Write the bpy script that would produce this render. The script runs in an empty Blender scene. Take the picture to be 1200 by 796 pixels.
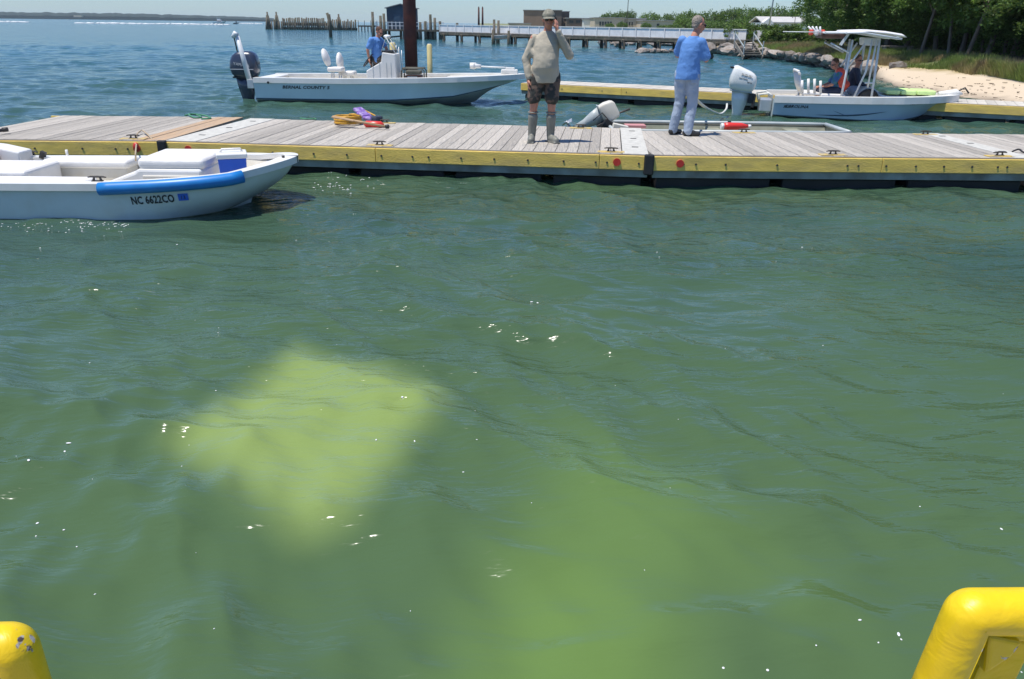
import bpy, bmesh, math, random
import numpy as np
from mathutils import Vector, Matrix, Euler, noise as mnoise

random.seed(7)
rng = np.random.default_rng(7)
PI = math.pi
S = bpy.context.scene
COL = S.collection
V = Vector

# ------------------------------------------------------------------ camera
F, TH, HZ, CAMH = 920.0, 0.012, 27.5, 2.0
PITCH = math.atan((398 - HZ) / F)
_c, _s, _ct, _st = math.cos(PITCH), math.sin(PITCH), math.cos(TH), math.sin(TH)
FW = V((0, _c, -_s)); R0 = V((1, 0, 0)); U0 = V((0, _s, _c))
RT = R0 * _ct + U0 * _st
UP = U0 * _ct - R0 * _st
CAM = V((0, 0, CAMH))
cd = bpy.data.cameras.new('camera'); cam = bpy.data.objects.new('camera', cd); COL.objects.link(cam)
cd.sensor_width = 36; cd.lens = F / 1200 * 36; cd.clip_start = 0.05; cd.clip_end = 9000
m = Matrix((RT, UP, -FW)).transposed().to_4x4(); m.translation = CAM
cam.matrix_world = m
S.camera = cam


def ray(px, py):
    return FW * F + RT * (px - 600) + UP * (398 - py)


def at(px, py, z=0.0):            # where that line of sight meets the level z
    d = ray(px, py); return CAM + d * ((z - CAMH) / d.z)


def atY(px, py, Y):               # where it meets the upright plane at distance Y
    d = ray(px, py); return CAM + d * (Y / d.y)


def px_of(p):                     # horizontal picture position of a world point
    d = V(p) - CAM
    return 600 + F * d.dot(RT) / d.dot(FW)


def xloc(root, px, y, z):         # position along a thing whose side line (y, z) crosses that line of sight
    Mx = ROOT[root.name]; a, b = -12.0, 16.0
    for _ in range(40):
        c = (a + b) / 2
        if px_of(Mx @ V((c, y, z))) < px: a = c
        else: b = c
    return (a + b) / 2


# ------------------------------------------------------------------ world, sun, exposure
SUN = V((-0.27, -0.13, 0.955)).normalized()
w = bpy.data.worlds.new('World'); S.world = w; w.use_nodes = True
nt = w.node_tree; nt.nodes.clear()
sky = nt.nodes.new('ShaderNodeTexSky'); sky.sky_type = 'NISHITA'; sky.sun_disc = False
sky.sun_elevation = math.asin(SUN.z); sky.sun_rotation = math.atan2(SUN.x, SUN.y)
sky.air_density = 1.0; sky.dust_density = 0.3; sky.ozone_density = 1.5; sky.altitude = 0
bg = nt.nodes.new('ShaderNodeBackground'); bg.inputs[1].default_value = 0.115
wo = nt.nodes.new('ShaderNodeOutputWorld')
tn = nt.nodes.new('ShaderNodeVectorMath'); tn.operation = 'MULTIPLY'; tn.inputs[1].default_value = (0.55, 0.73, 1.02)
nt.links.new(sky.outputs[0], tn.inputs[0]); nt.links.new(tn.outputs[0], bg.inputs[0]); nt.links.new(bg.outputs[0], wo.inputs[0])
sd = bpy.data.lights.new('sun', 'SUN'); sd.energy = 4.4; sd.angle = math.radians(0.53); sd.color = (1, 0.95, 0.87)
so = bpy.data.objects.new('sun', sd); COL.objects.link(so)
so.rotation_euler = SUN.to_track_quat('Z', 'Y').to_euler(); so.location = (0, 0, 50)
S.view_settings.view_transform = 'Standard'; S.view_settings.look = 'None'
S.view_settings.gamma = 1; S.view_settings.exposure = 0.22
S.render.engine = 'CYCLES'; S.cycles.max_bounces = 6; S.cycles.sample_clamp_direct = 2.2; S.cycles.volume_bounces = 1
S.cycles.diffuse_bounces = 3; S.cycles.glossy_bounces = 3; S.cycles.transparent_max_bounces = 12

# ------------------------------------------------------------------ materials
MATS = {}


def pm(name, col, rough=0.6, var=0.12, scale=6.0, bump=0.0, bscale=40.0, metal=0.0, col2=None, c2amt=0.5,
       rnd=0.0, stretch=(1, 1, 1), coat=0.0, spec=0.5, trans=0.0, c2scale=2.0, c2hard=0.15):
    """noise-varied procedural surface; col2 comes through in soft or hard blotches; rnd varies by object"""
    if name in MATS: return MATS[name]
    m = bpy.data.materials.new(name); m.use_nodes = True
    t = m.node_tree; N = t.nodes; L = t.links
    b = N['Principled BSDF']
    tc = N.new('ShaderNodeTexCoord'); mp = N.new('ShaderNodeMapping'); mp.inputs['Scale'].default_value = stretch
    L.new(tc.outputs['Object'], mp.inputs[0])
    n1 = N.new('ShaderNodeTexNoise'); n1.inputs['Scale'].default_value = scale; n1.inputs['Detail'].default_value = 6
    L.new(mp.outputs[0], n1.inputs['Vector'])
    mr = N.new('ShaderNodeMapRange'); mr.inputs[1].default_value = 0.3; mr.inputs[2].default_value = 0.7
    mr.inputs[3].default_value = 1 - var; mr.inputs[4].default_value = 1 + var
    L.new(n1.outputs[0], mr.inputs[0])
    base = N.new('ShaderNodeRGB'); base.outputs[0].default_value = (*col, 1)
    src = base.outputs[0]
    if col2:
        n2 = N.new('ShaderNodeTexNoise'); n2.inputs['Scale'].default_value = c2scale; n2.inputs['Detail'].default_value = 5
        L.new(mp.outputs[0], n2.inputs['Vector'])
        m2 = N.new('ShaderNodeMapRange'); m2.inputs[1].default_value = 1 - c2amt - c2hard + 0.0
        m2.inputs[2].default_value = 1 - c2amt + c2hard; m2.clamp = True
        L.new(n2.outputs[0], m2.inputs[0])
        mx = N.new('ShaderNodeMix'); mx.data_type = 'RGBA'
        L.new(m2.outputs[0], mx.inputs[0]); L.new(src, mx.inputs[6]); mx.inputs[7].default_value = (*col2, 1)
        src = mx.outputs[2]
    val = mr.outputs[0]
    if rnd:
        oi = N.new('ShaderNodeObjectInfo'); m3 = N.new('ShaderNodeMapRange')
        m3.inputs[3].default_value = 1 - rnd; m3.inputs[4].default_value = 1 + rnd
        L.new(oi.outputs['Random'], m3.inputs[0])
        mm = N.new('ShaderNodeMath'); mm.operation = 'MULTIPLY'; L.new(val, mm.inputs[0]); L.new(m3.outputs[0], mm.inputs[1])
        val = mm.outputs[0]
    vm = N.new('ShaderNodeVectorMath'); vm.operation = 'SCALE'
    L.new(src, vm.inputs[0]); L.new(val, vm.inputs['Scale'])
    L.new(vm.outputs[0], b.inputs['Base Color'])
    b.inputs['Roughness'].default_value = rough; b.inputs['Metallic'].default_value = metal
    b.inputs['Coat Weight'].default_value = coat; b.inputs['Specular IOR Level'].default_value = spec
    if bump:
        n4 = N.new('ShaderNodeTexNoise'); n4.inputs['Scale'].default_value = bscale; n4.inputs['Distortion'].default_value = 0.6; n4.inputs['Detail'].default_value = 4
        L.new(mp.outputs[0], n4.inputs['Vector'])
        bp = N.new('ShaderNodeBump'); bp.inputs['Strength'].default_value = min(1, bump); bp.inputs['Distance'].default_value = 0.02
        L.new(n4.outputs[0], bp.inputs['Height']); L.new(bp.outputs[0], b.inputs['Normal'])
    if trans:
        tr = N.new('ShaderNodeBsdfTranslucent'); ms = N.new('ShaderNodeMixShader'); ms.inputs[0].default_value = trans
        L.new(vm.outputs[0], tr.inputs[0]); L.new(b.outputs[0], ms.inputs[1]); L.new(tr.outputs[0], ms.inputs[2])
        L.new(ms.outputs[0], N['Material Output'].inputs[0])
    MATS[name] = m
    return m


M = {}
M['plank'] = pm('weathered_plank', (0.46, 0.42, 0.36), 0.85, 0.24, 5, 0.5, 60, rnd=0.2, stretch=(14, 1, 1), col2=(0.34, 0.325, 0.30), c2amt=0.40, c2scale=3)
M['plank_new'] = pm('fresh_plank', (0.50, 0.34, 0.20), 0.8, 0.2, 5, 0.4, 60, rnd=0.06, stretch=(14, 1, 1), col2=(0.36, 0.30, 0.24), c2amt=0.42)
M['plank_grey'] = pm('pale_dock_top', (0.52, 0.485, 0.42), 0.85, 0.15, 3, 0.3, 40, rnd=0.1)
M['fascia'] = pm('yellow_dock_paint', (0.84, 0.59, 0.13), 0.6, 0.12, 4, 0.3, 30, col2=(0.58, 0.42, 0.14), c2amt=0.40, c2scale=1.7, rnd=0.07, stretch=(1, 4, 4))
M['pad'] = pm('yellow_cleat_paint', (0.60, 0.42, 0.10), 0.7, 0.15, 9, col2=(0.38, 0.34, 0.25), c2amt=0.45, c2scale=14)
M['channel'] = pm('galvanised_channel', (0.24, 0.27, 0.25), 0.6, 0.25, 4, col2=(0.16, 0.15, 0.12), c2amt=0.4, c2scale=3)
M['float'] = pm('black_float', (0.018, 0.018, 0.02), 0.6, 0.3, 3)
M['plate'] = pm('joint_plate_paint', (0.52, 0.51, 0.46), 0.8, 0.15, 12, 0.2, 80)
M['black'] = pm('black_rubber', (0.02, 0.02, 0.022), 0.55, 0.2, 10)
M['darkmetal'] = pm('dark_cleat_metal', (0.07, 0.065, 0.06), 0.6, 0.3, 20, metal=0.4)
M['red'] = pm('red_reflector', (0.55, 0.04, 0.03), 0.3, 0.1, 10)
M['gel'] = pm('white_gelcoat', (0.78, 0.77, 0.73), 0.35, 0.05, 3, spec=0.5, col2=(0.66, 0.64, 0.58), c2amt=0.36, c2scale=2.5)
M['gelint'] = pm('cream_boat_liner', (0.68, 0.65, 0.57), 0.5, 0.08, 4, col2=(0.52, 0.48, 0.38), c2amt=0.4, c2scale=4)
M['vinyl'] = pm('white_vinyl', (0.78, 0.76, 0.72), 0.45, 0.06, 5, 0.25, 18)
M['hull_bay'] = pm('ice_blue_hull', (0.62, 0.73, 0.77), 0.25, 0.05, 2)
M['hull_skiff'] = pm('grey_blue_hull', (0.41, 0.51, 0.59), 0.25, 0.06, 2)
M['hull_whaler'] = pm('dull_white_hull', (0.60, 0.68, 0.68), 0.4, 0.06, 3, col2=(0.50, 0.54, 0.50), c2amt=0.36, c2scale=3)
M['bottom'] = pm('pale_bottom_paint', (0.50, 0.55, 0.54), 0.45, 0.1, 4, col2=(0.33, 0.37, 0.32), c2amt=0.4)
M['navy'] = pm('navy_cowling', (0.035, 0.045, 0.075), 0.22, 0.08, 3, coat=0.5)
M['whitecowl'] = pm('white_cowling', (0.76, 0.77, 0.74), 0.25, 0.04, 3, coat=0.4)
M['greyleg'] = pm('grey_motor_leg', (0.42, 0.46, 0.46), 0.4, 0.1, 6)
M['alu'] = pm('bare_aluminium', (0.55, 0.57, 0.58), 0.4, 0.08, 8, metal=0.6)
M['whitepipe'] = pm('white_pipe', (0.72, 0.74, 0.74), 0.4, 0.05, 8)
M['olive'] = pm('olive_jon_paint', (0.27, 0.28, 0.20), 0.65, 0.15, 5, col2=(0.36, 0.34, 0.26), c2amt=0.42, c2scale=3)
M['olivedark'] = pm('dark_olive_trim', (0.09, 0.09, 0.07), 0.6, 0.2, 5)
M['blue'] = pm('blue_foam_tube', (0.015, 0.20, 0.55), 0.4, 0.08, 8)
M['coolerblue'] = pm('blue_plastic', (0.03, 0.13, 0.62), 0.4, 0.05, 8)
M['lime'] = pm('lime_vinyl', (0.62, 0.82, 0.32), 0.5, 0.1, 8)
M['rust'] = pm('rusty_steel', (0.10, 0.028, 0.020), 0.8, 0.3, 3, 0.4, 20, col2=(0.045, 0.018, 0.018), c2amt=0.5, c2scale=2)
M['yellowpost'] = pm('pale_yellow_post', (0.62, 0.52, 0.24), 0.6, 0.1, 5)
M['oldwood'] = pm('old_pile_wood', (0.13, 0.11, 0.085), 0.9, 0.3, 3, 0.4, 20, col2=(0.07, 0.075, 0.05), c2amt=0.45, c2scale=2, rnd=0.2)
M['greywood'] = pm('grey_timber', (0.22, 0.20, 0.17), 0.9, 0.25, 3, rnd=0.15)
M['whiterail'] = pm('white_rail_paint', (0.80, 0.78, 0.76), 0.6, 0.1, 1.5, col2=(0.68, 0.66, 0.65), c2amt=0.42)
M['brick'] = pm('tan_brick', (0.27, 0.18, 0.13), 0.9, 0.15, 0.4)
M['brickdark'] = pm('brown_brick', (0.15, 0.11, 0.09), 0.9, 0.15, 0.4)
M['stucco'] = pm('pale_stucco', (0.52, 0.44, 0.34), 0.9, 0.1, 0.5)
M['roofgrey'] = pm('grey_roof', (0.28, 0.28, 0.28), 0.8, 0.15, 0.8)
M['white'] = pm('white_paint', (0.76, 0.76, 0.74), 0.5, 0.05, 2)
M['window'] = pm('dark_window', (0.03, 0.04, 0.05), 0.15, 0.1, 2)
M['shed'] = pm('blue_black_siding', (0.05, 0.075, 0.105), 0.8, 0.2, 1)
M['rock'] = pm('riprap_rock', (0.33, 0.30, 0.27), 0.9, 0.3, 2.2, 0.7, 9, rnd=0.35, col2=(0.16, 0.12, 0.09), c2amt=0.45, c2scale=2)
M['paledrift'] = pm('pale_driftwood', (0.38, 0.34, 0.29), 0.9, 0.25, 6, rnd=0.3)
M['bark'] = pm('oak_bark', (0.17, 0.14, 0.11), 0.9, 0.3, 5, 0.5, 25, stretch=(1, 1, 0.25), rnd=0.2)
M['leafA'] = pm('oak_leaf', (0.085, 0.15, 0.025), 0.55, 0.55, 1.6, trans=0.35, rnd=0.15, col2=(0.17, 0.27, 0.04), c2amt=0.46, c2scale=0.9)
M['leafB'] = pm('dark_oak_leaf', (0.115, 0.20, 0.04), 0.55, 0.45, 1.3, trans=0.38, rnd=0.2, col2=(0.13, 0.21, 0.04), c2amt=0.45, c2scale=0.6)
M['leafC'] = pm('bright_shrub_leaf', (0.10, 0.19, 0.03), 0.55, 0.45, 1.3, trans=0.35, rnd=0.2, col2=(0.18, 0.27, 0.05), c2amt=0.45, c2scale=0.7)
M['grass'] = pm('marsh_grass', (0.19, 0.27, 0.06), 0.7, 0.35, 2, trans=0.3, col2=(0.33, 0.25, 0.12), c2amt=0.47, c2scale=0.45, c2hard=0.08)
M['sand'] = pm('beach_sand', (0.58, 0.47, 0.34), 0.95, 0.12, 1.5, 0.3, 12, col2=(0.44, 0.35, 0.25), c2amt=0.38, c2scale=0.8)
M['foam'] = pm('white_foam_and_glints', (0.75, 0.77, 0.76), 0.7, 0.1, 5)  # shared by real foam and the white flecks painted as sun glints
M['railyellow'] = pm('safety_yellow_paint', (0.80, 0.56, 0.006), 0.42, 0.06, 14, 0.18, 26, spec=0.45,
                     col2=(0.70, 0.44, 0.01), c2amt=0.40, c2scale=9)
M['chip'] = pm('chipped_galvanised', (0.34, 0.33, 0.34), 0.6, 0.5, 60, col2=(0.10, 0.08, 0.09), c2amt=0.45, c2scale=45)
M['skin'] = pm('sunburnt_skin', (0.52, 0.23, 0.15), 0.55, 0.10, 20)
M['khaki'] = pm('khaki_cloth', (0.45, 0.40, 0.31), 0.9, 0.07, 6, 0.8, 7)
M['cap'] = pm('camo_cap_cloth', (0.30, 0.28, 0.22), 0.9, 0.2, 25, col2=(0.17, 0.17, 0.13), c2amt=0.48, c2scale=28)
M['camo'] = pm('camo_shorts_cloth', (0.15, 0.10, 0.075), 0.9, 0.2, 9, 0.3, 20, col2=(0.04, 0.04, 0.035), c2amt=0.52, c2scale=11, c2hard=0.03)
M['boot'] = pm('grey_green_rubber', (0.19, 0.19, 0.16), 0.5, 0.2, 8, 0.2, 10)
M['tshirt'] = pm('blue_cotton', (0.11, 0.26, 0.58), 0.9, 0.09, 5, 0.8, 7)
M['denim'] = pm('washed_denim', (0.30, 0.37, 0.47), 0.9, 0.10, 7, 0.8, 7, col2=(0.40, 0.46, 0.54), c2amt=0.40, c2scale=5)
M['hairgrey'] = pm('grey_hair', (0.28, 0.24, 0.20), 0.8, 0.3, 30, 0.8, 60)
M['hairbrown'] = pm('brown_hair', (0.10, 0.05, 0.03), 0.8, 0.3, 30, 0.8, 60)
M['shoe'] = pm('black_shoe', (0.02, 0.02, 0.02), 0.5, 0.3, 10)
M['orange'] = pm('orange_vest_cloth', (0.70, 0.09, 0.05), 0.7, 0.2, 12, 0.4, 20)
M['greenshirt'] = pm('green_blue_shirt', (0.06, 0.22, 0.13), 0.8, 0.2, 9, col2=(0.05, 0.12, 0.35), c2amt=0.5, c2scale=8)
M['darkcloth'] = pm('dark_navy_cloth', (0.03, 0.04, 0.07), 0.8, 0.25, 9)
M['purple'] = pm('purple_vest_cloth', (0.22, 0.12, 0.42), 0.7, 0.2, 18, 0.4, 30, col2=(0.55, 0.5, 0.7), c2amt=0.38, c2scale=14)
M['hoseyellow'] = pm('mustard_hose', (0.62, 0.32, 0.02), 0.5, 0.15, 20, col2=(0.20, 0.12, 0.03), c2amt=0.4, c2scale=16)
M['paddlewood'] = pm('paddle_wood', (0.42, 0.28, 0.15), 0.6, 0.15, 8)
M['greenrope'] = pm('green_rope', (0.07, 0.25, 0.14), 0.8, 0.2, 30)
M['ropetan'] = pm('tan_rope', (0.42, 0.33, 0.22), 0.8, 0.2, 40)
M['whitehose'] = pm('white_hose', (0.66, 0.66, 0.60), 0.5, 0.1, 20)
M['pink'] = pm('faded_red_cushion', (0.55, 0.25, 0.25), 0.6, 0.1, 10)
M['glassdark'] = pm('dark_lens', (0.01, 0.01, 0.012), 0.1, 0.0, 5)
M['letter'] = pm('dark_lettering', (0.02, 0.025, 0.035), 0.5, 0.05, 5)
M['letterlight'] = pm('silver_lettering', (0.55, 0.56, 0.58), 0.4, 0.05, 5)
M['stripe'] = pm('navy_boot_stripe', (0.04, 0.075, 0.12), 0.35, 0.1, 5)
M['genset'] = pm('dark_red_generator', (0.09, 0.04, 0.03), 0.5, 0.4, 12)
M['bottle'] = pm('red_plastic', (0.70, 0.04, 0.03), 0.3, 0.05, 12)
M['farwood'] = pm('far_wood', (0.018, 0.034, 0.034), 0.9, 0.3, 0.05)


# ------------------------------------------------------------------ mesh builder
ROOT = {}


class MB:
    def __init__(s): s.v = []; s.f = []; s.m = []; s.sm = []

    def add(s, vs, fs, m=0, smooth=False):
        o = len(s.v); s.v.extend([tuple(p) for p in vs])
        for f in fs: s.f.append([o + i for i in f]); s.m.append(m); s.sm.append(smooth)
        return s

    def box(s, c, d, rot=None, m=0, top=(1, 1)):
        x, y, z = d[0] / 2, d[1] / 2, d[2] / 2; tx, ty = top
        P = [(-x, -y, -z), (x, -y, -z), (x, y, -z), (-x, y, -z), (-x * tx, -y * ty, z), (x * tx, -y * ty, z), (x * tx, y * ty, z), (-x * tx, y * ty, z)]
        P = [V(p) for p in P]
        if rot is not None: P = [rot @ p for p in P]
        c = V(c)
        return s.add([p + c for p in P], [(3, 2, 1, 0), (4, 5, 6, 7), (0, 1, 5, 4), (1, 2, 6, 5), (2, 3, 7, 6), (3, 0, 4, 7)], m)

    def beam(s, a, b, w, h, m=0):     # a box from a to b, w sideways and h upright
        a = V(a); b = V(b); d = b - a; L = d.length; x = d.normalized()
        z = V((0, 0, 1)); y = z.cross(x)
        if y.length < 1e-3: y = V((0, 1, 0))
        y.normalize(); z = x.cross(y)
        return s.box((a + b) / 2, (L, w, h), Matrix((x, y, z)).transposed(), m)

    def tube(s, pts, r, n=8, m=0, cap=True, smooth=True):
        pts = [V(p) for p in pts]; k = len(pts)
        rs = r if isinstance(r, (list, tuple)) else [r] * k
        T = [(pts[min(i + 1, k - 1)] - pts[max(i - 1, 0)]).normalized() for i in range(k)]
        u = T[0].orthogonal().normalized(); vs = []
        for i in range(k):
            u = (u - T[i] * u.dot(T[i]))
            u = u.normalized() if u.length > 1e-6 else T[i].orthogonal().normalized()
            w_ = T[i].cross(u)
            for j in range(n):
                a = 2 * PI * j / n; vs.append(pts[i] + (u * math.cos(a) + w_ * math.sin(a)) * rs[i])
        fs = [(i * n + j, i * n + (j + 1) % n, (i + 1) * n + (j + 1) % n, (i + 1) * n + j) for i in range(k - 1) for j in range(n)]
        s.add(vs, fs, m, smooth)
        if cap:
            o = len(s.v) - k * n
            s.f.append([o + j for j in reversed(range(n))]); s.m.append(m); s.sm.append(False)
            s.f.append([o + (k - 1) * n + j for j in range(n)]); s.m.append(m); s.sm.append(False)
        return s

    def cyl(s, a, b, r0, r1=None, n=12, m=0):
        return s.tube([a, b], [r0, r0 if r1 is None else r1], n, m)

    def prism(s, pts, a, b, m=0, smooth=False):   # polygon (x,z) swept from y=a to y=b
        n = len(pts)
        vs = [(p[0], a, p[1]) for p in pts] + [(p[0], b, p[1]) for p in pts]
        fs = [tuple(range(n)), tuple(reversed(range(n, 2 * n)))] + [(i, n + i, n + (i + 1) % n, (i + 1) % n) for i in range(n)]
        return s.add(vs, fs, m, smooth)

    def loft(s, rings, m=0, cap=True, smooth=True, close=True):
        n = len(rings[0]); vs = [p for r in rings for p in r]
        e = n if close else n - 1
        fs = [(i * n + j, i * n + (j + 1) % n, (i + 1) * n + (j + 1) % n, (i + 1) * n + j) for i in range(len(rings) - 1) for j in range(e)]
        s.add(vs, fs, m, smooth)
        if cap:
            o = len(s.v) - len(vs)
            s.f.append([o + j for j in reversed(range(n))]); s.m.append(m); s.sm.append(smooth)
            s.f.append([o + len(vs) - n + j for j in range(n)]); s.m.append(m); s.sm.append(smooth)
        return s

    def ell(s, c, r, n=12, k=8, m=0, rot=None):
        vs = []; c = V(c)
        for i in range(k + 1):
            ph = PI * i / k
            for j in range(n):
                a = 2 * PI * j / n
                p = V((math.sin(ph) * math.cos(a) * r[0], math.sin(ph) * math.sin(a) * r[1], math.cos(ph) * r[2]))
                if rot is not None: p = rot @ p
                vs.append(p + c)
        fs = [(i * n + j, (i + 1) * n + j, (i + 1) * n + (j + 1) % n, i * n + (j + 1) % n) for i in range(k) for j in range(n)]
        return s.add(vs, fs, m, True)

    def build(s, name, mats, parent=None, world=False, bevel=0, seg=2, smooth=None, kind=None, label=None):
        me = bpy.data.meshes.new(name)
        vs = s.v
        root = ROOT.get(parent.name) if parent else None
        if world and root is not None:
            inv = root.inverted(); vs = [tuple(inv @ V(p)) for p in vs]
        me.from_pydata(vs, [], s.f)
        for mm in (mats if isinstance(mats, (list, tuple)) else [mats]): me.materials.append(mm)
        me.polygons.foreach_set('material_index', s.m)
        me.polygons.foreach_set('use_smooth', s.sm if smooth is None else [smooth] * len(s.f))
        me.validate(); me.update()
        return link(name, me, parent, bevel, seg, kind, label)


def link(name, me, parent=None, bevel=0, seg=2, kind=None, label=None):
    o = bpy.data.objects.new(name, me); COL.objects.link(o)
    if parent:
        o.parent = parent
        if parent.name in ROOT: ROOT[o.name] = ROOT[parent.name]
    if bevel:
        b = o.modifiers.new('bevel', 'BEVEL'); b.width = bevel; b.segments = seg; b.limit_method = 'ANGLE'; b.angle_limit = 0.6
        b.harden_normals = False
    if kind: o['kind'] = kind
    if label: o['label'] = label
    return o


def thing(name, label, cat, loc=(0, 0, 0), rotz=0.0, group=None, scale=1.0):
    o = bpy.data.objects.new(name, None); COL.objects.link(o)
    o.location = loc; o.rotation_euler = (0, 0, rotz); o.scale = (scale,) * 3
    ROOT[o.name] = Matrix.Translation(V(loc)) @ Matrix.Rotation(rotz, 4, 'Z') @ Matrix.Scale(scale, 4)
    o.empty_display_size = 0.2
    return tag(o, label, cat, group)


def tag(o, label, cat, group=None):
    o['label'] = label; o['category'] = cat
    if group: o['group'] = group
    return o


def dup(root, loc, rotz, scale=None, label=None):
    def cp(o, par):
        c = o.copy(); COL.objects.link(c); c.parent = par
        for ch in o.children: cp(ch, c)
        return c
    r = cp(root, None); r.location = loc; r.rotation_euler = (0, 0, rotz)
    if scale: r.scale = scale if isinstance(scale, (tuple, list)) else (scale,) * 3
    if label: r['label'] = label
    return r


def text(s_, size, mtx, mat, parent, name='lettering', thick=0.002, sx=1.0, shear=0.0, world=False, bold=0.0):
    """flat print standing a little proud of its surface; mtx places its baseline in local space"""
    c = bpy.data.curves.new('t', 'FONT'); c.body = s_; c.size = size; c.extrude = thick; c.shear = shear
    c.resolution_u = 2; c.offset = bold * size; c.space_character = 1.05
    t = bpy.data.objects.new('t', c); COL.objects.link(t)
    dg = bpy.context.evaluated_depsgraph_get()
    me = bpy.data.meshes.new_from_object(t.evaluated_get(dg))
    bpy.data.objects.remove(t)
    if world and parent.name in ROOT: mtx = ROOT[parent.name].inverted() @ mtx
    me.transform(mtx @ Matrix.Diagonal((sx, 1, 1, 1)))
    me.materials.clear(); me.materials.append(mat)
    return link(name, me, parent)


def wrap(o, H, off=0.006):
    """lay flat lettering onto the near side of a hull"""
    from mathutils.kdtree import KDTree
    pts = [H.P(i / 500, j / 40, -1) for i in range(501) for j in range(41)]
    kd = KDTree(len(pts))
    for i, p in enumerate(pts): kd.insert((p.x, 0, p.z), i)
    kd.balance()
    for v in o.data.vertices:
        n = kd.find_n((v.co.x, 0, v.co.z), 4); ws = [1 / (d + 1e-4) for _, _, d in n]
        v.co.y = sum(w_ * pts[i].y for w_, (_, i, _) in zip(ws, n)) / sum(ws) - off
    o.data.update()


def face_mtx(origin, right, up):
    r = V(right).normalized(); u = (V(up) - r * V(up).dot(r)).normalized(); n = r.cross(u)
    m = Matrix((r, u, n)).transposed().to_4x4(); m.translation = V(origin)
    return m


def lerp(a, b, t): return a + (b - a) * t


def smooth01(x): x = max(0, min(1, x)); return x * x * (3 - 2 * x)


def interp(x, pts):
    if callable(pts): return pts(x)
    if x <= pts[0][0]: return pts[0][1]
    for (a, b), (c, d) in zip(pts, pts[1:]):
        if x <= c: return lerp(b, d, (x - a) / (c - a))
    return pts[-1][1]


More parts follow.
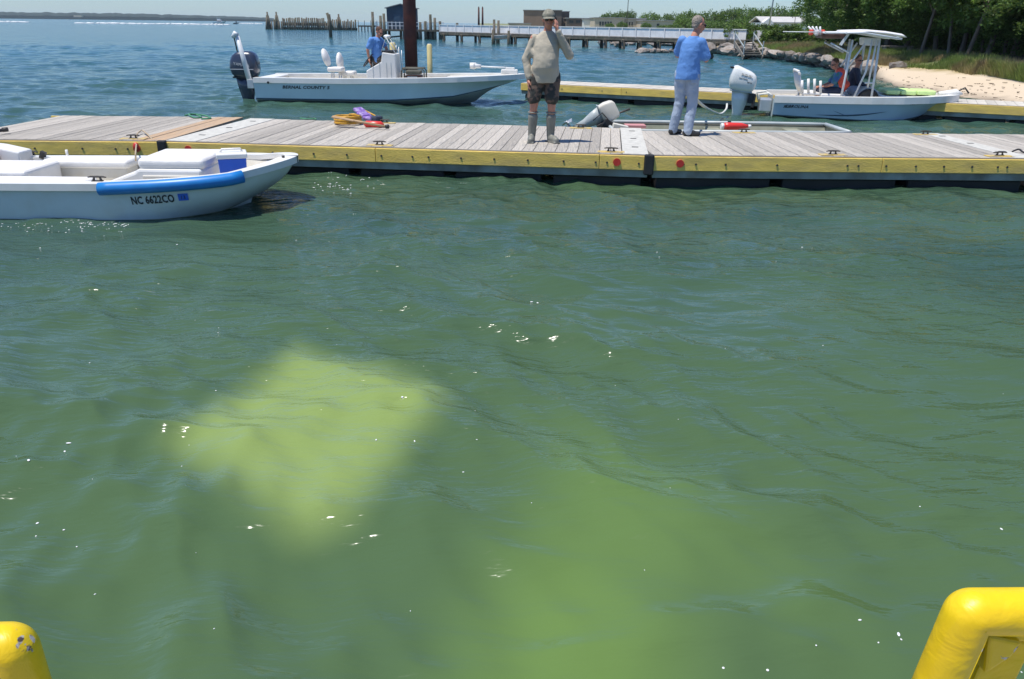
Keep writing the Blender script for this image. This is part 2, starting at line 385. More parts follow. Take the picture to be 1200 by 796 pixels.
# ------------------------------------------------------------------ WATER
def build_water():
    NA, ratio = 560, 1.0052
    ang = np.concatenate([np.linspace(-180, -42, 60)[:-1], np.linspace(-42, 42, NA), np.linspace(42, 180, 60)[1:]]) * PI / 180
    rs = [0.25]
    while rs[-1] < 1.5: rs.append(rs[-1] * 1.06)
    while rs[-1] < 75: rs.append(rs[-1] * ratio)
    while rs[-1] < 3400: rs.append(rs[-1] * 1.022)
    rs = np.array(rs)
    A, Rr = np.meshgrid(ang[:-1], rs)
    X = (Rr * np.sin(A)).ravel(); Y = (Rr * np.cos(A)).ravel(); Z = np.zeros_like(X)
    r = np.hypot(X, Y)
    g = np.random.default_rng(3)
    wx = X + 0.25 * np.sin(Y * 0.9 + 1.3) + 0.12 * np.sin(X * 1.7 + Y * 1.1)
    wy = Y + 0.25 * np.sin(X * 0.8 + 0.4) + 0.12 * np.sin(X * 1.3 - Y * 1.9)
    DX = np.zeros_like(X); DY = np.zeros_like(X)
    env = 0.75 + 0.35 * np.sin(0.55 * X + 0.3 * Y + 1) * np.sin(0.4 * Y - 0.25 * X)
    for i in range(60):
        lam = 0.16 * (11 ** g.random()) if i > 12 else 1.0 + 1.5 * g.random()
        th = math.radians(62 + g.normal() * 34)         # travel mostly away from the camera, a little to the right
        k = 2 * PI / lam; kx, ky = k * math.cos(th), k * math.sin(th)
        a = (0.0048 if lam > 0.9 else 0.0064) * lam * (0.6 + 0.8 * g.random())
        ph = kx * wx + ky * wy + g.random() * 2 * PI
        fade = 1 / (1 + np.exp((r * 0.0055 - lam * 0.35) * 40 / lam))
        Z += a * np.sin(ph) * fade * env
        DX += a * 0.7 * np.cos(ph) * math.cos(th) * fade; DY += a * 0.7 * np.cos(ph) * math.sin(th) * fade
    X = X + DX; Y = Y + DY
    nr, na = len(rs), len(ang) - 1
    idx = np.arange(nr * na).reshape(nr, na)
    q = np.stack([idx[:-1, :], np.roll(idx, -1, 1)[:-1, :], np.roll(idx, -1, 1)[1:, :], idx[1:, :]], -1).reshape(-1, 4)[:, ::-1]
    me = bpy.data.meshes.new('water')
    nv = nr * na + 1
    co = np.zeros((nv, 3)); co[:-1, 0] = X; co[:-1, 1] = Y; co[:-1, 2] = Z
    me.vertices.add(nv); me.vertices.foreach_set('co', co.ravel())
    nq = len(q); tri = np.stack([idx[0], np.roll(idx[0], -1), np.full(na, nv - 1)], -1)[:, ::-1]
    me.loops.add(nq * 4 + na * 3); me.polygons.add(nq + na)
    me.loops.foreach_set('vertex_index', np.concatenate([q.ravel(), tri.ravel()]).astype(np.int32))
    ls = np.concatenate([np.arange(nq) * 4, nq * 4 + np.arange(na) * 3]).astype(np.int32)
    me.polygons.foreach_set('loop_start', ls)
    me.polygons.foreach_set('use_smooth', np.ones(nq + na, bool))
    me.update(); me.validate()
    # make sure it faces up
    if me.polygons[1000].normal.z < 0: me.flip_normals()
    o = link('water', me, kind='structure')
    m = bpy.data.materials.new('green_sea_water'); m.use_nodes = True
    t = m.node_tree; N = t.nodes; L = t.links; b = N['Principled BSDF']
    tc = N.new('ShaderNodeTexCoord'); P = tc.outputs['Object']

    def math_(op, a, b_=None, clamp=False):
        n = N.new('ShaderNodeMath'); n.operation = op; n.use_clamp = clamp
        for i, q_ in enumerate((a, b_)):
            if q_ is None: continue
            if isinstance(q_, (int, float)): n.inputs[i].default_value = q_
            else: L.new(q_, n.inputs[i])
        return n.outputs[0]

    def noise_(scale, detail=3, stretch=(1, 1, 1), rot=0.0, rough=0.5, vec=None):
        mp = N.new('ShaderNodeMapping'); mp.inputs['Scale'].default_value = stretch; mp.inputs['Rotation'].default_value = (0, 0, rot)
        L.new(vec or P, mp.inputs[0])
        n = N.new('ShaderNodeTexNoise'); n.inputs['Scale'].default_value = scale; n.inputs['Detail'].default_value = detail
        n.inputs['Roughness'].default_value = rough; L.new(mp.outputs[0], n.inputs['Vector'])
        return n.outputs[0], n.outputs[1]

    sx = N.new('ShaderNodeSeparateXYZ'); L.new(P, sx.inputs[0])
    _, wn = noise_(1.1, 1.5)
    sw = N.new('ShaderNodeSeparateXYZ'); L.new(wn, sw.inputs[0])
    wxx = math_('ADD', sx.outputs[0], math_('MULTIPLY', math_('SUBTRACT', sw.outputs[0], 0.5), 0.15))
    wyy = math_('ADD', sx.outputs[1], math_('MULTIPLY', math_('SUBTRACT', sw.outputs[1], 0.5), 0.15))

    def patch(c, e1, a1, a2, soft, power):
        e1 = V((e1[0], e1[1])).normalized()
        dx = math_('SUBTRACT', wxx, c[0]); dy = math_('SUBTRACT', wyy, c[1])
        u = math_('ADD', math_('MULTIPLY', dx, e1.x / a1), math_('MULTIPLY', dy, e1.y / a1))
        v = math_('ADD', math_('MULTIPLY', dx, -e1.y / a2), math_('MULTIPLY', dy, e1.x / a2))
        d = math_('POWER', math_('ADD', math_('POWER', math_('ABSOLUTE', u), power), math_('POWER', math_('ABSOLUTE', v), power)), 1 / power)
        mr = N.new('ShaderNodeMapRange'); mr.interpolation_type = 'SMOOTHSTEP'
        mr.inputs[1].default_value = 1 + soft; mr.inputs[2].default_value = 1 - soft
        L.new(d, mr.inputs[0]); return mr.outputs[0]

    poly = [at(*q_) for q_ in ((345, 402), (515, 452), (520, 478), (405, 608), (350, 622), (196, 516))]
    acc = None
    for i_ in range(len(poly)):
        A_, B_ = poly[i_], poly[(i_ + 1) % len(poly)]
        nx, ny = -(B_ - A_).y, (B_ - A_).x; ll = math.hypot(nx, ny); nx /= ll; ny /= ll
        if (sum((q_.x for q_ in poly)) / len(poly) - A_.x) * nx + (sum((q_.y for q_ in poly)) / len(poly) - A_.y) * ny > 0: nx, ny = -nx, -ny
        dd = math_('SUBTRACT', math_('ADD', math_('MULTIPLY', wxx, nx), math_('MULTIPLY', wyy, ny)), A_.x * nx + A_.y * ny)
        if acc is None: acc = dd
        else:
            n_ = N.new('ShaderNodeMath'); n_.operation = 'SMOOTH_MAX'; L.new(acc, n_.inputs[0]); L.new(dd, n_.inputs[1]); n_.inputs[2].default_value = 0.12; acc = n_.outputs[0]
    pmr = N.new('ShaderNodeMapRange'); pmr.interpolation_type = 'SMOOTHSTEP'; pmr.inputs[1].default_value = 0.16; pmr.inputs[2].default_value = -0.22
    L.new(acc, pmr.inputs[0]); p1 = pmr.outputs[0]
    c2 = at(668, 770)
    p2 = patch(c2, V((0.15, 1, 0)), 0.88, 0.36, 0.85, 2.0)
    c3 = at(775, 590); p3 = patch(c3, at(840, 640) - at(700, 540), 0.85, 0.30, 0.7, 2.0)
    # colour of the water body: turbid green, bluer away from the dock, with pale yellow-green patches
    rr = N.new('ShaderNodeVectorMath'); rr.operation = 'LENGTH'; L.new(P, rr.inputs[0])
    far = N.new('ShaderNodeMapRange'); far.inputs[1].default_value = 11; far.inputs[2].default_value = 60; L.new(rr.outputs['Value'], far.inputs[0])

    def mixc(fac, a, b_):
        mx = N.new('ShaderNodeMix'); mx.data_type = 'RGBA'
        if isinstance(fac, float): mx.inputs[0].default_value = fac
        else: L.new(fac, mx.inputs[0])
        for i, q_ in ((6, a), (7, b_)):
            if isinstance(q_, tuple): mx.inputs[i].default_value = (*q_, 1)
            else: L.new(q_, mx.inputs[i])
        return mx.outputs[2]
    nv1, _ = noise_(0.55, 4)
    nmr = N.new('ShaderNodeMapRange'); nmr.inputs[1].default_value = 0.35; nmr.inputs[2].default_value = 0.65; L.new(nv1, nmr.inputs[0])
    col = mixc(nmr.outputs[0], WATER_A, WATER_B)
    nb = N.new('ShaderNodeMapRange'); nb.inputs[1].default_value = 8.5; nb.inputs[2].default_value = 3.2; L.new(rr.outputs['Value'], nb.inputs[0])
    col = mixc(math_('MULTIPLY', nb.outputs[0], 0.9), col, WATER_NEAR)  # brighter green of the steep near view, put into the colour
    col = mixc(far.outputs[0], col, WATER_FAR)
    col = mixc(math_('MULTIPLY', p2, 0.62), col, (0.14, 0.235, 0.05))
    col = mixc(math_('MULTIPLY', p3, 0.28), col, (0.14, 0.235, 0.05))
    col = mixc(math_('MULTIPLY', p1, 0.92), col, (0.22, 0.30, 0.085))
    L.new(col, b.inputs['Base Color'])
    b.inputs['IOR'].default_value = 1.38; b.inputs['Roughness'].default_value = 0.09
    b.inputs['Specular IOR Level'].default_value = 0.5
    # ripples: calm lanes and ruffled lanes
    lane, _ = noise_(0.35, 3, (1, 2.2, 1), -0.5)
    lmr = N.new('ShaderNodeMapRange'); lmr.inputs[1].default_value = 0.35; lmr.inputs[2].default_value = 0.65
    lmr.inputs[3].default_value = 0.25; lmr.inputs[4].default_value = 1.0; L.new(lane, lmr.inputs[0])
    r1, _ = noise_(2.3, 3, (0.55, 1.7, 1), -0.45, 0.55)
    r2, _ = noise_(7.5, 3, (0.5, 1.8, 1), -0.25, 0.55)
    r3, _ = noise_(24, 2, (0.55, 1.6, 1), -0.5, 0.5)
    nearf = N.new('ShaderNodeMapRange'); nearf.inputs[1].default_value = 2.2; nearf.inputs[2].default_value = 6.5
    nearf.inputs[3].default_value = 0.45; nearf.inputs[4].default_value = 1.0; L.new(rr.outputs['Value'], nearf.inputs[0])
    h = math_('ADD', math_('MULTIPLY', r1, 0.088), math_('MULTIPLY', r2, 0.036))
    h = math_('ADD', h, math_('MULTIPLY', r3, 0.0045))
    h = math_('MULTIPLY', h, math_('MULTIPLY', lmr.outputs[0], nearf.outputs[0]))
    rf, _ = noise_(0.45, 4, (0.5, 1.5, 1), -0.2, 0.6)
    h = math_('ADD', h, math_('MULTIPLY', math_('MULTIPLY', rf, far.outputs[0]), 0.35))
    bp = N.new('ShaderNodeBump'); bp.inputs['Strength'].default_value = 1.0; bp.inputs['Distance'].default_value = 1.0
    L.new(h, bp.inputs['Height']); L.new(bp.outputs[0], b.inputs['Normal'])
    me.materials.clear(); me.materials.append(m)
    return o


WATER_A = (0.037, 0.077, 0.050)
WATER_B = (0.053, 0.098, 0.050)
WATER_NEAR = (0.070, 0.121, 0.047)
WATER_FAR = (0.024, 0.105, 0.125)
build_water()


# ------------------------------------------------------------------ LAND
def land_rows(cols, sub=6, seed=0, rough=0.05):
    """cols: list of lists of world points (shore to inland); returns dense grid"""
    n = len(cols[0]); g = []
    for i in range(len(cols) - 1):
        for k in range(sub):
            t = k / sub; g.append([cols[i][j].lerp(cols[i + 1][j], t) for j in range(n)])
    g.append(cols[-1])
    out = []
    for row in g:
        r = []
        for j in range(n - 1):
            for k in range(sub):
                r.append(row[j].lerp(row[j + 1], k / sub))
        r.append(row[-1])
        out.append([p + V((0, 0, rough * mnoise.noise(p * 0.9 + V((seed, 0, 0))) + 0.3 * rough * mnoise.noise(p * 3.1))) for p in r])
    return out


def grid_mesh(g):
    mb = MB(); n = len(g[0]); vs = [p for r in g for p in r]
    mb.add(vs, [(i * n + j, (i + 1) * n + j, (i + 1) * n + j + 1, i * n + j + 1) for i in range(len(g) - 1) for j in range(n - 1)], 0, True)
    return mb


# px: (waterline y, rock/sand top y z=.45, bank top y z=.85)
SH = [(835, 59.5, 55, 48), (870, 63, 58, 48.5), (900, 66, 60, 50), (930, 69.5, 64, 53), (960, 74, 68, 56), (1000, 82, 76, 60), (1020, 90, 78, 61.5),
      (1050, 101, 80.5, 63), (1100, 112, 84, 68), (1160, 120, 90.5, 76), (1200, 126, 97, 81), (1300, 138, 108, 92), (1420, 152, 122, 104)]
cols = []
for px, y0, y1, y2 in SH:
    a = at(px, y0, 0.0); b_ = at(px, y1, 0.45); c_ = at(px, y2, 0.85)
    if px > 1160: c_ = b_ + (at(1160, 76, 0.85) - at(1160, 90.5, 0.45))
    out = (a - b_).normalized()
    back = c_ + V((8, 10, 0.15)); back2 = c_ + V((120, 160, 1.2))
    cols.append([a + out * 2.5 + V((0, 0, -0.5)), a, b_, c_, back, back2])
LAND = land_rows(cols, 6, 1, 0.07)
land_obj = grid_mesh(LAND).build('shore_ground', M['sand'], kind='structure')
# the ground's own colouring: sand low, soil and thatch on the bank
lm = bpy.data.materials.new('sand_and_soil'); lm.use_nodes = True
_t = lm.node_tree; _N = _t.nodes; _L = _t.links
_tc = _N.new('ShaderNodeTexCoord'); _sx = _N.new('ShaderNodeSeparateXYZ'); _L.new(_tc.outputs['Object'], _sx.inputs[0])
_n = _N.new('ShaderNodeTexNoise'); _n.inputs['Scale'].default_value = 1.2; _n.inputs['Detail'].default_value = 6; _L.new(_tc.outputs['Object'], _n.inputs['Vector'])
_ad = _N.new('ShaderNodeMath'); _ad.operation = 'MULTIPLY_ADD'; _ad.inputs[1].default_value = 0.22; _L.new(_n.outputs[0], _ad.inputs[0]); _L.new(_sx.outputs[2], _ad.inputs[2])
_cr = _N.new('ShaderNodeValToRGB'); _e = _cr.color_ramp.elements
_e[0].position = 0.10; _e[0].color = (0.24, 0.19, 0.14, 1); _e[1].position = 0.26; _e[1].color = (0.58, 0.47, 0.34, 1)
for p_, c__ in ((0.52, (0.60, 0.49, 0.36, 1)), (0.62, (0.34, 0.27, 0.13, 1)), (0.80, (0.15, 0.17, 0.06, 1)), (0.98, (0.045, 0.04, 0.03, 1))):
    e_ = _e.new(p_); e_.color = c__
_L.new(_ad.outputs[0], _cr.inputs[0]); _L.new(_cr.outputs[0], _N['Principled BSDF'].inputs['Base Color']); _N['Principled BSDF'].inputs['Roughness'].default_value = 0.95
land_obj.data.materials[0] = lm

cols = []
for px, y0, y1 in ((560, 42.5, 41), (640, 44, 42), (700, 46.5, 43), (760, 49, 45), (830, 52, 47), (880, 54, 49), (960, 56, 50)):
    a = at(px, y0, 0.0); b_ = at(px, y1, 0.35)
    out = V((a.x, a.y, 0)).normalized()
    cols.append([a - out * 3 + V((0, 0, -0.6)), a, b_, b_ + out * 10 + V((0, 0, 0.5)), b_ + out * 60 + V((0, 0, 0.8)), b_ + out * 900 + V((0, 0, 1.2))])
far_land = grid_mesh(land_rows(cols, 5, 5, 0.1)).build('far_shore', pm('shore_grass', (0.13, 0.18, 0.05), 0.9, 0.3, 0.3, col2=(0.3, 0.26, 0.17), c2amt=0.45, c2scale=0.15), kind='structure')

# low wooded shore across the sound: one mass
def far_wood(pts, Y0, name, seed):
    mb = MB(); n = 260; rings = []
    for i in range(n):
        px = lerp(pts[0][0], pts[-1][0], i / (n - 1))
        ytop = interp(px, pts)
        base = atY(px, 30, Y0); d = V((base.x, base.y, 0)) ; u = d.normalized()
        top = atY(px, ytop, Y0).z * (1 + 0.16 * mnoise.noise(V((i * 0.31, seed, 0))) + 0.10 * mnoise.noise(V((i * 1.3, seed, 4))))
        r = []
        for s_, hh in ((0, -1), (0, 0.5), (4, 0.75), (14, 1.0), (40, 1.02), (80, 0.8), (90, -1)):
            z = max(top, 2) * hh if hh > 0 else -1.5
            q = d + u * s_ + V((0, 0, 0)); r.append((q.x, q.y, z + (0.4 * mnoise.noise(V((i * 0.9, s_, 1))) if hh > 0 else 0)))
        rings.append(r)
    mb.loft(rings, smooth=False)
    return mb.build(name, M['farwood'], kind='stuff')


fw = far_wood(((-500, 12), (-120, 12.5), (0, 14.2), (150, 15.8), (300, 20), (322, 21.6)), 1500, 'distant_wooded_shore', 3)
fw['label'] = 'low dark wooded shoreline across the water, far left of the horizon'
sb = MB().box(atY(92, 19.5, 1490) + V((0, 0, 0.5)), (14, 6, 3))
tag(sb.build('sand_bluff', M['sand']), 'small pale sand bluff in front of the distant wooded shore', 'bluff')
PY_PART2 = 1


# ------------------------------------------------------------------ FLOATING DOCKS
def share_box(name, size, m_, bevel=0.0):
    mb = MB(); x, y, z = size
    mb.box((0, 0, 0), size)
    me = bpy.data.meshes.new(name); me.from_pydata(mb.v, [], mb.f); me.materials.append(m_); me.update()
    return me


BOLT = None
DECK = 0.41


def cleat_meshes():
    c = MB(); c.tube([(-0.13, 0, 0.055), (-0.09, 0, 0.063), (0, 0, 0.065), (0.09, 0, 0.063), (0.13, 0, 0.055)], [0.008, 0.013, 0.015, 0.013, 0.008], 8)
    for s_ in (-1, 1): c.tube([(s_ * 0.055, 0, 0.004), (s_ * 0.04, 0, 0.06)], [0.022, 0.012], 8)
    c.box((0, 0, 0.006), (0.16, 0.05, 0.01))
    return c


def dock_segment(p0, p1, W, label, cleats, plates=(), special=None, reflectors=(), end_bumpers=(), skew=0.0, bolts=(), floats=True, pw=0.142, plank_mat='plank'):
    """p0, p1: front corners on the deck level; cleats: (distance along, distance back)"""
    p0 = V((p0[0], p0[1], 0)); p1 = V((p1[0], p1[1], 0)); d = p1 - p0; Ln = d.length; ang = math.atan2(d.y, d.x)
    t = thing('floating_dock', label, 'dock', (p0.x, p0.y, 0), ang, 'floating dock sections')
    # planks
    x = 0.0
    xs0 = plates[0][1] if plates and plates[0][0] == 'start' else 0.0
    xs1 = Ln - (plates[-1][1] if plates and plates[-1][0] == 'end' else 0.0)
    x = xs0 + 0.004; i = 0
    g = random.Random(int(Ln * 100) + 5)
    npl = max(1, round((xs1 - xs0 + 0.0) / (pw + 0.007))); pitch = (xs1 - xs0) / npl; pw = pitch - 0.007
    base = share_box('plank', (pw, W - 0.06, 0.036), M[plank_mat])
    new = share_box('plank', (pw, W - 0.06, 0.036), M['plank_new'])
    for _ in range(npl):
        is_new = special and special[0] <= x < special[1]
        o = link('plank', new if is_new else base, t)
        o.location = (x + pw / 2 - skew * W / 2, W / 2 + g.uniform(-0.006, 0.006), DECK - 0.018 + g.uniform(-0.002, 0.003))
        o.rotation_euler = (g.uniform(-0.0006, 0.0006), g.uniform(-0.006, 0.006), g.uniform(-0.0012, 0.0012) + skew)
        x += pitch; i += 1
    for pl in plates:
        c = (pl[1] / 2) if pl[0] == 'start' else Ln - pl[1] / 2
        pt = MB().box((c, W / 2, DECK - 0.008), (pl[1] - 0.02, W - 0.03, 0.03)).build('joint_plate', M['plate'], t, bevel=0.004)
        for k in range(pl[2]):
            MB().box((c + 0.01, W * (k + 0.7) / (pl[2] + 0.2), DECK + 0.0095), (0.09, 0.045, 0.004)).build('slot', M['darkmetal'], pt)
    # painted edge boards, front and back, in lengths
    for y, nm in ((-0.022, 'edge_board'), (W + 0.022, 'edge_board')):
        xx = 0.0
        while xx < Ln - 0.01:
            L2 = min(3.05, Ln - xx)
            if Ln - xx - L2 < 0.6: L2 = Ln - xx
            MB().box((xx + L2 / 2, y, DECK - 0.105), (L2 - 0.006, 0.044, 0.185)).build(nm, M['fascia'], t, bevel=0.006, seg=2)
            xx += L2
    MB().box((Ln / 2, 0.012, DECK - 0.007), (Ln - 0.01, 0.05, 0.012)).build('edge_strip', M['greywood'], t)
    for y in (0.03, W - 0.03):
        MB().box((Ln / 2, y, DECK - 0.247), (Ln - 0.02, 0.08, 0.10)).build('side_channel', M['channel'], t, bevel=0.004)
    ig = MB().box((Ln / 2, W / 2, DECK - 0.12), (Ln - 0.06, W - 0.2, 0.14)); ig.build('understructure', M['float'], t)
    if floats:
        n = max(2, int(Ln / 1.35))
        for k in range(n):
            c = (k + 0.5) * Ln / n
            MB().box((c, W / 2, DECK - 0.51), (Ln / n - 0.16, W - 0.16, 0.42)).build('float', M['float'], t, bevel=0.03)
    bm_ = MB().cyl((0, 0.0, 0), (0, -0.008, 0), 0.014, n=8)
    bme = bpy.data.meshes.new('bolt'); bme.from_pydata(bm_.v, [], bm_.f); bme.materials.append(M['darkmetal'])
    for bx in bolts:
        if 0 < bx < Ln:
            o = link('bolt', bme, t); o.location = (bx, -0.044, DECK - 0.11)
    for bx in reflectors:
        MB().cyl((bx, -0.044, DECK - 0.10), (bx, -0.060, DECK - 0.10), 0.05, n=18).build('red_reflector', M['red'], t)
    for bx in end_bumpers:
        MB().box((bx, -0.055, DECK - 0.12), (0.13, 0.07, 0.27)).build('rubber_bumper', M['black'], t, bevel=0.02)
    for cx, cy in cleats:
        pd = MB().box((cx, cy, DECK + 0.004), (0.36, 0.13, 0.012)).build('cleat_pad', M['pad'], t, bevel=0.003)
        c = cleat_meshes(); c.v = [(p[0] * 0.72 + cx, p[1] * 0.72 + cy, p[2] * 0.72 + DECK + 0.010) for p in c.v]
        c.build('cleat', M['darkmetal'], pd)
    return t


A0, A1 = at(-75, 163.0, DECK), at(191, 165.2, DECK)
B0, B1 = at(193, 165.2, DECK), at(761, 181.6, DECK)
C0, C1 = at(765, 181.9, DECK), at(1216, 185.9, DECK)
D0, D1 = at(1219, 186, DECK), at(1420, 187.5, DECK)


def along(P0, P1, px, py):
    q = at(px, py, DECK); d = (P1 - P0).normalized(); r = q - P0
    return r.dot(d), (r - d * r.dot(d)).length


def bolts_px(P0, P1, pxs, py):
    return [along(P0, P1, x, py)[0] for x in pxs]


LA, LB, LC = (A1 - A0).length, (B1 - B0).length, (C1 - C0).length
dock_segment(A0, A1, 3.05, 'leftmost floating dock section, with fresh orange planks at its end', [(along(A0, A1, 166, 160)[0], 0.16)],
             skew=math.radians(-4.5), special=(LA - 0.46, LA + 1), reflectors=[LA - 0.36], bolts=bolts_px(A0, A1, (25, 84, 125, 140), 168), end_bumpers=[LA + 0.0])
dock_segment(B0, B1, 2.86, 'middle floating dock section carrying the man in the khaki shirt',
             [(along(B0, B1, 452, 167)[0], 0.14), (along(B0, B1, 459, 141)[0], 2.68), (along(B0, B1, 716, 176)[0], 0.14), (along(B0, B1, 680, 152)[0], 2.68)],
             plates=[('start', 0.46, 3), ('end', 0.36, 3)], reflectors=[0.36, LB - 0.42],
             bolts=bolts_px(B0, B1, (262, 300, 354, 397, 441, 480, 500, 540, 580, 620, 662, 699, 712, 748), 176), end_bumpers=[LB + 0.0])
dock_segment(C0, C1, 2.56, 'right floating dock section carrying the man in the blue shirt',
             [(along(C0, C1, 966, 178)[0], 0.14), (along(C0, C1, 1088, 159)[0], 2.38), (along(C0, C1, 872, 156)[0], 2.40), (LC - 0.42, 0.16)],
             plates=[('end', 0.30, 3)], reflectors=[0.36],
             bolts=bolts_px(C0, C1, (775, 812, 827, 863, 925, 1009, 1022, 1055, 1090, 1123, 1156, 1186, 1197), 190))
dock_segment(D0, D1, 2.56, 'short floating dock section at the far right end, its boards running out of the frame', [], bolts=[0.6, 1.2])

# second, narrower finger pier behind
E0, E1 = at(611, 97.2, DECK), at(1215, 125.5, DECK)
E2 = E0 + (E1 - E0) * 0.52
dock_segment(E0, E2, 1.45, 'narrow finger dock with a yellow edge, behind the two standing men', [], plank_mat='plank_grey', pw=0.19,
             bolts=[1.1, 1.3, 2.5, 3.2], reflectors=[])
dock_segment(E2, E1 + (E1 - E0) * 0.3, 1.45, 'narrow yellow edged dock in front of the sandy beach', [], plank_mat='plank_grey', pw=0.19, bolts=[])

# the dock the picture is taken from (only its handrails are in view)
nd = MB().box((0, -0.55, DECK - 0.02), (9, 2.6, 0.04)); nd.box((0, -0.55, DECK - 0.2), (8.9, 2.5, 0.3))
o = nd.build('near_dock', M['plank'], kind='structure')


# ------------------------------------------------------------------ BOATS
class Hull:
    def __init__(s, L, B, sheer, plan, chine_z, keel_z, cf=0.86, rake=0.16, rake_k=0.3, n=36, flare=0.25, cfp=0.55, cfe=1.6, tm=lambda x: x, bx=0.0):
        s.L, s.B, s.sheer, s.plan, s.cz, s.kz, s.cf, s.rake, s.rk, s.n, s.flare = L, B, sheer, plan, chine_z, keel_z, cf, rake, rake_k, n, flare; s.cfp, s.cfe, s.tm, s.bx = cfp, cfe, tm, bx

    def P(s, t, u, side):
        """u: 0 gunwale .. 1 chine .. 2 keel"""
        g = V((s.L * t, side * s.B / 2 * interp(t, s.plan), interp(t, s.sheer)))
        cfb = s.cf * (1 - s.cfp * max(0, (t - 0.55) / 0.45) ** s.cfe)
        c = V((s.L * t * (1 - s.rake * t ** 3), side * s.B / 2 * interp(t, s.plan) * cfb, interp(t, s.cz)))
        k = V((s.L * t * (1 - s.rk * t ** 4), 0, interp(t, s.kz)))
        if u <= 1:
            p = g.lerp(c, u)
            fl = s.flare * t * t * math.sin(PI * u)
            p.y -= side * fl * abs(g.y - c.y) * 1.2
            p.x += s.bx * math.sin(PI * u) * t ** 8
            return p
        return c.lerp(k, u - 1)

    def strip(s, u0, u1, k=3, m=0, mb=None, off=0.0, t0=0.0, t1=1.0, sides=(-1, 1)):
        mb = mb or MB()
        for side in sides:
            rows = []
            for j in range(k + 1):
                u = lerp(u0, u1, j / k)
                rows.append([s.P(s.tm(lerp(t0, t1, i / s.n)), u, side) + V((0, side * off, 0)) for i in range(s.n + 1)])
            vs = [p for r in rows for p in r]; N = s.n + 1
            fs = []
            for j in range(k):
                for i in range(s.n):
                    q = (j * N + i, j * N + i + 1, (j + 1) * N + i + 1, (j + 1) * N + i)
                    fs.append(q if side > 0 else q[::-1])
            mb.add(vs, fs, m, True)
        return mb

    def transom(s, mb, m=0, t=0.0):
        pts = [s.P(t, u, -1) for u in (0, 0.5, 1, 2)] + [s.P(t, u, 1) for u in (1, 0.5, 0)]
        mb.add(pts, [tuple(range(7))], m); return mb

    def cap(s, width, rise=0.03, lip=0.03, mb=None, t1=0.985, m=0, over=0.012):
        mb = mb or MB(); N = s.n + 1
        for side in (-1, 1):
            rows = [[], [], [], []]
            for i in range(N):
                t = s.tm(i / s.n)
                g = s.P(t, 0, side)
                a = min(t, 0.999); tg = (s.P(min(1, a + 0.003), 0, side) - s.P(max(0, a - 0.003), 0, side)); tg.z = 0; tg.normalize()
                inn = V((tg.y, -tg.x, 0)) * side
                ww = width
                q = g + inn * ww
                if q.y * side < 0.0: q.y = 0.0
                rows[0].append(g - inn * over + V((0, 0, -lip))); rows[1].append(g - inn * over + V((0, 0, rise)))
                rows[2].append(q + V((0, 0, rise))); rows[3].append(q + V((0, 0, -0.02)))
            vs = [p for r in rows for p in r]; fs = []
            for j in range(3):
                for i in range(N - 1):
                    q = (j * N + i, j * N + i + 1, (j + 1) * N + i + 1, (j + 1) * N + i)
                    fs.append(q[::-1] if side > 0 else q)
            mb.add(vs, fs, m, False)
        return mb

    def liner(s, width, sole, tfwd, fore_deck=True, m=0, rise=0.02):
        """inner walls and sole, with a raised fore deck ahead of tfwd"""
        mb = MB(); rows = []
        nn = s.n
        for i in range(nn + 1):
            t = lerp(0.0, tfwd, i / nn)
            r = []
            for side in (-1, 1):
                g = s.P(t, 0, side); y = side * max(0.05, abs(g.y) - width)
                c = s.P(t, 0.75, side); yl = side * max(0.03, min(abs(y) * 0.93, abs(c.y) - 0.06))
                col_ = [V((g.x, y, g.z + rise - 0.03)), V((min(g.x, c.x), yl, sole))]
                r += col_ if side < 0 else col_[::-1]
            rows.append(r)
        vs = [p for r in rows for p in r]
        fs = [(i * 4 + j, i * 4 + j + 1, (i + 1) * 4 + j + 1, (i + 1) * 4 + j) for i in range(nn) for j in range(3)]
        mb.add([tuple(v) for v in vs], fs, m, False)
        for i in (0, nn): mb.add([vs[i * 4 + j] for j in range(4)], [(0, 1, 2, 3)], m)
        if fore_deck:
            rows = []
            for i in range(13):
                t = lerp(tfwd, 0.995, i / 12)
                a = s.P(t, 0, -1); b = s.P(t, 0, 1)
                w_ = max(0.0, abs(a.y) - width * 0.5)
                z = a.z + rise - 0.012
                rows.append([V((a.x, -w_, z)), V((a.x, 0, z + 0.02)), V((a.x, w_, z))])
            vs = [p for r in rows for p in r]
            mb.add(vs, [(i * 3 + j, (i + 1) * 3 + j, (i + 1) * 3 + j + 1, i * 3 + j + 1) for i in range(12) for j in range(2)], m, False)
        return mb


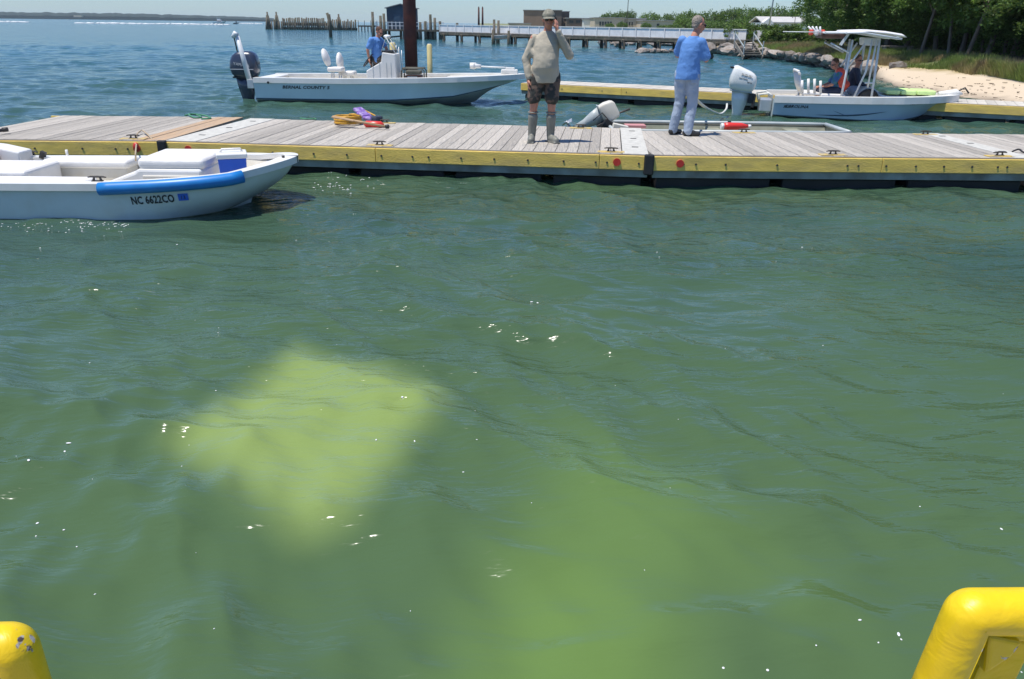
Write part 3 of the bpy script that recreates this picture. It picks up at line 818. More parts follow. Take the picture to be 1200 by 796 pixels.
def outboard(parent, base, sc, cowlm, legm, tilt=0.0, words=None, label=None, fat=1.0, snout=0.0, boxy=False):
    """x forward is the boat; base = top of the transom. cowling > stripe and lettering; leg, bracket, propeller"""
    R = Matrix.Translation(V(base)) @ Matrix.Rotation(tilt, 4, 'Y') @ Matrix.Scale(sc, 4)
    def X(mb): mb.v = [tuple(R @ V(p)) for p in mb.v]; return mb
    # cowling: lofted rounded sections, bottom to top
    secs = [(0.02, -0.66, -0.12, 0.17), (0.10, -0.74, -0.06, 0.225), (0.25, -0.78, -0.03, 0.245), (0.42, -0.76, -0.04, 0.24), (0.55, -0.70, -0.07, 0.22), (0.63, -0.60, -0.13, 0.18), (0.675, -0.48, -0.22, 0.10)]
    if boxy: secs = [(0.0, -0.62, -0.12, 0.19), (0.05, -0.66, -0.08, 0.225), (0.22, -0.67, -0.06, 0.235), (0.42, -0.63, -0.07, 0.225), (0.49, -0.58, -0.10, 0.20), (0.52, -0.52, -0.16, 0.15)]
    ex_ = 0.22 if boxy else 0.45
    rings = []
    for z, xa, xb, hw in secs:
        if snout and z > 0.5: xa -= snout * (z - 0.5) / 0.17
        cx, hx = (xa + xb) / 2, (xb - xa) / 2
        rings.append([(cx + hx * math.copysign(abs(math.cos(a)) ** ex_, math.cos(a)), hw * fat * math.copysign(abs(math.sin(a)) ** (ex_ + 0.04), math.sin(a)), z) for a in [2 * PI * k / 28 for k in range(28)]])
    if snout: rings = [[(x_, y_, z - 0.30 * (x_ + 0.80) * (z / 0.67) ** 2 + 0.06 * (z / 0.67)) for x_, y_, z in r_] for r_ in rings]
    mo = X(MB().loft(rings)).build('outboard_motor', cowlm, parent, label=label)
    X(MB().box((-0.40, 0, 0.015), (0.60, 0.36, 0.04))).build('cowl_seam', M['black'] if cowlm == M['navy'] else M['greyleg'], mo, bevel=0.01)
    if snout: X(MB().box((-0.765, 0, 0.605), (0.10, 0.28, 0.05))).build('hood_vent', M['black'], mo, bevel=0.01)
    leg = MB().loft([[(x_, y_, z) for x_, y_ in ((a, -h * 0.6), ((a + b) / 2, -h), (b, -h * 0.5), (b, h * 0.5), ((a + b) / 2, h), (a, h * 0.6))]
                     for z, a, b, h in ((0.0, -0.64, -0.16, 0.15), (-0.25, -0.60, -0.18, 0.11), (-0.55, -0.52, -0.24, 0.07), (-0.85, -0.50, -0.26, 0.045))])
    X(leg).build('motor_leg', legm, mo)
    X(MB().box((-0.42, 0, -0.87), (0.55, 0.22, 0.02))).build('cavitation_plate', legm, mo)
    lo = MB().loft([[(x_, y_, z) for x_, y_ in ((a, 0), ((a + b) / 2, -h), (b, 0), ((a + b) / 2, h))] for z, a, b, h in ((-0.86, -0.50, -0.26, 0.04), (-1.0, -0.48, -0.24, 0.035), (-1.25, -0.42, -0.34, 0.01))])
    lo.ell((-0.40, 0, -1.03), (0.28, 0.065, 0.065), 10, 6); X(lo).build('gearcase', legm, mo)
    pr = MB().cyl((-0.66, 0, -1.03), (-0.74, 0, -1.03), 0.04)
    for k in range(3):
        a = k * 2 * PI / 3; c, s_ = math.cos(a), math.sin(a)
        pr.add([(-0.67, c * .03 - s_ * .05, -1.03 + s_ * .03 + c * .05), (-0.73, c * .03 + s_ * .05, -1.03 + s_ * .03 - c * .05), (-0.74, c * .19 + s_ * .06, -1.03 + s_ * .19 - c * .06), (-0.66, c * .19 - s_ * .06, -1.03 + s_ * .19 + c * .06)], [(0, 1, 2, 3)])
    X(pr).build('propeller', M['alu'], mo)
    br = MB().box((-0.09, 0, -0.14), (0.16, 0.28, 0.26)); br.box((-0.0, 0, -0.2), (0.05, 0.34, 0.36)); br.cyl((-0.1, -0.19, -0.02), (-0.1, 0.19, -0.02), 0.03)
    X(br).build('clamp_bracket', M['black'] if legm != M['greyleg'] else M['darkmetal'], mo, bevel=0.01)
    if words:
        for (s_, size, x_, z_, mt) in words:
            text(s_, size, R @ face_mtx((x_, -0.246 * fat, z_), (1, 0, -0.12), (0, 0, 1)), mt, mo, thick=0.004)
    return mo


# ---- bay boat on the left (heading right)
pS = at(300, 121, 0)
bay = thing('bay_boat', 'long pale blue centre console boat with a big dark navy outboard', 'boat', (pS.x, pS.y + 1.05, 0.0), math.radians(-1.5), 'open motorboats at the docks')
bow = atY(617, 88, 21.8)
Lb = (bow.x - pS.x)
BH = Hull(Lb, 2.35, [(0, 0.57), (0.35, 0.58), (0.7, 0.63), (1, 0.70)], [(0, 0.86), (0.2, 0.97), (0.45, 1.0), (0.62, 0.95), (0.75, 0.82), (0.86, 0.60), (0.94, 0.36), (0.98, 0.18), (1, 0.03)],
          [(0, 0.05), (0.5, 0.06), (0.75, 0.16), (1, 0.5)], [(0, -0.25), (0.7, -0.22), (0.9, 0.05), (1, 0.45)], cf=0.90, rake=0.07, rake_k=0.15, flare=0.35)
hb = BH.strip(0.0, 0.86, 6); BH.transom(hb)
hob = hb.build('hull', M['hull_bay'], bay)
BH.strip(0.86, 0.93, 1).build('boot_stripe', M['stripe'], bay)
BH.strip(0.93, 2.0, 4).build('hull_bottom', M['bottom'], bay)
BH.cap(0.24, 0.06, 0.065).build('gunwale', M['gel'], bay)
BH.liner(0.24, 0.22, 0.70).build('liner', M['gelint'], bay)
BH.strip(0.05, 0.10, 1, off=0.012).build('rub_rail', M['greyleg'], bay)
mw = [('YAMAHA', 0.10, -0.63, 0.33, M['letterlight'])]
mo = outboard(bay, (-0.12, 0.0, 0.54), 1.02, M['navy'], M['navy'], tilt=0.03, words=mw, label='dark navy outboard motor')
st = MB().box((-0.40, -0.262, 0.24), (0.60, 0.012, 0.018)); st.v = [(p[0] * 1.02 - 0.12, p[1] * 1.02, p[2] * 1.02 + 0.54) for p in st.v]; st.build('silver_stripe', M['letterlight'], mo)
# transom step behind the near gunwale
MB().box((0.17, 0, 0.575), (0.42, 1.85, 0.07)).build('stern_deck', M['gel'], bay, bevel=0.02)
# shallow-water anchor pole, folded upright
a0 = at(292, 103, 0)
apx = MB(); y_ = -0.80
apx.tube([(-0.16, y_, 0.50), (-0.36, y_, 1.63)], [0.075, 0.055], 8); apx.tube([(-0.36, y_, 1.63), (-0.40, y_, 1.68), (-0.48, y_, 1.58)], [0.07, 0.075, 0.05], 8)
ap = apx.build('anchor_pole', M['whitepipe'], bay, smooth=True, label='white folded shallow water anchor arm standing at the stern')
MB().tube([(-0.44, y_, 1.56), (-0.40, y_, 1.24)], 0.018).build('anchor_spike', M['black'], ap)
MB().box((-0.13, y_, 0.46), (0.16, 0.16, 0.22)).build('anchor_bracket', M['alu'], ap, bevel=0.01)
# helm seats
def fold_seat(x, y, z, lean, name='helm_seat'):
    s_ = MB(); s_.box((x, y, z), (0.40, 0.42, 0.12)); so_ = s_.build(name, M['vinyl'], bay, bevel=0.04, seg=3)
    R = Matrix.Rotation(lean, 3, 'Y'); c = V((x - 0.20, y, z + 0.10))
    bk = MB().ell(c + R @ V((0, 0, 0.20)), (0.09, 0.22, 0.24), 16, 10, rot=R); bk.build('seat_back', M['vinyl'], so_)
    lg = MB()
    for dx in (-0.13, 0.13):
        for dy in (-0.15, 0.15): lg.tube([(x + dx, y + dy, 0.24), (x + dx * 0.7, y + dy * 0.7, z - 0.05)], 0.016, 6)
    lg.build('seat_frame', M['alu'], so_)
xs = lambda px, y, z: xloc(bay, px, y, z)
fold_seat(xs(394, 0.1, 0.8), 0.10, 0.80, -0.28)
fold_seat(xs(408, 0.5, 0.7), 0.50, 0.68, -0.05)
# console
cx0 = xs(429, -0.4, 0.9)
con = MB().prism([(cx0, 0.22), (cx0 + 0.80, 0.22), (cx0 + 0.78, 1.22), (cx0 + 0.44, 1.26), (cx0 + 0.40, 1.02), (cx0, 0.80)], -0.40, 0.40)
co = con.build('console', M['gel'], bay, bevel=0.02)
for dx in (0.18, 0.36, 0.54, 0.66):
    MB().box((cx0 + dx, -0.402, 0.76), (0.012, 0.008, 0.5)).build('console_seam', M['greyleg'], co)
MB().box((cx0 + 0.56, 0, 1.275), (0.30, 0.70, 0.05)).build('dash_box', M['black'], co, bevel=0.01)
wf = MB()
for y_ in (-0.3, 0.3):
    wf.tube([(cx0 + 0.40, y_, 1.26), (cx0 + 0.52, y_ * 0.7, 1.62), (cx0 + 0.76, y_, 1.26)], 0.014, 6)
wf.tube([(cx0 + 0.52, -0.21, 1.62), (cx0 + 0.52, 0.21, 1.62)], 0.02, 6); wf.ell((cx0 + 0.52, 0, 1.64), (0.10, 0.12, 0.05))
wf.build('windscreen_frame', M['whitepipe'], co)
sw_ = MB(); 
cc = V((cx0 - 0.02, 0, 1.04)); Rw = Matrix.Rotation(-0.9, 3, 'Y')
sw_.tube([cc + Rw @ V((0.19 * math.cos(a), 0.19 * math.sin(a), 0)) for a in [2 * PI * k / 20 for k in range(21)]], 0.016, 6, cap=False)
for a in (0.5, 2.6, 4.7): sw_.tube([cc, cc + Rw @ V((0.19 * math.cos(a), 0.19 * math.sin(a), 0))], 0.012, 6)
sw_.tube([cc, cc - Rw @ V((0, 0, 0.16))], 0.03, 8); sw_.build('steering_wheel', M['black'], co)
rd = MB()
for dx, hh in ((0.70, 1.42), (0.77, 1.38), (0.84, 1.30)): rd.tube([(cx0 + dx, 0.28, 0.7), (cx0 + dx, 0.28, hh)], 0.012, 6)
rd.build('rod_holder', M['alu'], co)
# trolling motor on the bow
xb = Lb - 0.55
tm = MB().box((xb + 0.10, 0, 0.80), (0.44, 0.26, 0.12)); tm.box((xb + 0.12, 0, 0.87), (0.24, 0.18, 0.08))
tmo = tm.build('trolling_motor', M['gel'], bay, bevel=0.02, label='white trolling motor folded flat on the bow')
MB().tube([(xb - 0.72, -0.05, 0.93), (xb + 0.15, -0.05, 0.90)], 0.020, 8).build('shaft', M['whitepipe'], tmo)
MB().tube([(xb - 0.95, -0.05, 0.94), (xb - 0.88, -0.05, 0.945), (xb - 0.66, -0.05, 0.93)], [0.035, 0.065, 0.05], 10).build('motor_pod', M['white'], tmo)
MB().cyl((xb - 0.86, -0.05, 0.86), (xb - 0.86, -0.05, 1.02), 0.10, n=3).build('propeller', M['white'], tmo)
MB().cyl((0.42, -1.10, 0.52), (0.42, -1.13, 0.52), 0.03, n=10).build('drain_fitting', M['black'], bay)
# hull name
a_ = BH.P(0.10, 0.38, -1); b2_ = BH.P(0.36, 0.38, -1)
nm_ = text('BERNAL COUNTY 5', 0.105, face_mtx(a_ + V((0.05, -0.030, 0.0)), b2_ - a_, (0, 0, 1)), M['letter'], bay, shear=0.25, sx=1.28, bold=0.03); wrap(nm_, BH)

gen = thing('generator', 'dark red framed generator standing on the boat deck in front of the console', 'generator', ROOT[bay.name] @ V((cx0 + 1.20, 0.0, 0.24)), math.radians(-1.5))
g_ = MB().box((0, 0, 0.28), (0.44, 0.36, 0.34)); g_.build('engine_block', M['genset'], gen, bevel=0.03)
fr = MB()
for y_ in (-0.22, 0.22):
    fr.tube([(-0.3, y_, 0.0), (-0.3, y_, 0.56), (-0.24, y_, 0.62), (0.24, y_, 0.62), (0.3, y_, 0.56), (0.3, y_, 0.0)], 0.02, 6)
for x_ in (-0.26, 0.26): fr.tube([(x_, -0.22, 0.62), (x_, 0.22, 0.62)], 0.02, 6)
fr.build('frame', M['olivedark'], gen)
MB().box((-0.02, -0.19, 0.36), (0.26, 0.02, 0.12)).build('control_panel', M['greyleg'], gen)
MB().box((0.0, 0, 0.52), (0.42, 0.34, 0.10)).build('fuel_tank', M['olivedark'], gen, bevel=0.03)

# ---- skiff on the right (heading right, a little towards the camera)
nc = at(905, 138.5, 0.0)
YAW = math.radians(-11)
hd = V((math.cos(YAW), math.sin(YAW), 0)); lf = V((-hd.y, hd.x, 0))
SB = 2.15
orig = nc + lf * (SB / 2 * 0.93)
skiff = thing('skiff', 'grey blue skiff with a white outboard and a pipe framed T top', 'boat', (orig.x, orig.y, 0), YAW, 'open motorboats at the docks')
tipw = atY(1133, 115.5, 18.7)
Ls = (tipw - orig).dot(hd)
SHu = Hull(Ls, SB, [(0, 0.43), (0.4, 0.45), (0.7, 0.47), (1, 0.50)], [(0, 0.93), (0.2, 0.98), (0.5, 1.0), (0.66, 0.92), (0.80, 0.72), (0.90, 0.48), (0.96, 0.28), (1, 0.04)],
           [(0, 0.04), (0.45, -0.02), (0.7, -0.02), (0.85, 0.06), (1, 0.26)], [(0, -0.16), (0.65, -0.18), (0.85, -0.06), (1, 0.24)], cf=0.93, rake=0.12, rake_k=0.22, flare=0.25)
hb = SHu.strip(0.0, 0.90, 6)
hb.build('hull', M['hull_skiff'], skiff)
SHu.transom(MB()).build('transom', M['hull_whaler'], skiff)
SHu.strip(0.90, 0.94, 1).build('boot_stripe', M['stripe'], skiff)
SHu.strip(0.94, 2.0, 4).build('hull_bottom', M['bottom'], skiff)
SHu.cap(0.2, 0.07, 0.08).build('gunwale', M['gel'], skiff)
SHu.liner(0.2, 0.12, 0.66).build('liner', M['gelint'], skiff)
sw2 = [('SUZUKI', 0.085, -0.50, 0.44, M['letter']), ('FOUR STROKE', 0.035, -0.54, 0.36, M['letter']), ('DF 90', 0.05, -0.30, 0.26, M['letter'])]
outboard(skiff, (-0.40, -0.42, 0.50), 0.86, M['whitecowl'], M['whitecowl'], tilt=0.10, words=sw2, label='white outboard motor with a hooded cowling', snout=0.14, fat=1.0)
MB().box((-0.15, -0.42, 0.25), (0.28, 0.45, 0.30)).build('motor_mount', M['alu'], skiff, bevel=0.03)
for y_, k in ((-0.55, 0), (0.1, 1)):
    pb = MB(); pb.tube([(0.0, y_, 0.15), (-0.25, y_ + 0.02, 0.30), (-0.32, y_ + 0.05, 0.48), (-0.1, y_ + 0.04, 0.52), (0.0, y_, 0.45)], 0.028, 6)
    pb.build('steering_hose', M['whitehose'], skiff)
# side rack / bracket seen behind the engine
lad = MB().box((-0.80, 0.42, 0.34), (0.05, 0.10, 0.46)); lad.box((-0.70, 0.42, 0.52), (0.26, 0.1, 0.04)); lad.box((-0.70, 0.42, 0.15), (0.26, 0.1, 0.04))
lad.build('boarding_ladder', M['whitepipe'], skiff, bevel=0.01)
xk = lambda px, y, z: xloc(skiff, px, y, z)
# white slatted stern seat
sx_ = xk(940, -0.2, 0.55)
se = MB().box((sx_ + 0.22, 0.1, 0.52), (0.46, 0.9, 0.06)); so_ = se.build('stern_seat', M['vinyl'], skiff, bevel=0.02, label='white slatted folding seat')
for k in range(5):
    yy = -0.30 + k * 0.20
    MB().tube([(sx_ + 0.00, yy, 0.55), (sx_ - 0.08, yy, 0.72), (sx_ - 0.14, yy + 0.0, 0.98)], 0.032, 8).build('slat', M['vinyl'], so_)
MB().tube([(sx_ - 0.14, -0.36, 0.96), (sx_ - 0.16, -0.3, 1.02), (sx_ - 0.16, 0.5, 1.02), (sx_ - 0.14, 0.56, 0.96)], 0.03, 8).build('top_rail', M['vinyl'], so_)
for k in range(4): MB().tube([(sx_ - 0.02 + k * 0.14, -0.34, 0.55), (sx_ - 0.06 + k * 0.14, -0.34, 0.8 + 0.04 * (2 - abs(k - 1.5)))], 0.03, 8).build('slat', M['vinyl'], so_)
lgs = MB()
for dx in (0.02, 0.42):
    for dy in (-0.25, 0.45): lgs.tube([(sx_ + dx, dy, 0.2), (sx_ + dx, dy, 0.52)], 0.025, 6)
lgs.build('seat_frame', M['alu'], so_)
# T-top
tx = [xk(p, -0.4, 0.7) for p in (990, 996, 1012, 1018, 1024)]
tt = MB()
zt = 1.86
xa, xb_ = xk(990, -0.42, 0.8), xk(1021, -0.42, 0.8)
tt.tube([(xa - 0.05, -0.42, 0.13), (xa + 0.0, -0.42, 1.0), (xa + 0.02, -0.42, zt - 0.12)], 0.026, 8)
tt.tube([(xa + 0.10, 0.42, 0.13), (xa + 0.12, 0.42, zt - 0.12)], 0.026, 8)
tt.tube([(xb_ + 0.06, -0.42, 0.13), (xb_ + 0.05, -0.42, 0.9), (xb_ + 0.02, -0.42, zt - 0.12)], 0.026, 8)
tt.tube([(xb_ - 0.10, 0.42, 0.13), (xb_ - 0.12, 0.42, zt - 0.12)], 0.026, 8)
tt.tube([(xa + 0.15, -0.43, 0.13), (xa + 0.42, -0.43, 1.05), (xa + 0.44, -0.43, zt - 0.12)], 0.022, 8)
tt.tube([(xa + 0.52, -0.43, 0.70), (xa + 0.54, -0.43, zt - 0.12)], 0.022, 8)
for y_ in (-0.42, 0.42): tt.tube([(xa - 0.45, y_, zt - 0.20), (xa + 0.02, y_, zt - 0.42)], 0.02, 6); tt.tube([(xa - 0.0, y_, zt - 0.75), (xa + 0.30, y_, zt - 0.2)], 0.02, 6)
tt.tube([(xa + 0.44, -0.43, 0.80), (xb_ + 0.05, -0.42, 0.80)], 0.02, 6)
top = tt.build('top_frame', M['whitepipe'], skiff)
rf = MB()
for y_ in (-0.72, -0.42, 0.42, 0.72): rf.tube([(xa - 0.65, y_, zt + 0.02), (xa + 0.2, y_, zt + 0.03), (xb_ + 0.42, y_, zt - 0.09)], 0.024, 6)
for x_ in (-0.65, -0.2, 0.4, 0.9): rf.tube([(xa + x_, -0.75, zt + 0.02 - max(0, x_ - 0.3) * 0.12), (xa + x_, 0.75, zt + 0.02 - max(0, x_ - 0.3) * 0.12)], 0.022, 6)
rf.build('roof_frame', M['whitepipe'], top)
cn = MB().loft([[(xa + x_, -0.74, z_), (xa + x_, -0.4, z_ + 0.05), (xa + x_, 0.4, z_ + 0.05), (xa + x_, 0.74, z_), (xa + x_, 0.7, z_ - 0.005), (xa + x_, -0.7, z_ - 0.005)] for x_, z_ in ((-0.2, zt + 0.03), (0.3, zt + 0.05), (0.7, zt + 0.02), (1.05, zt - 0.03), (1.10, zt - 0.05))])
cn.build('canopy', M['white'], top)
MB().box((xa + 0.46, -0.1, zt - 0.16), (0.34, 0.5, 0.17), top=(1.15, 1)).build('electronics_box', M['gel'], top, bevel=0.03)
MB().box((xa - 0.40, 0, zt - 0.05), (0.55, 1.0, 0.11), top=(1.1, 1.1)).build('rolled_curtain', M['genset'], top, bevel=0.05)
MB().box((xa - 0.16, -0.5, zt - 0.09), (0.06, 0.06, 0.34), Matrix.Rotation(0.5, 3, 'Y')).build('antenna_mount', M['whitepipe'], top)
MB().tube([(xa - 1.55, -0.5, zt + 0.03), (xa - 0.6, -0.5, zt + 0.03)], 0.010, 6).build('antenna', M['whitepipe'], top)
for k in range(4):
    MB().tube([(xa - 0.70, -0.45 + k * 0.26, zt - 0.02), (xa - 0.74 - 0.05 * k, -0.45 + k * 0.26, zt + 0.15)], 0.022, 8).build('rod_holder', M['whitepipe'], top)
    pass
for k in range(3):
    MB().box((xa - 0.64 - k * 0.10, -0.3 + k * 0.2, zt + 0.02), (0.08, 0.24, 0.13)).build('life_vest_bundle', M['orange'] if k != 1 else M['white'], top, bevel=0.03)
# grey console with a rounded front arch
ck = xk(1003, -0.34, 0.5)
arch = [(ck + 0.02, 0.12)] + [(ck + 0.27 - 0.26 * math.cos(a), 0.44 + 0.26 * math.sin(a)) for a in [PI * k / 12 for k in range(13)]] + [(ck + 0.54, 0.12)]
c2o = MB().prism(arch, -0.34, 0.34).build('console', M['greyleg'], skiff, bevel=0.015)
MB().tube([(ck + 0.27 - 0.22 * math.cos(a), -0.36, 0.42 + 0.22 * math.sin(a)) for a in [PI * k / 12 for k in range(13)]], 0.03, 6).build('arch_trim', M['black'], c2o)
MB().cyl((ck + 0.27, -0.345, 0.48), (ck + 0.27, -0.37, 0.48), 0.16, n=20).build('console_hatch', M['darkmetal'], c2o)
MB().box((xk(972, 0.0, 0.4), 0.0, 0.32), (0.55, 0.8, 0.42)).build('helm_bench', M['vinyl'], skiff, bevel=0.03)
# lime cushions on the fore deck
fx = xk(1037, -0.2, 0.55); fdz = 0.60
for k, (l_, w_) in enumerate(((0.30, 0.9), (0.34, 0.85), (0.42, 0.75))):
    x0_ = fx + sum((0.30, 0.34, 0.42)[:k]) + 0.02 * k
    MB().box((x0_ + l_ / 2, 0.1, fdz), (l_, w_, 0.10)).build('fore_cushion', M['lime'], skiff, bevel=0.03, label='lime green cushion on the fore deck')
MB().box((fx + 0.5, 0.05, 0.49), (1.2, 1.2, 0.06), top=(0.95, 0.8)).build('fore_locker', M['gel'], skiff, bevel=0.02)
MB().tube([(fx + 1.22, 0.0, 0.56), (fx + 1.6, 0.0, 0.60), (fx + 1.75, 0.0, 0.58)], [0.06, 0.09, 0.02], 8).build('bow_fender', M['gel'], skiff)
MB().tube([(fx + 1.6, 0, 0.62), (fx + 1.78, 0.02, 0.72), (fx + 1.88, 0.0, 0.60)], 0.02, 6).build('anchor', M['darkmetal'], skiff)
# marks: name, swoosh, registration
def on_hull(H, t, u, off=0.02): return H.P(t, u, -1) + V((0, -off, 0))
nt0, nt1 = 0.045, 0.19
wrap(text('CAROLINA', 0.09, face_mtx(on_hull(SHu, 0.055, 0.46), on_hull(SHu, 0.19, 0.46) - on_hull(SHu, 0.055, 0.46), (0, 0, 1)), M['letter'], skiff, bold=0.02, shear=0.3, sx=1.15), SHu)
wrap(text('SKIFF', 0.08, face_mtx(on_hull(SHu, 0.05, 0.48), on_hull(SHu, 0.19, 0.48) - on_hull(SHu, 0.05, 0.48), (0, 0, 1)), M['letter'], skiff, bold=0.02, shear=0.3, sx=1.1), SHu)
wrap(text('NC 8067', 0.085, face_mtx(on_hull(SHu, 0.715, 0.23, 0.03), on_hull(SHu, 0.80, 0.2, 0.03) - on_hull(SHu, 0.715, 0.23, 0.03), (0, 0, 1)), M['letter'], skiff, sx=1.0), SHu)
def swoosh(H, t0, t1, u0, u1, w_, name, bow_=0.06):
    mb = MB(); vs = []
    for i in range(25):
        q = i / 24; t = lerp(t0, t1, q); u = lerp(u0, u1, q) + bow_ * math.sin(PI * q); h = w_ * math.sin(PI * q) ** 0.8
        vs += [H.P(t, u - h, -1) + V((0, -0.008, 0)), H.P(t, u + h, -1) + V((0, -0.008, 0))]
    mb.add(vs, [(2 * i, 2 * i + 1, 2 * i + 3, 2 * i + 2) for i in range(24)])
    return mb.build(name, M['stripe'], skiff)
swoosh(SHu, 0.22, 0.60, 0.78, 0.50, 0.035, 'hull_swoosh', 0.08)
swoosh(SHu, 0.31, 0.40, 0.52, 0.80, 0.012, 'hull_swoosh', 0.0)

# ---- small white skiff at the left, close to the camera
wn = at(60, 255.5, 0.0)
WB = 1.85; WL = 4.35
tipw = at(345, 186, 0.52)
wyaw = math.radians(0.6)
orw = V((tipw.x - WL, wn.y + WB / 2 * 0.93, 0))
wh = thing('small_skiff', 'small white open boat with a blue foam tube on its near gunwale', 'boat', (orw.x, orw.y, 0), wyaw)
WH = Hull(WL, WB, [(0, 0.33), (0.58, 0.345), (0.88, 0.42), (1, 0.51)], lambda t: (0.96 + 0.04 * min(1, t / 0.4)) if t < 0.66 else max(0.02, (1 - ((t - 0.66) / 0.34) ** 2.6) ** 0.62),
          [(0, -0.04), (0.75, -0.04), (0.9, -0.03), (1, 0.06)], [(0, -0.16), (0.75, -0.16), (0.9, -0.14), (1, 0.0)], cf=0.95, rake=0.125, rake_k=0.13, flare=-0.45, n=64, cfp=0.62, cfe=2.6, tm=lambda x: 1 - (1 - x) ** 1.9, bx=0.10)
hb = WH.strip(0.0, 1.0, 6); WH.transom(hb); hb.build('hull', M['hull_whaler'], wh)
WH.strip(0.93, 1.0, 1, off=0.003).build('waterline_stain', pm('waterline_scum', (0.36, 0.38, 0.27), 0.7, 0.3, 6), wh)
WH.strip(1.0, 2.0, 4).build('hull_bottom', M['hull_whaler'], wh)
WH.strip(-0.03, 0.055, 1, off=0.022).build('rub_rail', M['darkmetal'], wh)
WH.cap(0.13, 0.04, 0.035, over=0.03).build('gunwale', M['gel'], wh)
WH.liner(0.13, 0.16, 0.93, fore_deck=True).build('liner', M['gelint'], wh)
xw = lambda px, y, z: V((xloc(wh, px, y, z), y, z))
# side benches
l0, l1 = xw(-60, -0.6, 0.42).x, xw(105, -0.6, 0.42).x
MB().box(((l0 + l1) / 2, -0.60, 0.31), (l1 - l0, 0.34, 0.12)).build('near_side_cushion', M['vinyl'], wh, bevel=0.045, seg=4)
l0, l1 = xw(51, 0.5, 0.42).x, xw(152, 0.5, 0.42).x
fb = MB().box(((l0 + l1) / 2, 0.60, 0.35), (l1 - l0, 0.38, 0.11)); fb.build('far_side_cushion', M['vinyl'], wh, bevel=0.045, seg=4)
MB().box(((l0 + l1) / 2, 0.58, 0.23), (l1 - l0 - 0.05, 0.30, 0.14)).build('far_bench_base', M['gelint'], wh)
MB().box((xw(5, 0, 0.4).x, 0.0, 0.30), (0.9, 0.75, 0.22)).build('stern_seat', M['vinyl'], wh, bevel=0.04, seg=3)
# console box with cushion lid
c0, c1, c2_ = xw(122, -0.45, 0.35).x, xw(166, -0.4, 0.5).x, xw(242, -0.4, 0.5).x
cb = MB().prism([(c0, 0.17), (c2_ - 0.02, 0.17), (c2_ - 0.02, 0.47), (c1, 0.47), (c1 - 0.05, 0.43), (c0, 0.30)], -0.52, 0.30)
cbo = cb.build('console_locker', M['gel'], wh, bevel=0.03)
MB().box(((c1 + c2_) / 2, -0.11, 0.52), (c2_ - c1 + 0.02, 0.78, 0.12)).build('locker_cushion', M['vinyl'], cbo, bevel=0.05, seg=4)
MB().box(((c1 + c2_) / 2, -0.532, 0.38), ((c2_ - c1) * 0.86, 0.03, 0.045)).build('locker_hinge_rail', M['gelint'], cbo, bevel=0.01)
MB().box(((c1 + c2_) / 2 + 0.02, -0.532, 0.31), ((c2_ - c1) * 0.45, 0.03, 0.06)).build('locker_latch', M['gel'], cbo, bevel=0.01)
# raised white fairing at the far left with a faded red cushion
f0 = xw(-60, 0.6, 0.5).x; f1 = xw(24, 0.6, 0.5).x
fa = MB().prism([(f0, 0.17), (f1, 0.17), (f1, 0.47), (f1 - 0.28, 0.53), (f0, 0.60)], 0.55, 0.84)
fa.build('stern_fairing', M['gel'], wh, bevel=0.02)
MB().box(((f0 + f1) / 2 - 0.08, 0.46, 0.42), (f1 - f0 - 0.3, 0.18, 0.10)).build('red_cushion', M['pink'], wh, bevel=0.03)
# cleats on the gunwales and a white light
for px, py, yy, nm in ((112, 205, -0.80, 'near'), (34, 176, 0.86, 'far')):
    q = xw(px, yy, 0.5); c = cleat_meshes(); c.v = [(p[0] * 0.75 + q.x, p[1] * 0.75 + yy, p[2] * 0.75 + 0.385) for p in c.v]; c.build('cleat', M['darkmetal'], wh)
q = xw(71, 0.74, 0.5); MB().cyl((q.x, 0.86, 0.38), (q.x, 0.86, 0.46), 0.016).build('light_socket', M['gel'], wh)
MB().box((xw(42, 0.68, 0.5).x, 0.80, 0.40), (0.06, 0.05, 0.09), Matrix.Rotation(0.4, 3, 'Y')).build('oar_lock', M['darkmetal'], wh)
# blue foam fender tube along the near gunwale
def foam_pts(a, b, n=14): return [WH.P(lerp(a, b, i / n), 0, -1) + V((0, -0.035, -0.012)) for i in range(n + 1)]
ta, tb = xw(120, -0.85, 0.45).x / WL, xw(279, -0.83, 0.46).x / WL
MB().tube(foam_pts(ta, tb), 0.068, 18).build('blue_foam_tube', M['blue'], wh, label='blue foam tube lashed along the gunwale')
# bow eye
MB().cyl((WL - 0.10, -0.12, 0.53), (WL - 0.10, -0.12, 0.57), 0.02, n=3).build('bow_light', M['darkmetal'], wh)
# registration and sticker
def hull_text(s_, px, py, size, sx=1.0, mt='letter', thick=0.002):
    # find t,u on the near side under that pixel
    best = None
    for ti in range(400):
        t = ti / 400
        for ui in range(0, 20):
            p = ROOT[wh.name] @ WH.P(t, ui / 20, -1)
            d = p - CAM; x_ = 600 + F * d.dot(RT) / d.dot(FW); y_ = 398 - F * d.dot(UP) / d.dot(FW)
            e = (x_ - px) ** 2 + (y_ - py) ** 2
            if best is None or e < best[0]: best = (e, t, ui / 20)
    t, u = best[1:]
    a = WH.P(t, u, -1); b = WH.P(t + 0.05, u, -1); up = WH.P(t, u - 0.3, -1) - a
    return a + V((0, -0.016, 0)), b - a, up
a, r_, u_ = hull_text('', 154.5, 239.5, 0.1)
r_ = V((r_.x, r_.y, r_.z + 0.006))
wrap(text('NC 6622CO', 0.118, face_mtx(a, r_, u_), M['letter'], wh, name='registration_number', sx=0.70, thick=0.003, bold=0.025), WH)
a, r_, u_ = hull_text('', 210.5, 236.0, 0.1)
fm = face_mtx(a, r_, u_)
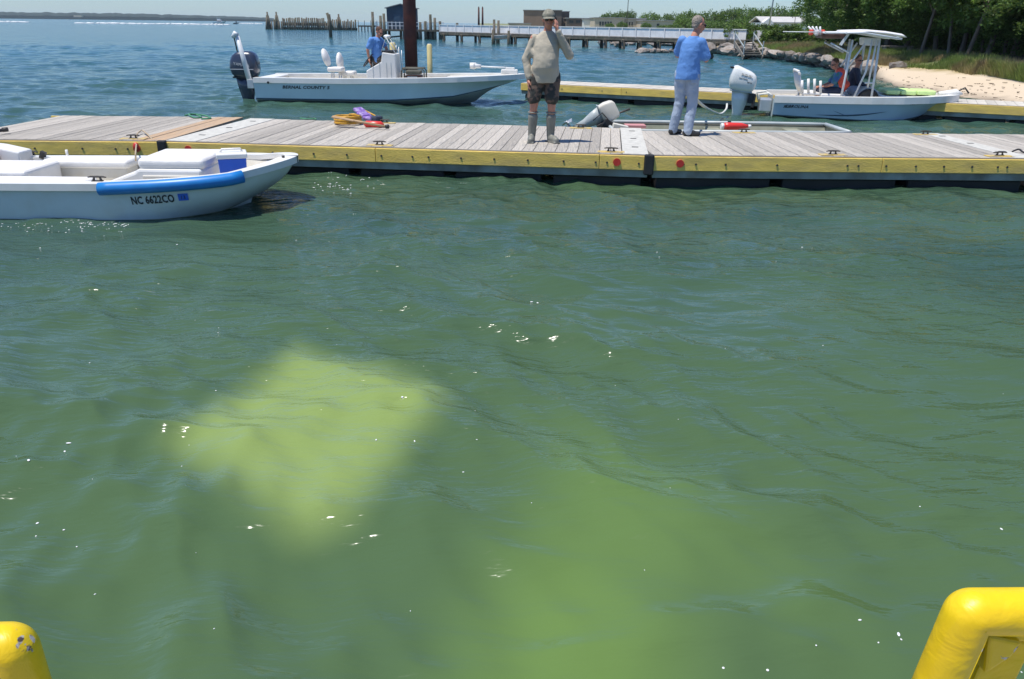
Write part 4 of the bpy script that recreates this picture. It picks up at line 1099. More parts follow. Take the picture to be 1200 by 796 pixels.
stk = MB(); stk.add([fm @ V(p) for p in ((0, 0, 0.002), (0.10, 0, 0.002), (0.10, 0.075, 0.002), (0, 0.075, 0.002), (0, 0, -0.01), (0.10, 0, -0.01), (0.10, 0.075, -0.01), (0, 0.075, -0.01))], [(0, 1, 2, 3), (7, 6, 5, 4), (0, 4, 5, 1), (1, 5, 6, 2), (2, 6, 7, 3), (3, 7, 4, 0)])
so_ = stk.build('registration_sticker', M['coolerblue'], wh)
fm2 = fm @ Matrix.Translation((0.02, 0.018, 0.003))
text('13', 0.055, fm2, M['letter'], so_, thick=0.001)
# cooler
MB().prism([(3.28, 0.15), (3.75, 0.15), (3.75, 0.235), (3.28, 0.235)], -0.30, 0.30).build('bow_step', M['gelint'], wh, bevel=0.01)
q = xw(273, -0.24, 0.45)
cl = thing('cooler', 'bright blue cooler with a white lid standing in the bow of the small skiff', 'cooler', ROOT[wh.name] @ V((q.x, -0.24, 0.235)), 0.35)
MB().box((0, 0, 0.17), (0.27, 0.27, 0.33), top=(1.12, 1.12)).build('cooler_body', M['coolerblue'], cl, bevel=0.012)
MB().box((0, 0, 0.36), (0.33, 0.33, 0.055)).build('cooler_lid', M['gel'], cl, bevel=0.012)
MB().tube([(-0.12, 0, 0.38), (-0.10, 0, 0.42), (0.10, 0, 0.42), (0.12, 0, 0.38)], 0.012, 6).build('cooler_handle', M['vinyl'], cl)
PY_PART3 = 1


# ------------------------------------------------------------------ OTHER THINGS BY THE DOCKS
# jon boat behind the main dock
jy = at(860, 142, 0.34).y
jx0, jx1 = at(708, 143, 0.34).x, at(952, 143, 0.34).x
jon = thing('jon_boat', 'flat olive green jon boat lying low behind the right dock section', 'boat', (jx0, 14.05, 0.0), 0.0)
JL = jx1 - jx0; hw = 0.66
mb = MB(); prof = [(0, 0.0, 1.0), (0.75, 0.0, 1.0), (0.93, 0.05, 0.93), (1.0, 0.20, 0.86)]
rings = [[(JL * t, -hw * k, 0.36), (JL * t, -hw * k * 0.9, -0.08 + z), (JL * t, hw * k * 0.9, -0.08 + z), (JL * t, hw * k, 0.36)] for t, z, k in prof]
mb.loft(rings, cap=False, smooth=False, close=False); mb.add(rings[0], [(0, 1, 2, 3)]); mb.add(rings[-1], [(3, 2, 1, 0)])
mb.build('hull', M['olive'], jon)
ins = [[(JL * t + (0.03 if t == 0 else -0.03 if t == 1 else 0), -hw * k + 0.02, 0.35), (JL * t, -hw * k * 0.9 + 0.02, 0.12 if t < 1 else 0.2), (JL * t, hw * k * 0.9 - 0.02, 0.12 if t < 1 else 0.2), (JL * t, hw * k - 0.02, 0.35)] for t, z, k in prof]
MB().loft(ins, cap=False, smooth=False, close=False).build('liner', M['olive'], jon)
gn = MB()
for sd_ in (-1, 1):
    gn.tube([(JL * t, sd_ * hw * k, 0.37) for t, z, k in prof], 0.028, 8)
gn.tube([(JL, -hw * 0.86, 0.37), (JL, hw * 0.86, 0.37)], 0.035, 8); gn.tube([(0, -hw, 0.37), (0, hw, 0.37)], 0.028, 8)
gn.build('gunwale', M['greyleg'], jon)
tr = MB()
for sd_ in (-1, 1): tr.tube([(JL * t, sd_ * (hw * k - 0.02), 0.335) for t, z, k in prof], 0.014, 6)
tr.build('gunwale_trim', M['olivedark'], jon)
for t in (0.14, 0.48, 0.84):
    MB().box((JL * t, 0, 0.27), (0.26, hw * 1.75, 0.04)).build('bench', M['olive'], jon, bevel=0.005)
MB().box((JL * 0.565, hw - 0.05, 0.36), (0.05, 0.05, 0.09)).build('oar_lock', M['black'], jon)
MB().box((JL * 0.13, hw * 0.7, 0.315), (0.36, 0.28, 0.05)).build('paper_box', M['pink'], jon)
mo = outboard(jon, (-0.04, 0.05, 0.36), 0.56, M['gelint'], M['greyleg'], tilt=1.05, boxy=True, label='small off white outboard tilted up out of the water')
MB().tube([(-0.02, 0.0, 0.50), (0.14, -0.02, 0.58), (0.34, -0.04, 0.66)], [0.018, 0.016, 0.02], 8).build('tiller', M['darkmetal'], mo)
MB().box((-0.02, -0.02, 0.40), (0.20, 0.22, 0.13), Matrix.Rotation(0.5, 3, 'Y')).build('lower_cowl', M['black'], mo, bevel=0.02)
MB().tube([(-0.30, -0.155, 0.47), (-0.15, -0.16, 0.60), (0.02, -0.155, 0.42)], 0.010, 6).build('pull_strap', M['black'], mo)
MB().box((0.16, -0.25, 0.37), (0.26, 0.16, 0.10), Matrix.Rotation(0.2, 3, 'Y')).build('transom_pad', M['gelint'], jon, bevel=0.01)
bt = thing('bottle', 'red plastic bottle with white cap lying in the olive jon boat', 'bottle', at(862, 153, 0.40) + V((0, 0.75, -0.02)), 0.05)
MB().tube([(-0.02, 0, 0), (0.0, 0, 0), (0.08, 0, 0), (0.30, 0, 0), (0.38, 0, 0), (0.42, 0, 0)], [0.02, 0.06, 0.065, 0.06, 0.035, 0.025], 12).build('bottle_body', M['bottle'], bt)
MB().tube([(0.42, 0, 0), (0.47, 0, 0)], 0.03, 10).build('bottle_cap', M['white'], bt); MB().tube([(-0.06, 0, 0), (-0.01, 0, 0)], 0.05, 10).build('bottle_base', M['white'], bt)

# piling and posts behind the bay boat
p = at(482.5, 90, 0.0); p = V((p.x * 0 , 0, 0)) + atY(482.5, 88, 24.2); p.z = 0
pl = MB().tube([(0, 0, -1), (0, 0, 6.5)], 0.185, 24)
t = thing('steel_piling', 'tall rusty steel piling standing behind the pale blue boat', 'piling', p)
pl.build('pile', M['rust'], t)
hp = MB().tube([(0.205 * math.cos(a), 0.205 * math.sin(a), 0.55) for a in [2 * PI * k / 24 for k in range(25)]], 0.03, 6, cap=False)
hp.build('pile_collar', M['black'], t)
for px, ytop, r_, lb in ((504, 52, 0.075, 'taller slim pale yellow post right of the rusty piling'), (461.5, 50, 0.085, 'pale yellow post just behind the console of the pale blue boat')):
    q = atY(px, 86, 23.6); zt_ = atY(px, ytop, 23.6).z
    t = thing('yellow_post', lb, 'post', (q.x, 23.6, 0), group='pale yellow posts by the piling')
    MB().tube([(0, 0, -1), (0, 0, zt_ - 0.03), (0, 0, zt_)], [r_, r_, r_ * 0.7], 14).build('post_shaft', M['yellowpost'], t)
    MB().tube([(0, 0, zt_), (0, 0, zt_ + 0.012)], r_ * 0.68, 14).build('post_cap', M['white'], t)

# things lying on the far edge of the middle dock section
q = at(408, 146, DECK)
t = thing('coiled_hose', 'mustard yellow coiled hose lying on the dock left of the red float', 'hose', (q.x, q.y, DECK), 0.2)
mb = MB(); pts = []
for k in range(120):
    a = k * 2 * PI / 24; rr_ = 0.21 - 0.012 * (k // 24 % 2) + 0.008 * math.sin(a * 3)
    pts.append((rr_ * math.cos(a), rr_ * 0.95 * math.sin(a), 0.025 + 0.03 * (k / 24) * 0.75))
mb.tube(pts, 0.022, 8); mb.build('coil', M['hoseyellow'], t)
MB().tube([(0.19, 0.0, 0.13), (0.10, -0.05, 0.16), (0.04, 0.03, 0.15), (0.12, 0.10, 0.13)], 0.024, 8).build('hose_end', M['hoseyellow'], t)
q = at(437, 149, DECK)
t = thing('wooden_paddle', 'wooden paddle lying slantwise over the coiled hose on the dock', 'paddle', (q.x, q.y, DECK), 0.0)
pA = at(390, 137, DECK + 0.16) - V(t.location); pB = at(452, 148.5, DECK + 0.05) - V(t.location)
MB().tube([pA, pA.lerp(pB, 0.35), pB], [0.022, 0.019, 0.019], 8).build('shaft', M['paddlewood'], t)
MB().beam(pA.lerp(pB, -0.0), pA.lerp(pB, 0.42), 0.11, 0.02).build('blade', M['paddlewood'], t, bevel=0.008)
MB().tube([pB, pB + V((0.05, -0.01, 0.0))], 0.032, 8).build('grip', M['black'], t)
t = thing('life_vest', 'purple and white life vest lying beside the paddle on the dock', 'life vest', at(428, 143, DECK) + V((0, 0, 0.0)), -0.5)
mb = MB()
for k, (x_, y_, z_, a_) in enumerate(((-0.12, 0.03, 0.17, 0.5), (-0.02, 0.0, 0.12, 0.3), (0.12, -0.02, 0.07, 0.1))): mb.box((x_, y_, z_), (0.17, 0.22, 0.06), Matrix.Rotation(a_, 3, 'Y'))
mb.build('foam_panel', M['purple'], t, bevel=0.025, seg=3)
MB().tube([(-0.18, 0.1, 0.2), (-0.05, 0.12, 0.16), (0.2, 0.10, 0.08), (0.3, 0.02, 0.04)], 0.014, 6).build('strap', M['hoseyellow'], t)
MB().box((0.22, 0.02, 0.06), (0.16, 0.2, 0.1)).build('dark_collar', M['darkcloth'], t, bevel=0.03)
t = thing('red_float', 'bright orange red float lying on the dock right of the coiled hose', 'float', at(438, 149.5, DECK), -0.1)
MB().tube([(-0.16, 0, 0.05), (-0.12, 0, 0.05), (0.12, 0, 0.05), (0.17, 0, 0.04)], [0.02, 0.055, 0.05, 0.02], 12).build('float_body', M['bottle'], t)
MB().tube([(0.17, 0, 0.04), (0.24, 0.0, 0.03), (0.26, 0.05, 0.02), (0.2, 0.07, 0.02)], 0.008, 6).build('cord', M['ropetan'], t)

def rope(name, label, cat, pts, r, m_, part='strand', n=40, wig=0.0):
    t = thing(name, label, cat, pts[0])
    P_ = [V(p) for p in pts]; out = []
    for i in range(len(P_) - 1):
        a = P_[max(i - 1, 0)]; b = P_[i]; c = P_[i + 1]; d = P_[min(i + 2, len(P_) - 1)]
        for k in range(8):
            u = k / 8
            q = 0.5 * ((2 * b) + (c - a) * u + (2 * a - 5 * b + 4 * c - d) * u * u + (3 * b - a - 3 * c + d) * u ** 3)
            out.append(q + V((0, 0, wig * random.random())))
    out.append(P_[-1]); o0 = P_[0]
    MB().tube([q - o0 for q in out], r, 6).build(part, m_, t)
    return t
dk = lambda x, y, z=0.015: at(x, y, DECK) + V((0, 0, z))
rope('green_rope', 'tangled green rope at the far edge of the dock above the orange planks', 'rope', [dk(217, 136.5), dk(226, 135), dk(236, 138), dk(228, 139), dk(222, 136.5, 0.04), dk(238, 136), dk(247, 139.5), dk(236, 140.5)], 0.014, M['greenrope'])
rope('green_rope', 'short pale green line lying flat near the coiled hose', 'rope', [dk(352, 139.8), dk(360, 140.5), dk(370, 140.2), dk(369, 141.2)], 0.012, M['greenrope'])
rope('mooring_line', 'tan mooring line from the dock cleat down into the small white boat', 'rope', [dk(166, 157, 0.05), dk(161, 160, 0.03), at(160, 168, 0.36), at(159, 178, 0.52), at(159, 188, 0.42)], 0.010, M['ropetan'])
rope('mooring_line', 'tan line hanging from the dock cleat beside the black bumper', 'rope', [dk(168, 157, 0.05), dk(176, 162, 0.02), at(181, 168, 0.36), at(186, 176, 0.26)], 0.012, M['ropetan'])
fl = thing('red_float', 'small round red float hanging on the mooring line of the small white boat', 'float', at(162, 171.5, 0.33) + V((0, -0.06, 0)))
MB().ell((0, 0, 0), (0.045, 0.045, 0.065), 14, 10).build('float_body', M['red'], fl)
rope('mooring_line', 'dark line lying in a loop on the dock beside the rightmost cleat', 'rope', [dk(1186, 179), dk(1193, 178.5, 0.04), dk(1200, 180), dk(1212, 179)], 0.012, M['black'])
h0 = atY(812, 110, 12.75)
rope('white_hose', 'white hose sagging from the blue shirted man to the white outboard', 'hose', [h0, atY(818, 119, 13.6), atY(828, 127, 15.2), atY(838, 132, 17.2), atY(845, 133.5, 18.6), atY(851, 128, 19.2), atY(852, 122, 19.4)], 0.024, M['whitehose'])
t = thing('boat_hook', 'dark handle poking in over the dock at the far left edge', 'pole', at(0, 157.5, DECK))
MB().tube([(-0.7, -0.15, 0.05), (-0.05, -0.02, 0.05), (0.09, 0.05, 0.06)], [0.018, 0.022, 0.026], 8).build('handle', M['black'], t)
MB().tube([(0.03, 0.03, 0.06), (0.10, 0.05, 0.065)], 0.032, 8).build('grip', M['darkmetal'], t)

def chipped(name, spots):
    """the yellow paint, worn through to grey metal in small ragged spots at given places of the rail"""
    m = M['railyellow'].copy(); m.name = name; t = m.node_tree; N = t.nodes; L = t.links; b = N['Principled BSDF']
    src = b.inputs['Base Color'].links[0].from_socket
    tc = N.new('ShaderNodeTexCoord'); acc = None
    n = N.new('ShaderNodeTexNoise'); n.inputs['Scale'].default_value = 110; n.inputs['Detail'].default_value = 5; L.new(tc.outputs['Object'], n.inputs['Vector'])
    for c, r in spots:
        d = N.new('ShaderNodeVectorMath'); d.operation = 'DISTANCE'; d.inputs[1].default_value = c; L.new(tc.outputs['Object'], d.inputs[0])
        k = N.new('ShaderNodeMath'); k.operation = 'MULTIPLY_ADD'; k.inputs[1].default_value = -1 / r; k.inputs[2].default_value = 1.0; L.new(d.outputs['Value'], k.inputs[0])
        if acc is None: acc = k.outputs[0]
        else:
            mx = N.new('ShaderNodeMath'); mx.operation = 'MAXIMUM'; L.new(acc, mx.inputs[0]); L.new(k.outputs[0], mx.inputs[1]); acc = mx.outputs[0]
    ad = N.new('ShaderNodeMath'); ad.operation = 'MULTIPLY_ADD'; ad.inputs[1].default_value = 2.2; L.new(n.outputs[0], ad.inputs[0]); L.new(acc, ad.inputs[2])
    mr = N.new('ShaderNodeMapRange'); mr.inputs[1].default_value = 1.48; mr.inputs[2].default_value = 1.60; L.new(ad.outputs[0], mr.inputs[0])
    n2 = N.new('ShaderNodeTexNoise'); n2.inputs['Scale'].default_value = 160; L.new(tc.outputs['Object'], n2.inputs['Vector'])
    cr = N.new('ShaderNodeValToRGB'); cr.color_ramp.elements[0].position = 0.40; cr.color_ramp.elements[0].color = (0.10, 0.07, 0.05, 1)
    cr.color_ramp.elements[1].position = 0.55; cr.color_ramp.elements[1].color = (0.50, 0.46, 0.40, 1); L.new(n2.outputs[0], cr.inputs[0])
    n3 = N.new('ShaderNodeTexNoise'); n3.inputs['Scale'].default_value = 70; n3.inputs['Detail'].default_value = 3; L.new(tc.outputs['Object'], n3.inputs['Vector'])
    m3 = N.new('ShaderNodeMapRange'); m3.inputs[1].default_value = 0.70; m3.inputs[2].default_value = 0.76; L.new(n3.outputs[0], m3.inputs[0])
    g3 = N.new('ShaderNodeMix'); g3.data_type = 'RGBA'; L.new(m3.outputs[0], g3.inputs[0]); L.new(src, g3.inputs[6]); g3.inputs[7].default_value = (0.30, 0.19, 0.03, 1); src = g3.outputs[2]
    mc = N.new('ShaderNodeMix'); mc.data_type = 'RGBA'; L.new(mr.outputs[0], mc.inputs[0]); L.new(src, mc.inputs[6]); L.new(cr.outputs[0], mc.inputs[7])
    L.new(mc.outputs[2], b.inputs['Base Color'])
    return m


# yellow handrails at the camera's feet
def handrail(label, corner, along_, foot, r=0.030, mat_=None):
    mat_ = mat_ or M['railyellow']
    t = thing('handrail', label, 'handrail', corner, group='yellow handrails of the near dock')
    c = V(corner); a = V(along_) - c; f = V(foot) - c
    ua, uf = a.normalized(), f.normalized()
    pts = [a]
    for k in range(0, 13):
        u = k / 12; pts.append((ua * 0.007 * (1 - u) ** 2 + uf * 0.007 * u ** 2))
    pts += [f]
    MB().tube(pts, r, 28).build('pipe', mat_, t)
    # flat web welded under the rail and down the post
    n = ua.cross(uf).normalized()
    in_ = (ua + uf).normalized()
    off_r = r * 0.55
    w1 = MB()
    down = (uf - ua * uf.dot(ua)).normalized()
    for s0, s1, d0, d1 in ((0.04, a.length, r * 0.7, r * 1.40),):
        P4 = [ua * s0 + down * d0, ua * s1 + down * d0, ua * s1 + down * d1, ua * s0 + down * d1]
        w1.add([q + n * 0.010 for q in P4] + [q - n * 0.010 for q in P4], [(0, 1, 2, 3), (7, 6, 5, 4), (0, 4, 5, 1), (1, 5, 6, 2), (2, 6, 7, 3), (3, 7, 4, 0)])
    w1.build('rail_flange', mat_, t, bevel=0.004, seg=3)
    side = (ua - uf * ua.dot(uf)).normalized()
    w2 = MB()
    P4 = [side * r * 0.8 + uf * 0.03, side * r * 1.25 + uf * 0.02, side * r * 1.25 + uf * f.length, side * r * 0.8 + uf * f.length]
    w2.add([q + n * 0.012 for q in P4] + [q - n * 0.012 for q in P4], [(0, 1, 2, 3), (7, 6, 5, 4), (0, 4, 5, 1), (1, 5, 6, 2), (2, 6, 7, 3), (3, 7, 4, 0)])
    pass
    gus = MB(); P3 = [ua * 0.02 + uf * 0.02, ua * 0.062 + uf * 0.030, ua * 0.058 + uf * 0.050, ua * 0.036 + uf * 0.078]
    gus.add([q + n * 0.016 for q in P3] + [q - n * 0.016 for q in P3], [(0, 1, 2, 3), (7, 6, 5, 4), (0, 4, 5, 1), (1, 5, 6, 2), (2, 6, 7, 3), (3, 7, 4, 0)])
    gus.build('corner_gusset', mat_, t, bevel=0.005, seg=3)
    return t, ua, uf, n, side
def cray(px, py, dist): d = ray(px, py).normalized(); return CAM + d * dist
ck_ = cray(1136, 717, 1.04)
al = V((1.6, ck_.y + 0.03, ck_.z + 0.0))
tr_, ua, uf, nn_, sd_ = handrail('yellow painted pipe handrail with a flat inner bar, bottom right corner', ck_, al, V((0.40, ck_.y + 0.015, 0.43)), r=0.0255,
    mat_=chipped('yellow_paint_chipped_right', [((0.060, -0.02, -0.040), 0.014), ((0.045, -0.02, -0.052), 0.010), ((0.012, -0.02, -0.035), 0.004)]))
# flat bar running down inside the post, in the rail's shade
fb = MB(); b0 = ua * 0.060 + uf * 0.036; b1 = b0 + uf * 0.9 + ua * 0.00
fb.beam(b0, b1, 0.012, 0.044)
fb.build('flat_bar', M['railyellow'], tr_, bevel=0.003)
cl_ = cray(14, 758, 1.06)
tl_, ua, uf, nn_, sd_ = handrail('yellow painted handrail end with chipped corner, bottom left corner', cl_, V((-1.6, cl_.y - 0.05, cl_.z)), V((cl_.x + 0.02, cl_.y, 0.43)), r=0.026,
    mat_=chipped('yellow_paint_chipped_left', [((0.030, -0.002, 0.020), 0.024), ((-0.012, -0.020, 0.020), 0.007)]))
web = MB(); P4 = [ua * -0.0 + uf * 0.02, ua * 0.5 + uf * 0.02, ua * 0.5 + uf * 0.5, uf * 0.5]
web.add([q + nn_ * 0.005 for q in P4] + [q - nn_ * 0.005 for q in P4], [(0, 1, 2, 3), (7, 6, 5, 4), (0, 4, 5, 1), (1, 5, 6, 2), (2, 6, 7, 3), (3, 7, 4, 0)])
web.build('side_panel', M['railyellow'], tl_, bevel=0.002)

# foam flecks, and sun glints modelled as white flecks: nobody could count them
wo_ = bpy.data.objects['water'].data
wc = np.empty(len(wo_.vertices) * 3, np.float32); wo_.vertices.foreach_get('co', wc); wc = wc.reshape(-1, 3)
wc = wc[(np.abs(wc[:, 0]) < 9) & (wc[:, 1] > 1) & (wc[:, 1] < 12)]
mb = MB(); rf_ = random.Random(11)
spots = [(34, 541, 1), (80, 517, 1), (75, 525, .8), (40, 598, 1), (38, 612, .7), (71, 605, .7), (86, 624, .6), (472, 475, 1), (441, 518, .6), (486, 520, .6), (623, 356, .8), (630, 357, .7), (848, 781, 1), (900, 783, 1), (955, 764, .6), (1007, 730, .8), (1053, 744, 1), (1056, 750, .6), (1029, 755, .6), (1173, 622, .8), (1184, 790, .7), (1078, 594, .5), (208, 290, .8), (47, 290, .8), (940, 290, .7)]
for k in range(34): spots.append((rf_.uniform(0, 1200), rf_.uniform(240, 790), rf_.uniform(.2, .5)))
for k in range(46): spots.append((rf_.gauss(398, 16), rf_.gauss(216, 4), rf_.uniform(.4, 1.0)))  # sun glints below the dock edge, set as white flecks
for k in range(90): spots.append((rf_.uniform(0, 150), 258 + abs(rf_.gauss(0, 6)), rf_.uniform(.3, .8)))  # sun glints along the small boat's waterline, also white flecks
for px, py, sz in spots:
    q = at(px, py, 0.0); s_ = sz * (0.0034 + 0.0010 * q.y)
    z = wc[np.argmin((wc[:, 0] - q.x) ** 2 + (wc[:, 1] - q.y) ** 2), 2]
    mb.ell((q.x, q.y, z + 0.001), (s_ * rf_.uniform(0.9, 2.2), s_, 0.0022), 7, 4, rot=Matrix.Rotation(rf_.uniform(0, 3), 3, 'Z'))
o = mb.build('foam_and_glint_flecks', M['foam'], kind='stuff'); o['label'] = 'small white foam flecks and painted sun glints on the green water'
PY_PART4 = 1


# ------------------------------------------------------------------ PEOPLE
def chain(prims):
    """tapered round limbs and ellipsoids as closed shells, to be fused by a voxel remesh"""
    mb = MB()
    for p in prims:
        if p[0] == 'c':
            _, a, b, ra, rb = p; a = V(a); b = V(b)
            mb.cyl(a, b, ra, rb, 14); mb.ell(a, (ra,) * 3, 14, 8); mb.ell(b, (rb,) * 3, 14, 8)
        elif p[0] == 'e':
            _, c, r = p[:3]; mb.ell(c, r, 18, 12, rot=p[3] if len(p) > 3 else None)
        elif p[0] == 'l':
            mb.loft([[(c[0] + rx * math.cos(a), c[1] + ry * math.sin(a), c[2]) for a in [2 * PI * k / 24 for k in range(24)]] for c, rx, ry in p[1]])
        elif p[0] == 'b':
            _, c, d = p[:3]; mb.box(c, d, p[3] if len(p) > 3 else None)
    return mb


CLOUD = bpy.data.textures.new('cloth_folds', 'CLOUDS'); CLOUD.noise_scale = 0.12; CLOUD.noise_depth = 3


def fused(name, prims, mat, parent, vox=0.012, smooth_it=4, folds=0.0, label=None):
    o = chain(prims).build(name, mat, parent, smooth=True)
    r = o.modifiers.new('fuse', 'REMESH'); r.mode = 'VOXEL'; r.voxel_size = vox; r.use_smooth_shade = True
    s = o.modifiers.new('relax', 'SMOOTH'); s.iterations = smooth_it; s.factor = 0.5
    if folds:
        d = o.modifiers.new('folds', 'DISPLACE'); d.texture = CLOUD; d.strength = folds; d.mid_level = 0.5; d.texture_coords = 'LOCAL'
    # bake so that the mesh the file holds is the finished surface
    dg = bpy.context.evaluated_depsgraph_get(); me = bpy.data.meshes.new_from_object(o.evaluated_get(dg))
    o.modifiers.clear(); o.data = me
    me.materials.clear(); me.materials.append(mat)
    me.polygons.foreach_set('material_index', [0] * len(me.polygons))
    me.polygons.foreach_set('use_smooth', [True] * len(me.polygons))
    if label: o['label'] = label
    return o


def hand(wrist, d, palm_n, size=1.0, curl=0.5, thumb=1):
    """palm and five fingers; d points from the wrist to the knuckles, palm_n out of the palm"""
    d = V(d).normalized(); n = V(palm_n); n = (n - d * n.dot(d)).normalized(); sd = d.cross(n)
    W = V(wrist); out = [('c', W, W + d * 0.03 * size, 0.024 * size, 0.026 * size)]
    for k, off in enumerate((-0.028, -0.010, 0.010, 0.028)):
        a = W + d * 0.02 + sd * off * 0.8 * size; b = W + d * 0.085 * size + sd * off * size
        out.append(('c', a, b, 0.014 * size, 0.0125 * size))
        L = (0.030, 0.036, 0.034, 0.026)[k] * size
        dd = d
        p = b
        for j in range(3):
            dd = (Matrix.Rotation(-curl * (0.35 + 0.25 * j), 3, sd) @ dd).normalized()
            if dd.dot(n) < d.dot(n) and j == 0: curl = -curl; dd = (Matrix.Rotation(-curl * 0.70, 3, sd) @ dd).normalized()
            q = p + dd * L * (1 - 0.2 * j); out.append(('c', p, q, (0.0105 - 0.001 * j) * size, (0.0095 - 0.001 * j) * size)); p = q
    t0 = W + d * 0.025 * size + sd * 0.026 * thumb * size; t1 = t0 + (d * 0.6 + sd * thumb * 0.7 + n * 0.35).normalized() * 0.038 * size
    t2 = t1 + (d * 0.85 + sd * thumb * 0.2 + n * 0.35).normalized() * 0.032 * size
    out += [('c', t0, t1, 0.013 * size, 0.0115 * size), ('c', t1, t2, 0.011 * size, 0.009 * size)]
    return out


def head_prims(c, rz, tilt=0.0, s=1.0):
    """c: centre of the skull; the face looks along -Y before turning by rz"""
    R = Matrix.Rotation(rz, 3, 'Z') @ Matrix.Rotation(tilt, 3, 'X'); c = V(c)
    q = lambda x, y, z: c + R @ (V((x, y, z)) * s)
    out = [('e', q(0, 0.012, 0.025), (0.076 * s, 0.096 * s, 0.098 * s), R), ('e', q(0, -0.022, -0.030), (0.062 * s, 0.072 * s, 0.085 * s), R),
           ('e', q(0, -0.045, -0.088), (0.032 * s, 0.034 * s, 0.026 * s), R),
           ('c', q(0, -0.092, 0.008), q(0, -0.110, -0.028), 0.010 * s, 0.015 * s), ('e', q(0, -0.080, 0.022), (0.052 * s, 0.02 * s, 0.012 * s), R),
           ('e', q(0, -0.088, -0.056), (0.024 * s, 0.012 * s, 0.010 * s), R)]
    for sx_ in (-1, 1):
        out += [('e', q(sx_ * 0.078, 0.012, -0.005), (0.010 * s, 0.022 * s, 0.033 * s), R), ('e', q(sx_ * 0.038, -0.062, -0.022), (0.022 * s, 0.022 * s, 0.022 * s), R)]
    return out, q, R


def face_bits(q, R, s, parent, glasses=True):
    if glasses:
        for sx_ in (-1, 1):
            MB().ell(q(sx_ * 0.032, -0.094, 0.004), (0.029 * s, 0.012 * s, 0.019 * s), 14, 8, rot=R).build('sunglass_lens', M['glassdark'], parent)
        MB().tube([q(-0.062, -0.085, 0.010), q(-0.080, -0.03, 0.012), q(-0.082, 0.01, 0.008)], 0.004 * s, 6).build('sunglass_arm', M['glassdark'], parent)
        MB().tube([q(0.062, -0.085, 0.010), q(0.080, -0.03, 0.012), q(0.082, 0.01, 0.008)], 0.004 * s, 6).build('sunglass_arm', M['glassdark'], parent)
    else:
        for sx_ in (-1, 1): MB().ell(q(sx_ * 0.032, -0.088, 0.004), (0.012 * s, 0.008 * s, 0.006 * s), 10, 6, rot=R).build('eye', M['white'], parent)
    MB().tube([q(-0.022, -0.096, -0.056), q(0, -0.100, -0.057), q(0.022, -0.096, -0.056)], 0.0035 * s, 6).build('lips', M['pink'], parent)


# ---- man in the khaki shirt, facing the camera, phone at his ear
f1 = at(637, 166.5, DECK)
man = thing('person', 'man in a khaki long sleeved shirt, camo shorts, cap and rubber boots', 'person', (f1.x, f1.y - 0.02, DECK), -0.05)
Hh = lambda z: z
pel = V((0.0, 0.02, 0.93)); che = V((0.01, 0.02, 1.32)); nk = V((0.02, 0.01, 1.52)); hc = V((0.025, -0.01, 1.645))
shR, shL = V((-0.175, 0.02, 1.405)), V((0.19, 0.02, 1.41))       # his right is at the picture's left
elR, wrR = V((-0.275, 0.03, 1.13)), V((-0.235, -0.03, 0.865))
elL, wrL = V((0.325, -0.02, 1.19)), V((0.145, -0.125, 1.515))
hpR, hpL = V((-0.10, 0.02, 0.90)), V((0.10, 0.02, 0.90))
knR, knL = V((-0.155, 0.0, 0.49)), V((0.10, -0.01, 0.49))
anR, anL = V((-0.175, 0.04, 0.09)), V((0.095, 0.04, 0.09))
hp_, hq, hR = head_prims(hc, 0.10, 0.05)
body = [('c', pel, che, 0.12, 0.13), ('c', che, nk, 0.09, 0.058), ('c', nk, hc + V((0, 0.02, -0.05)), 0.056, 0.056), ('c', shR, elR, 0.048, 0.040), ('c', elR, wrR, 0.040, 0.027), ('c', shL, elL, 0.048, 0.040), ('c', elL, wrL, 0.040, 0.027),
        ('c', hpR, knR, 0.085, 0.058), ('c', knR, anR, 0.056, 0.04), ('c', hpL, knL, 0.085, 0.058), ('c', knL, anL, 0.056, 0.04)] + hp_
body += hand(wrR, (0.02, -0.10, -1), (1, 0.1, 0), 1.05, 0.7, 1)
body += hand(wrL, (-0.12, 0.25, 1), (-0.9, 0.6, 0), 1.05, 0.9, 1)
bo = fused('body', body, M['skin'], man, 0.0075, 3)
face_bits(hq, hR, 1.0, bo)
sh = [('l', [((0.005, 0.02, 0.82), 0.205, 0.145), ((0.005, 0.01, 0.92), 0.198, 0.155), ((0.0, -0.01, 1.02), 0.188, 0.172), ((0.0, -0.01, 1.14), 0.178, 0.165), ((0.005, 0.01, 1.30), 0.180, 0.140), ((0.01, 0.02, 1.40), 0.172, 0.110), ((0.012, 0.02, 1.455), 0.125, 0.085), ((0.016, 0.015, 1.50), 0.072, 0.066)]),
      ('c', shR + V((0.008, 0, 0.0)), elR, 0.056, 0.060), ('c', elR, wrR + V((0, 0, 0.03)), 0.062, 0.046), ('c', shL + V((-0.008, 0, 0.0)), elL, 0.056, 0.062), ('c', elL, wrL + (elL - wrL) * 0.10, 0.066, 0.044),
      ('c', (shR + elR) / 2, V((-0.15, 0, 1.20)), 0.05, 0.07)]
fused('shirt', sh, M['khaki'], man, 0.010, 4, folds=0.016)
so2 = [('c', V((-0.07, 0.02, 0.93)), V((0.07, 0.02, 0.93)), 0.12, 0.12), ('c', hpR, knR + V((0, 0, 0.13)), 0.118, 0.104), ('c', hpL, knL + V((0, 0, 0.13)), 0.118, 0.104)]
fused('shorts', so2, M['camo'], man, 0.012, 2, folds=0.03)
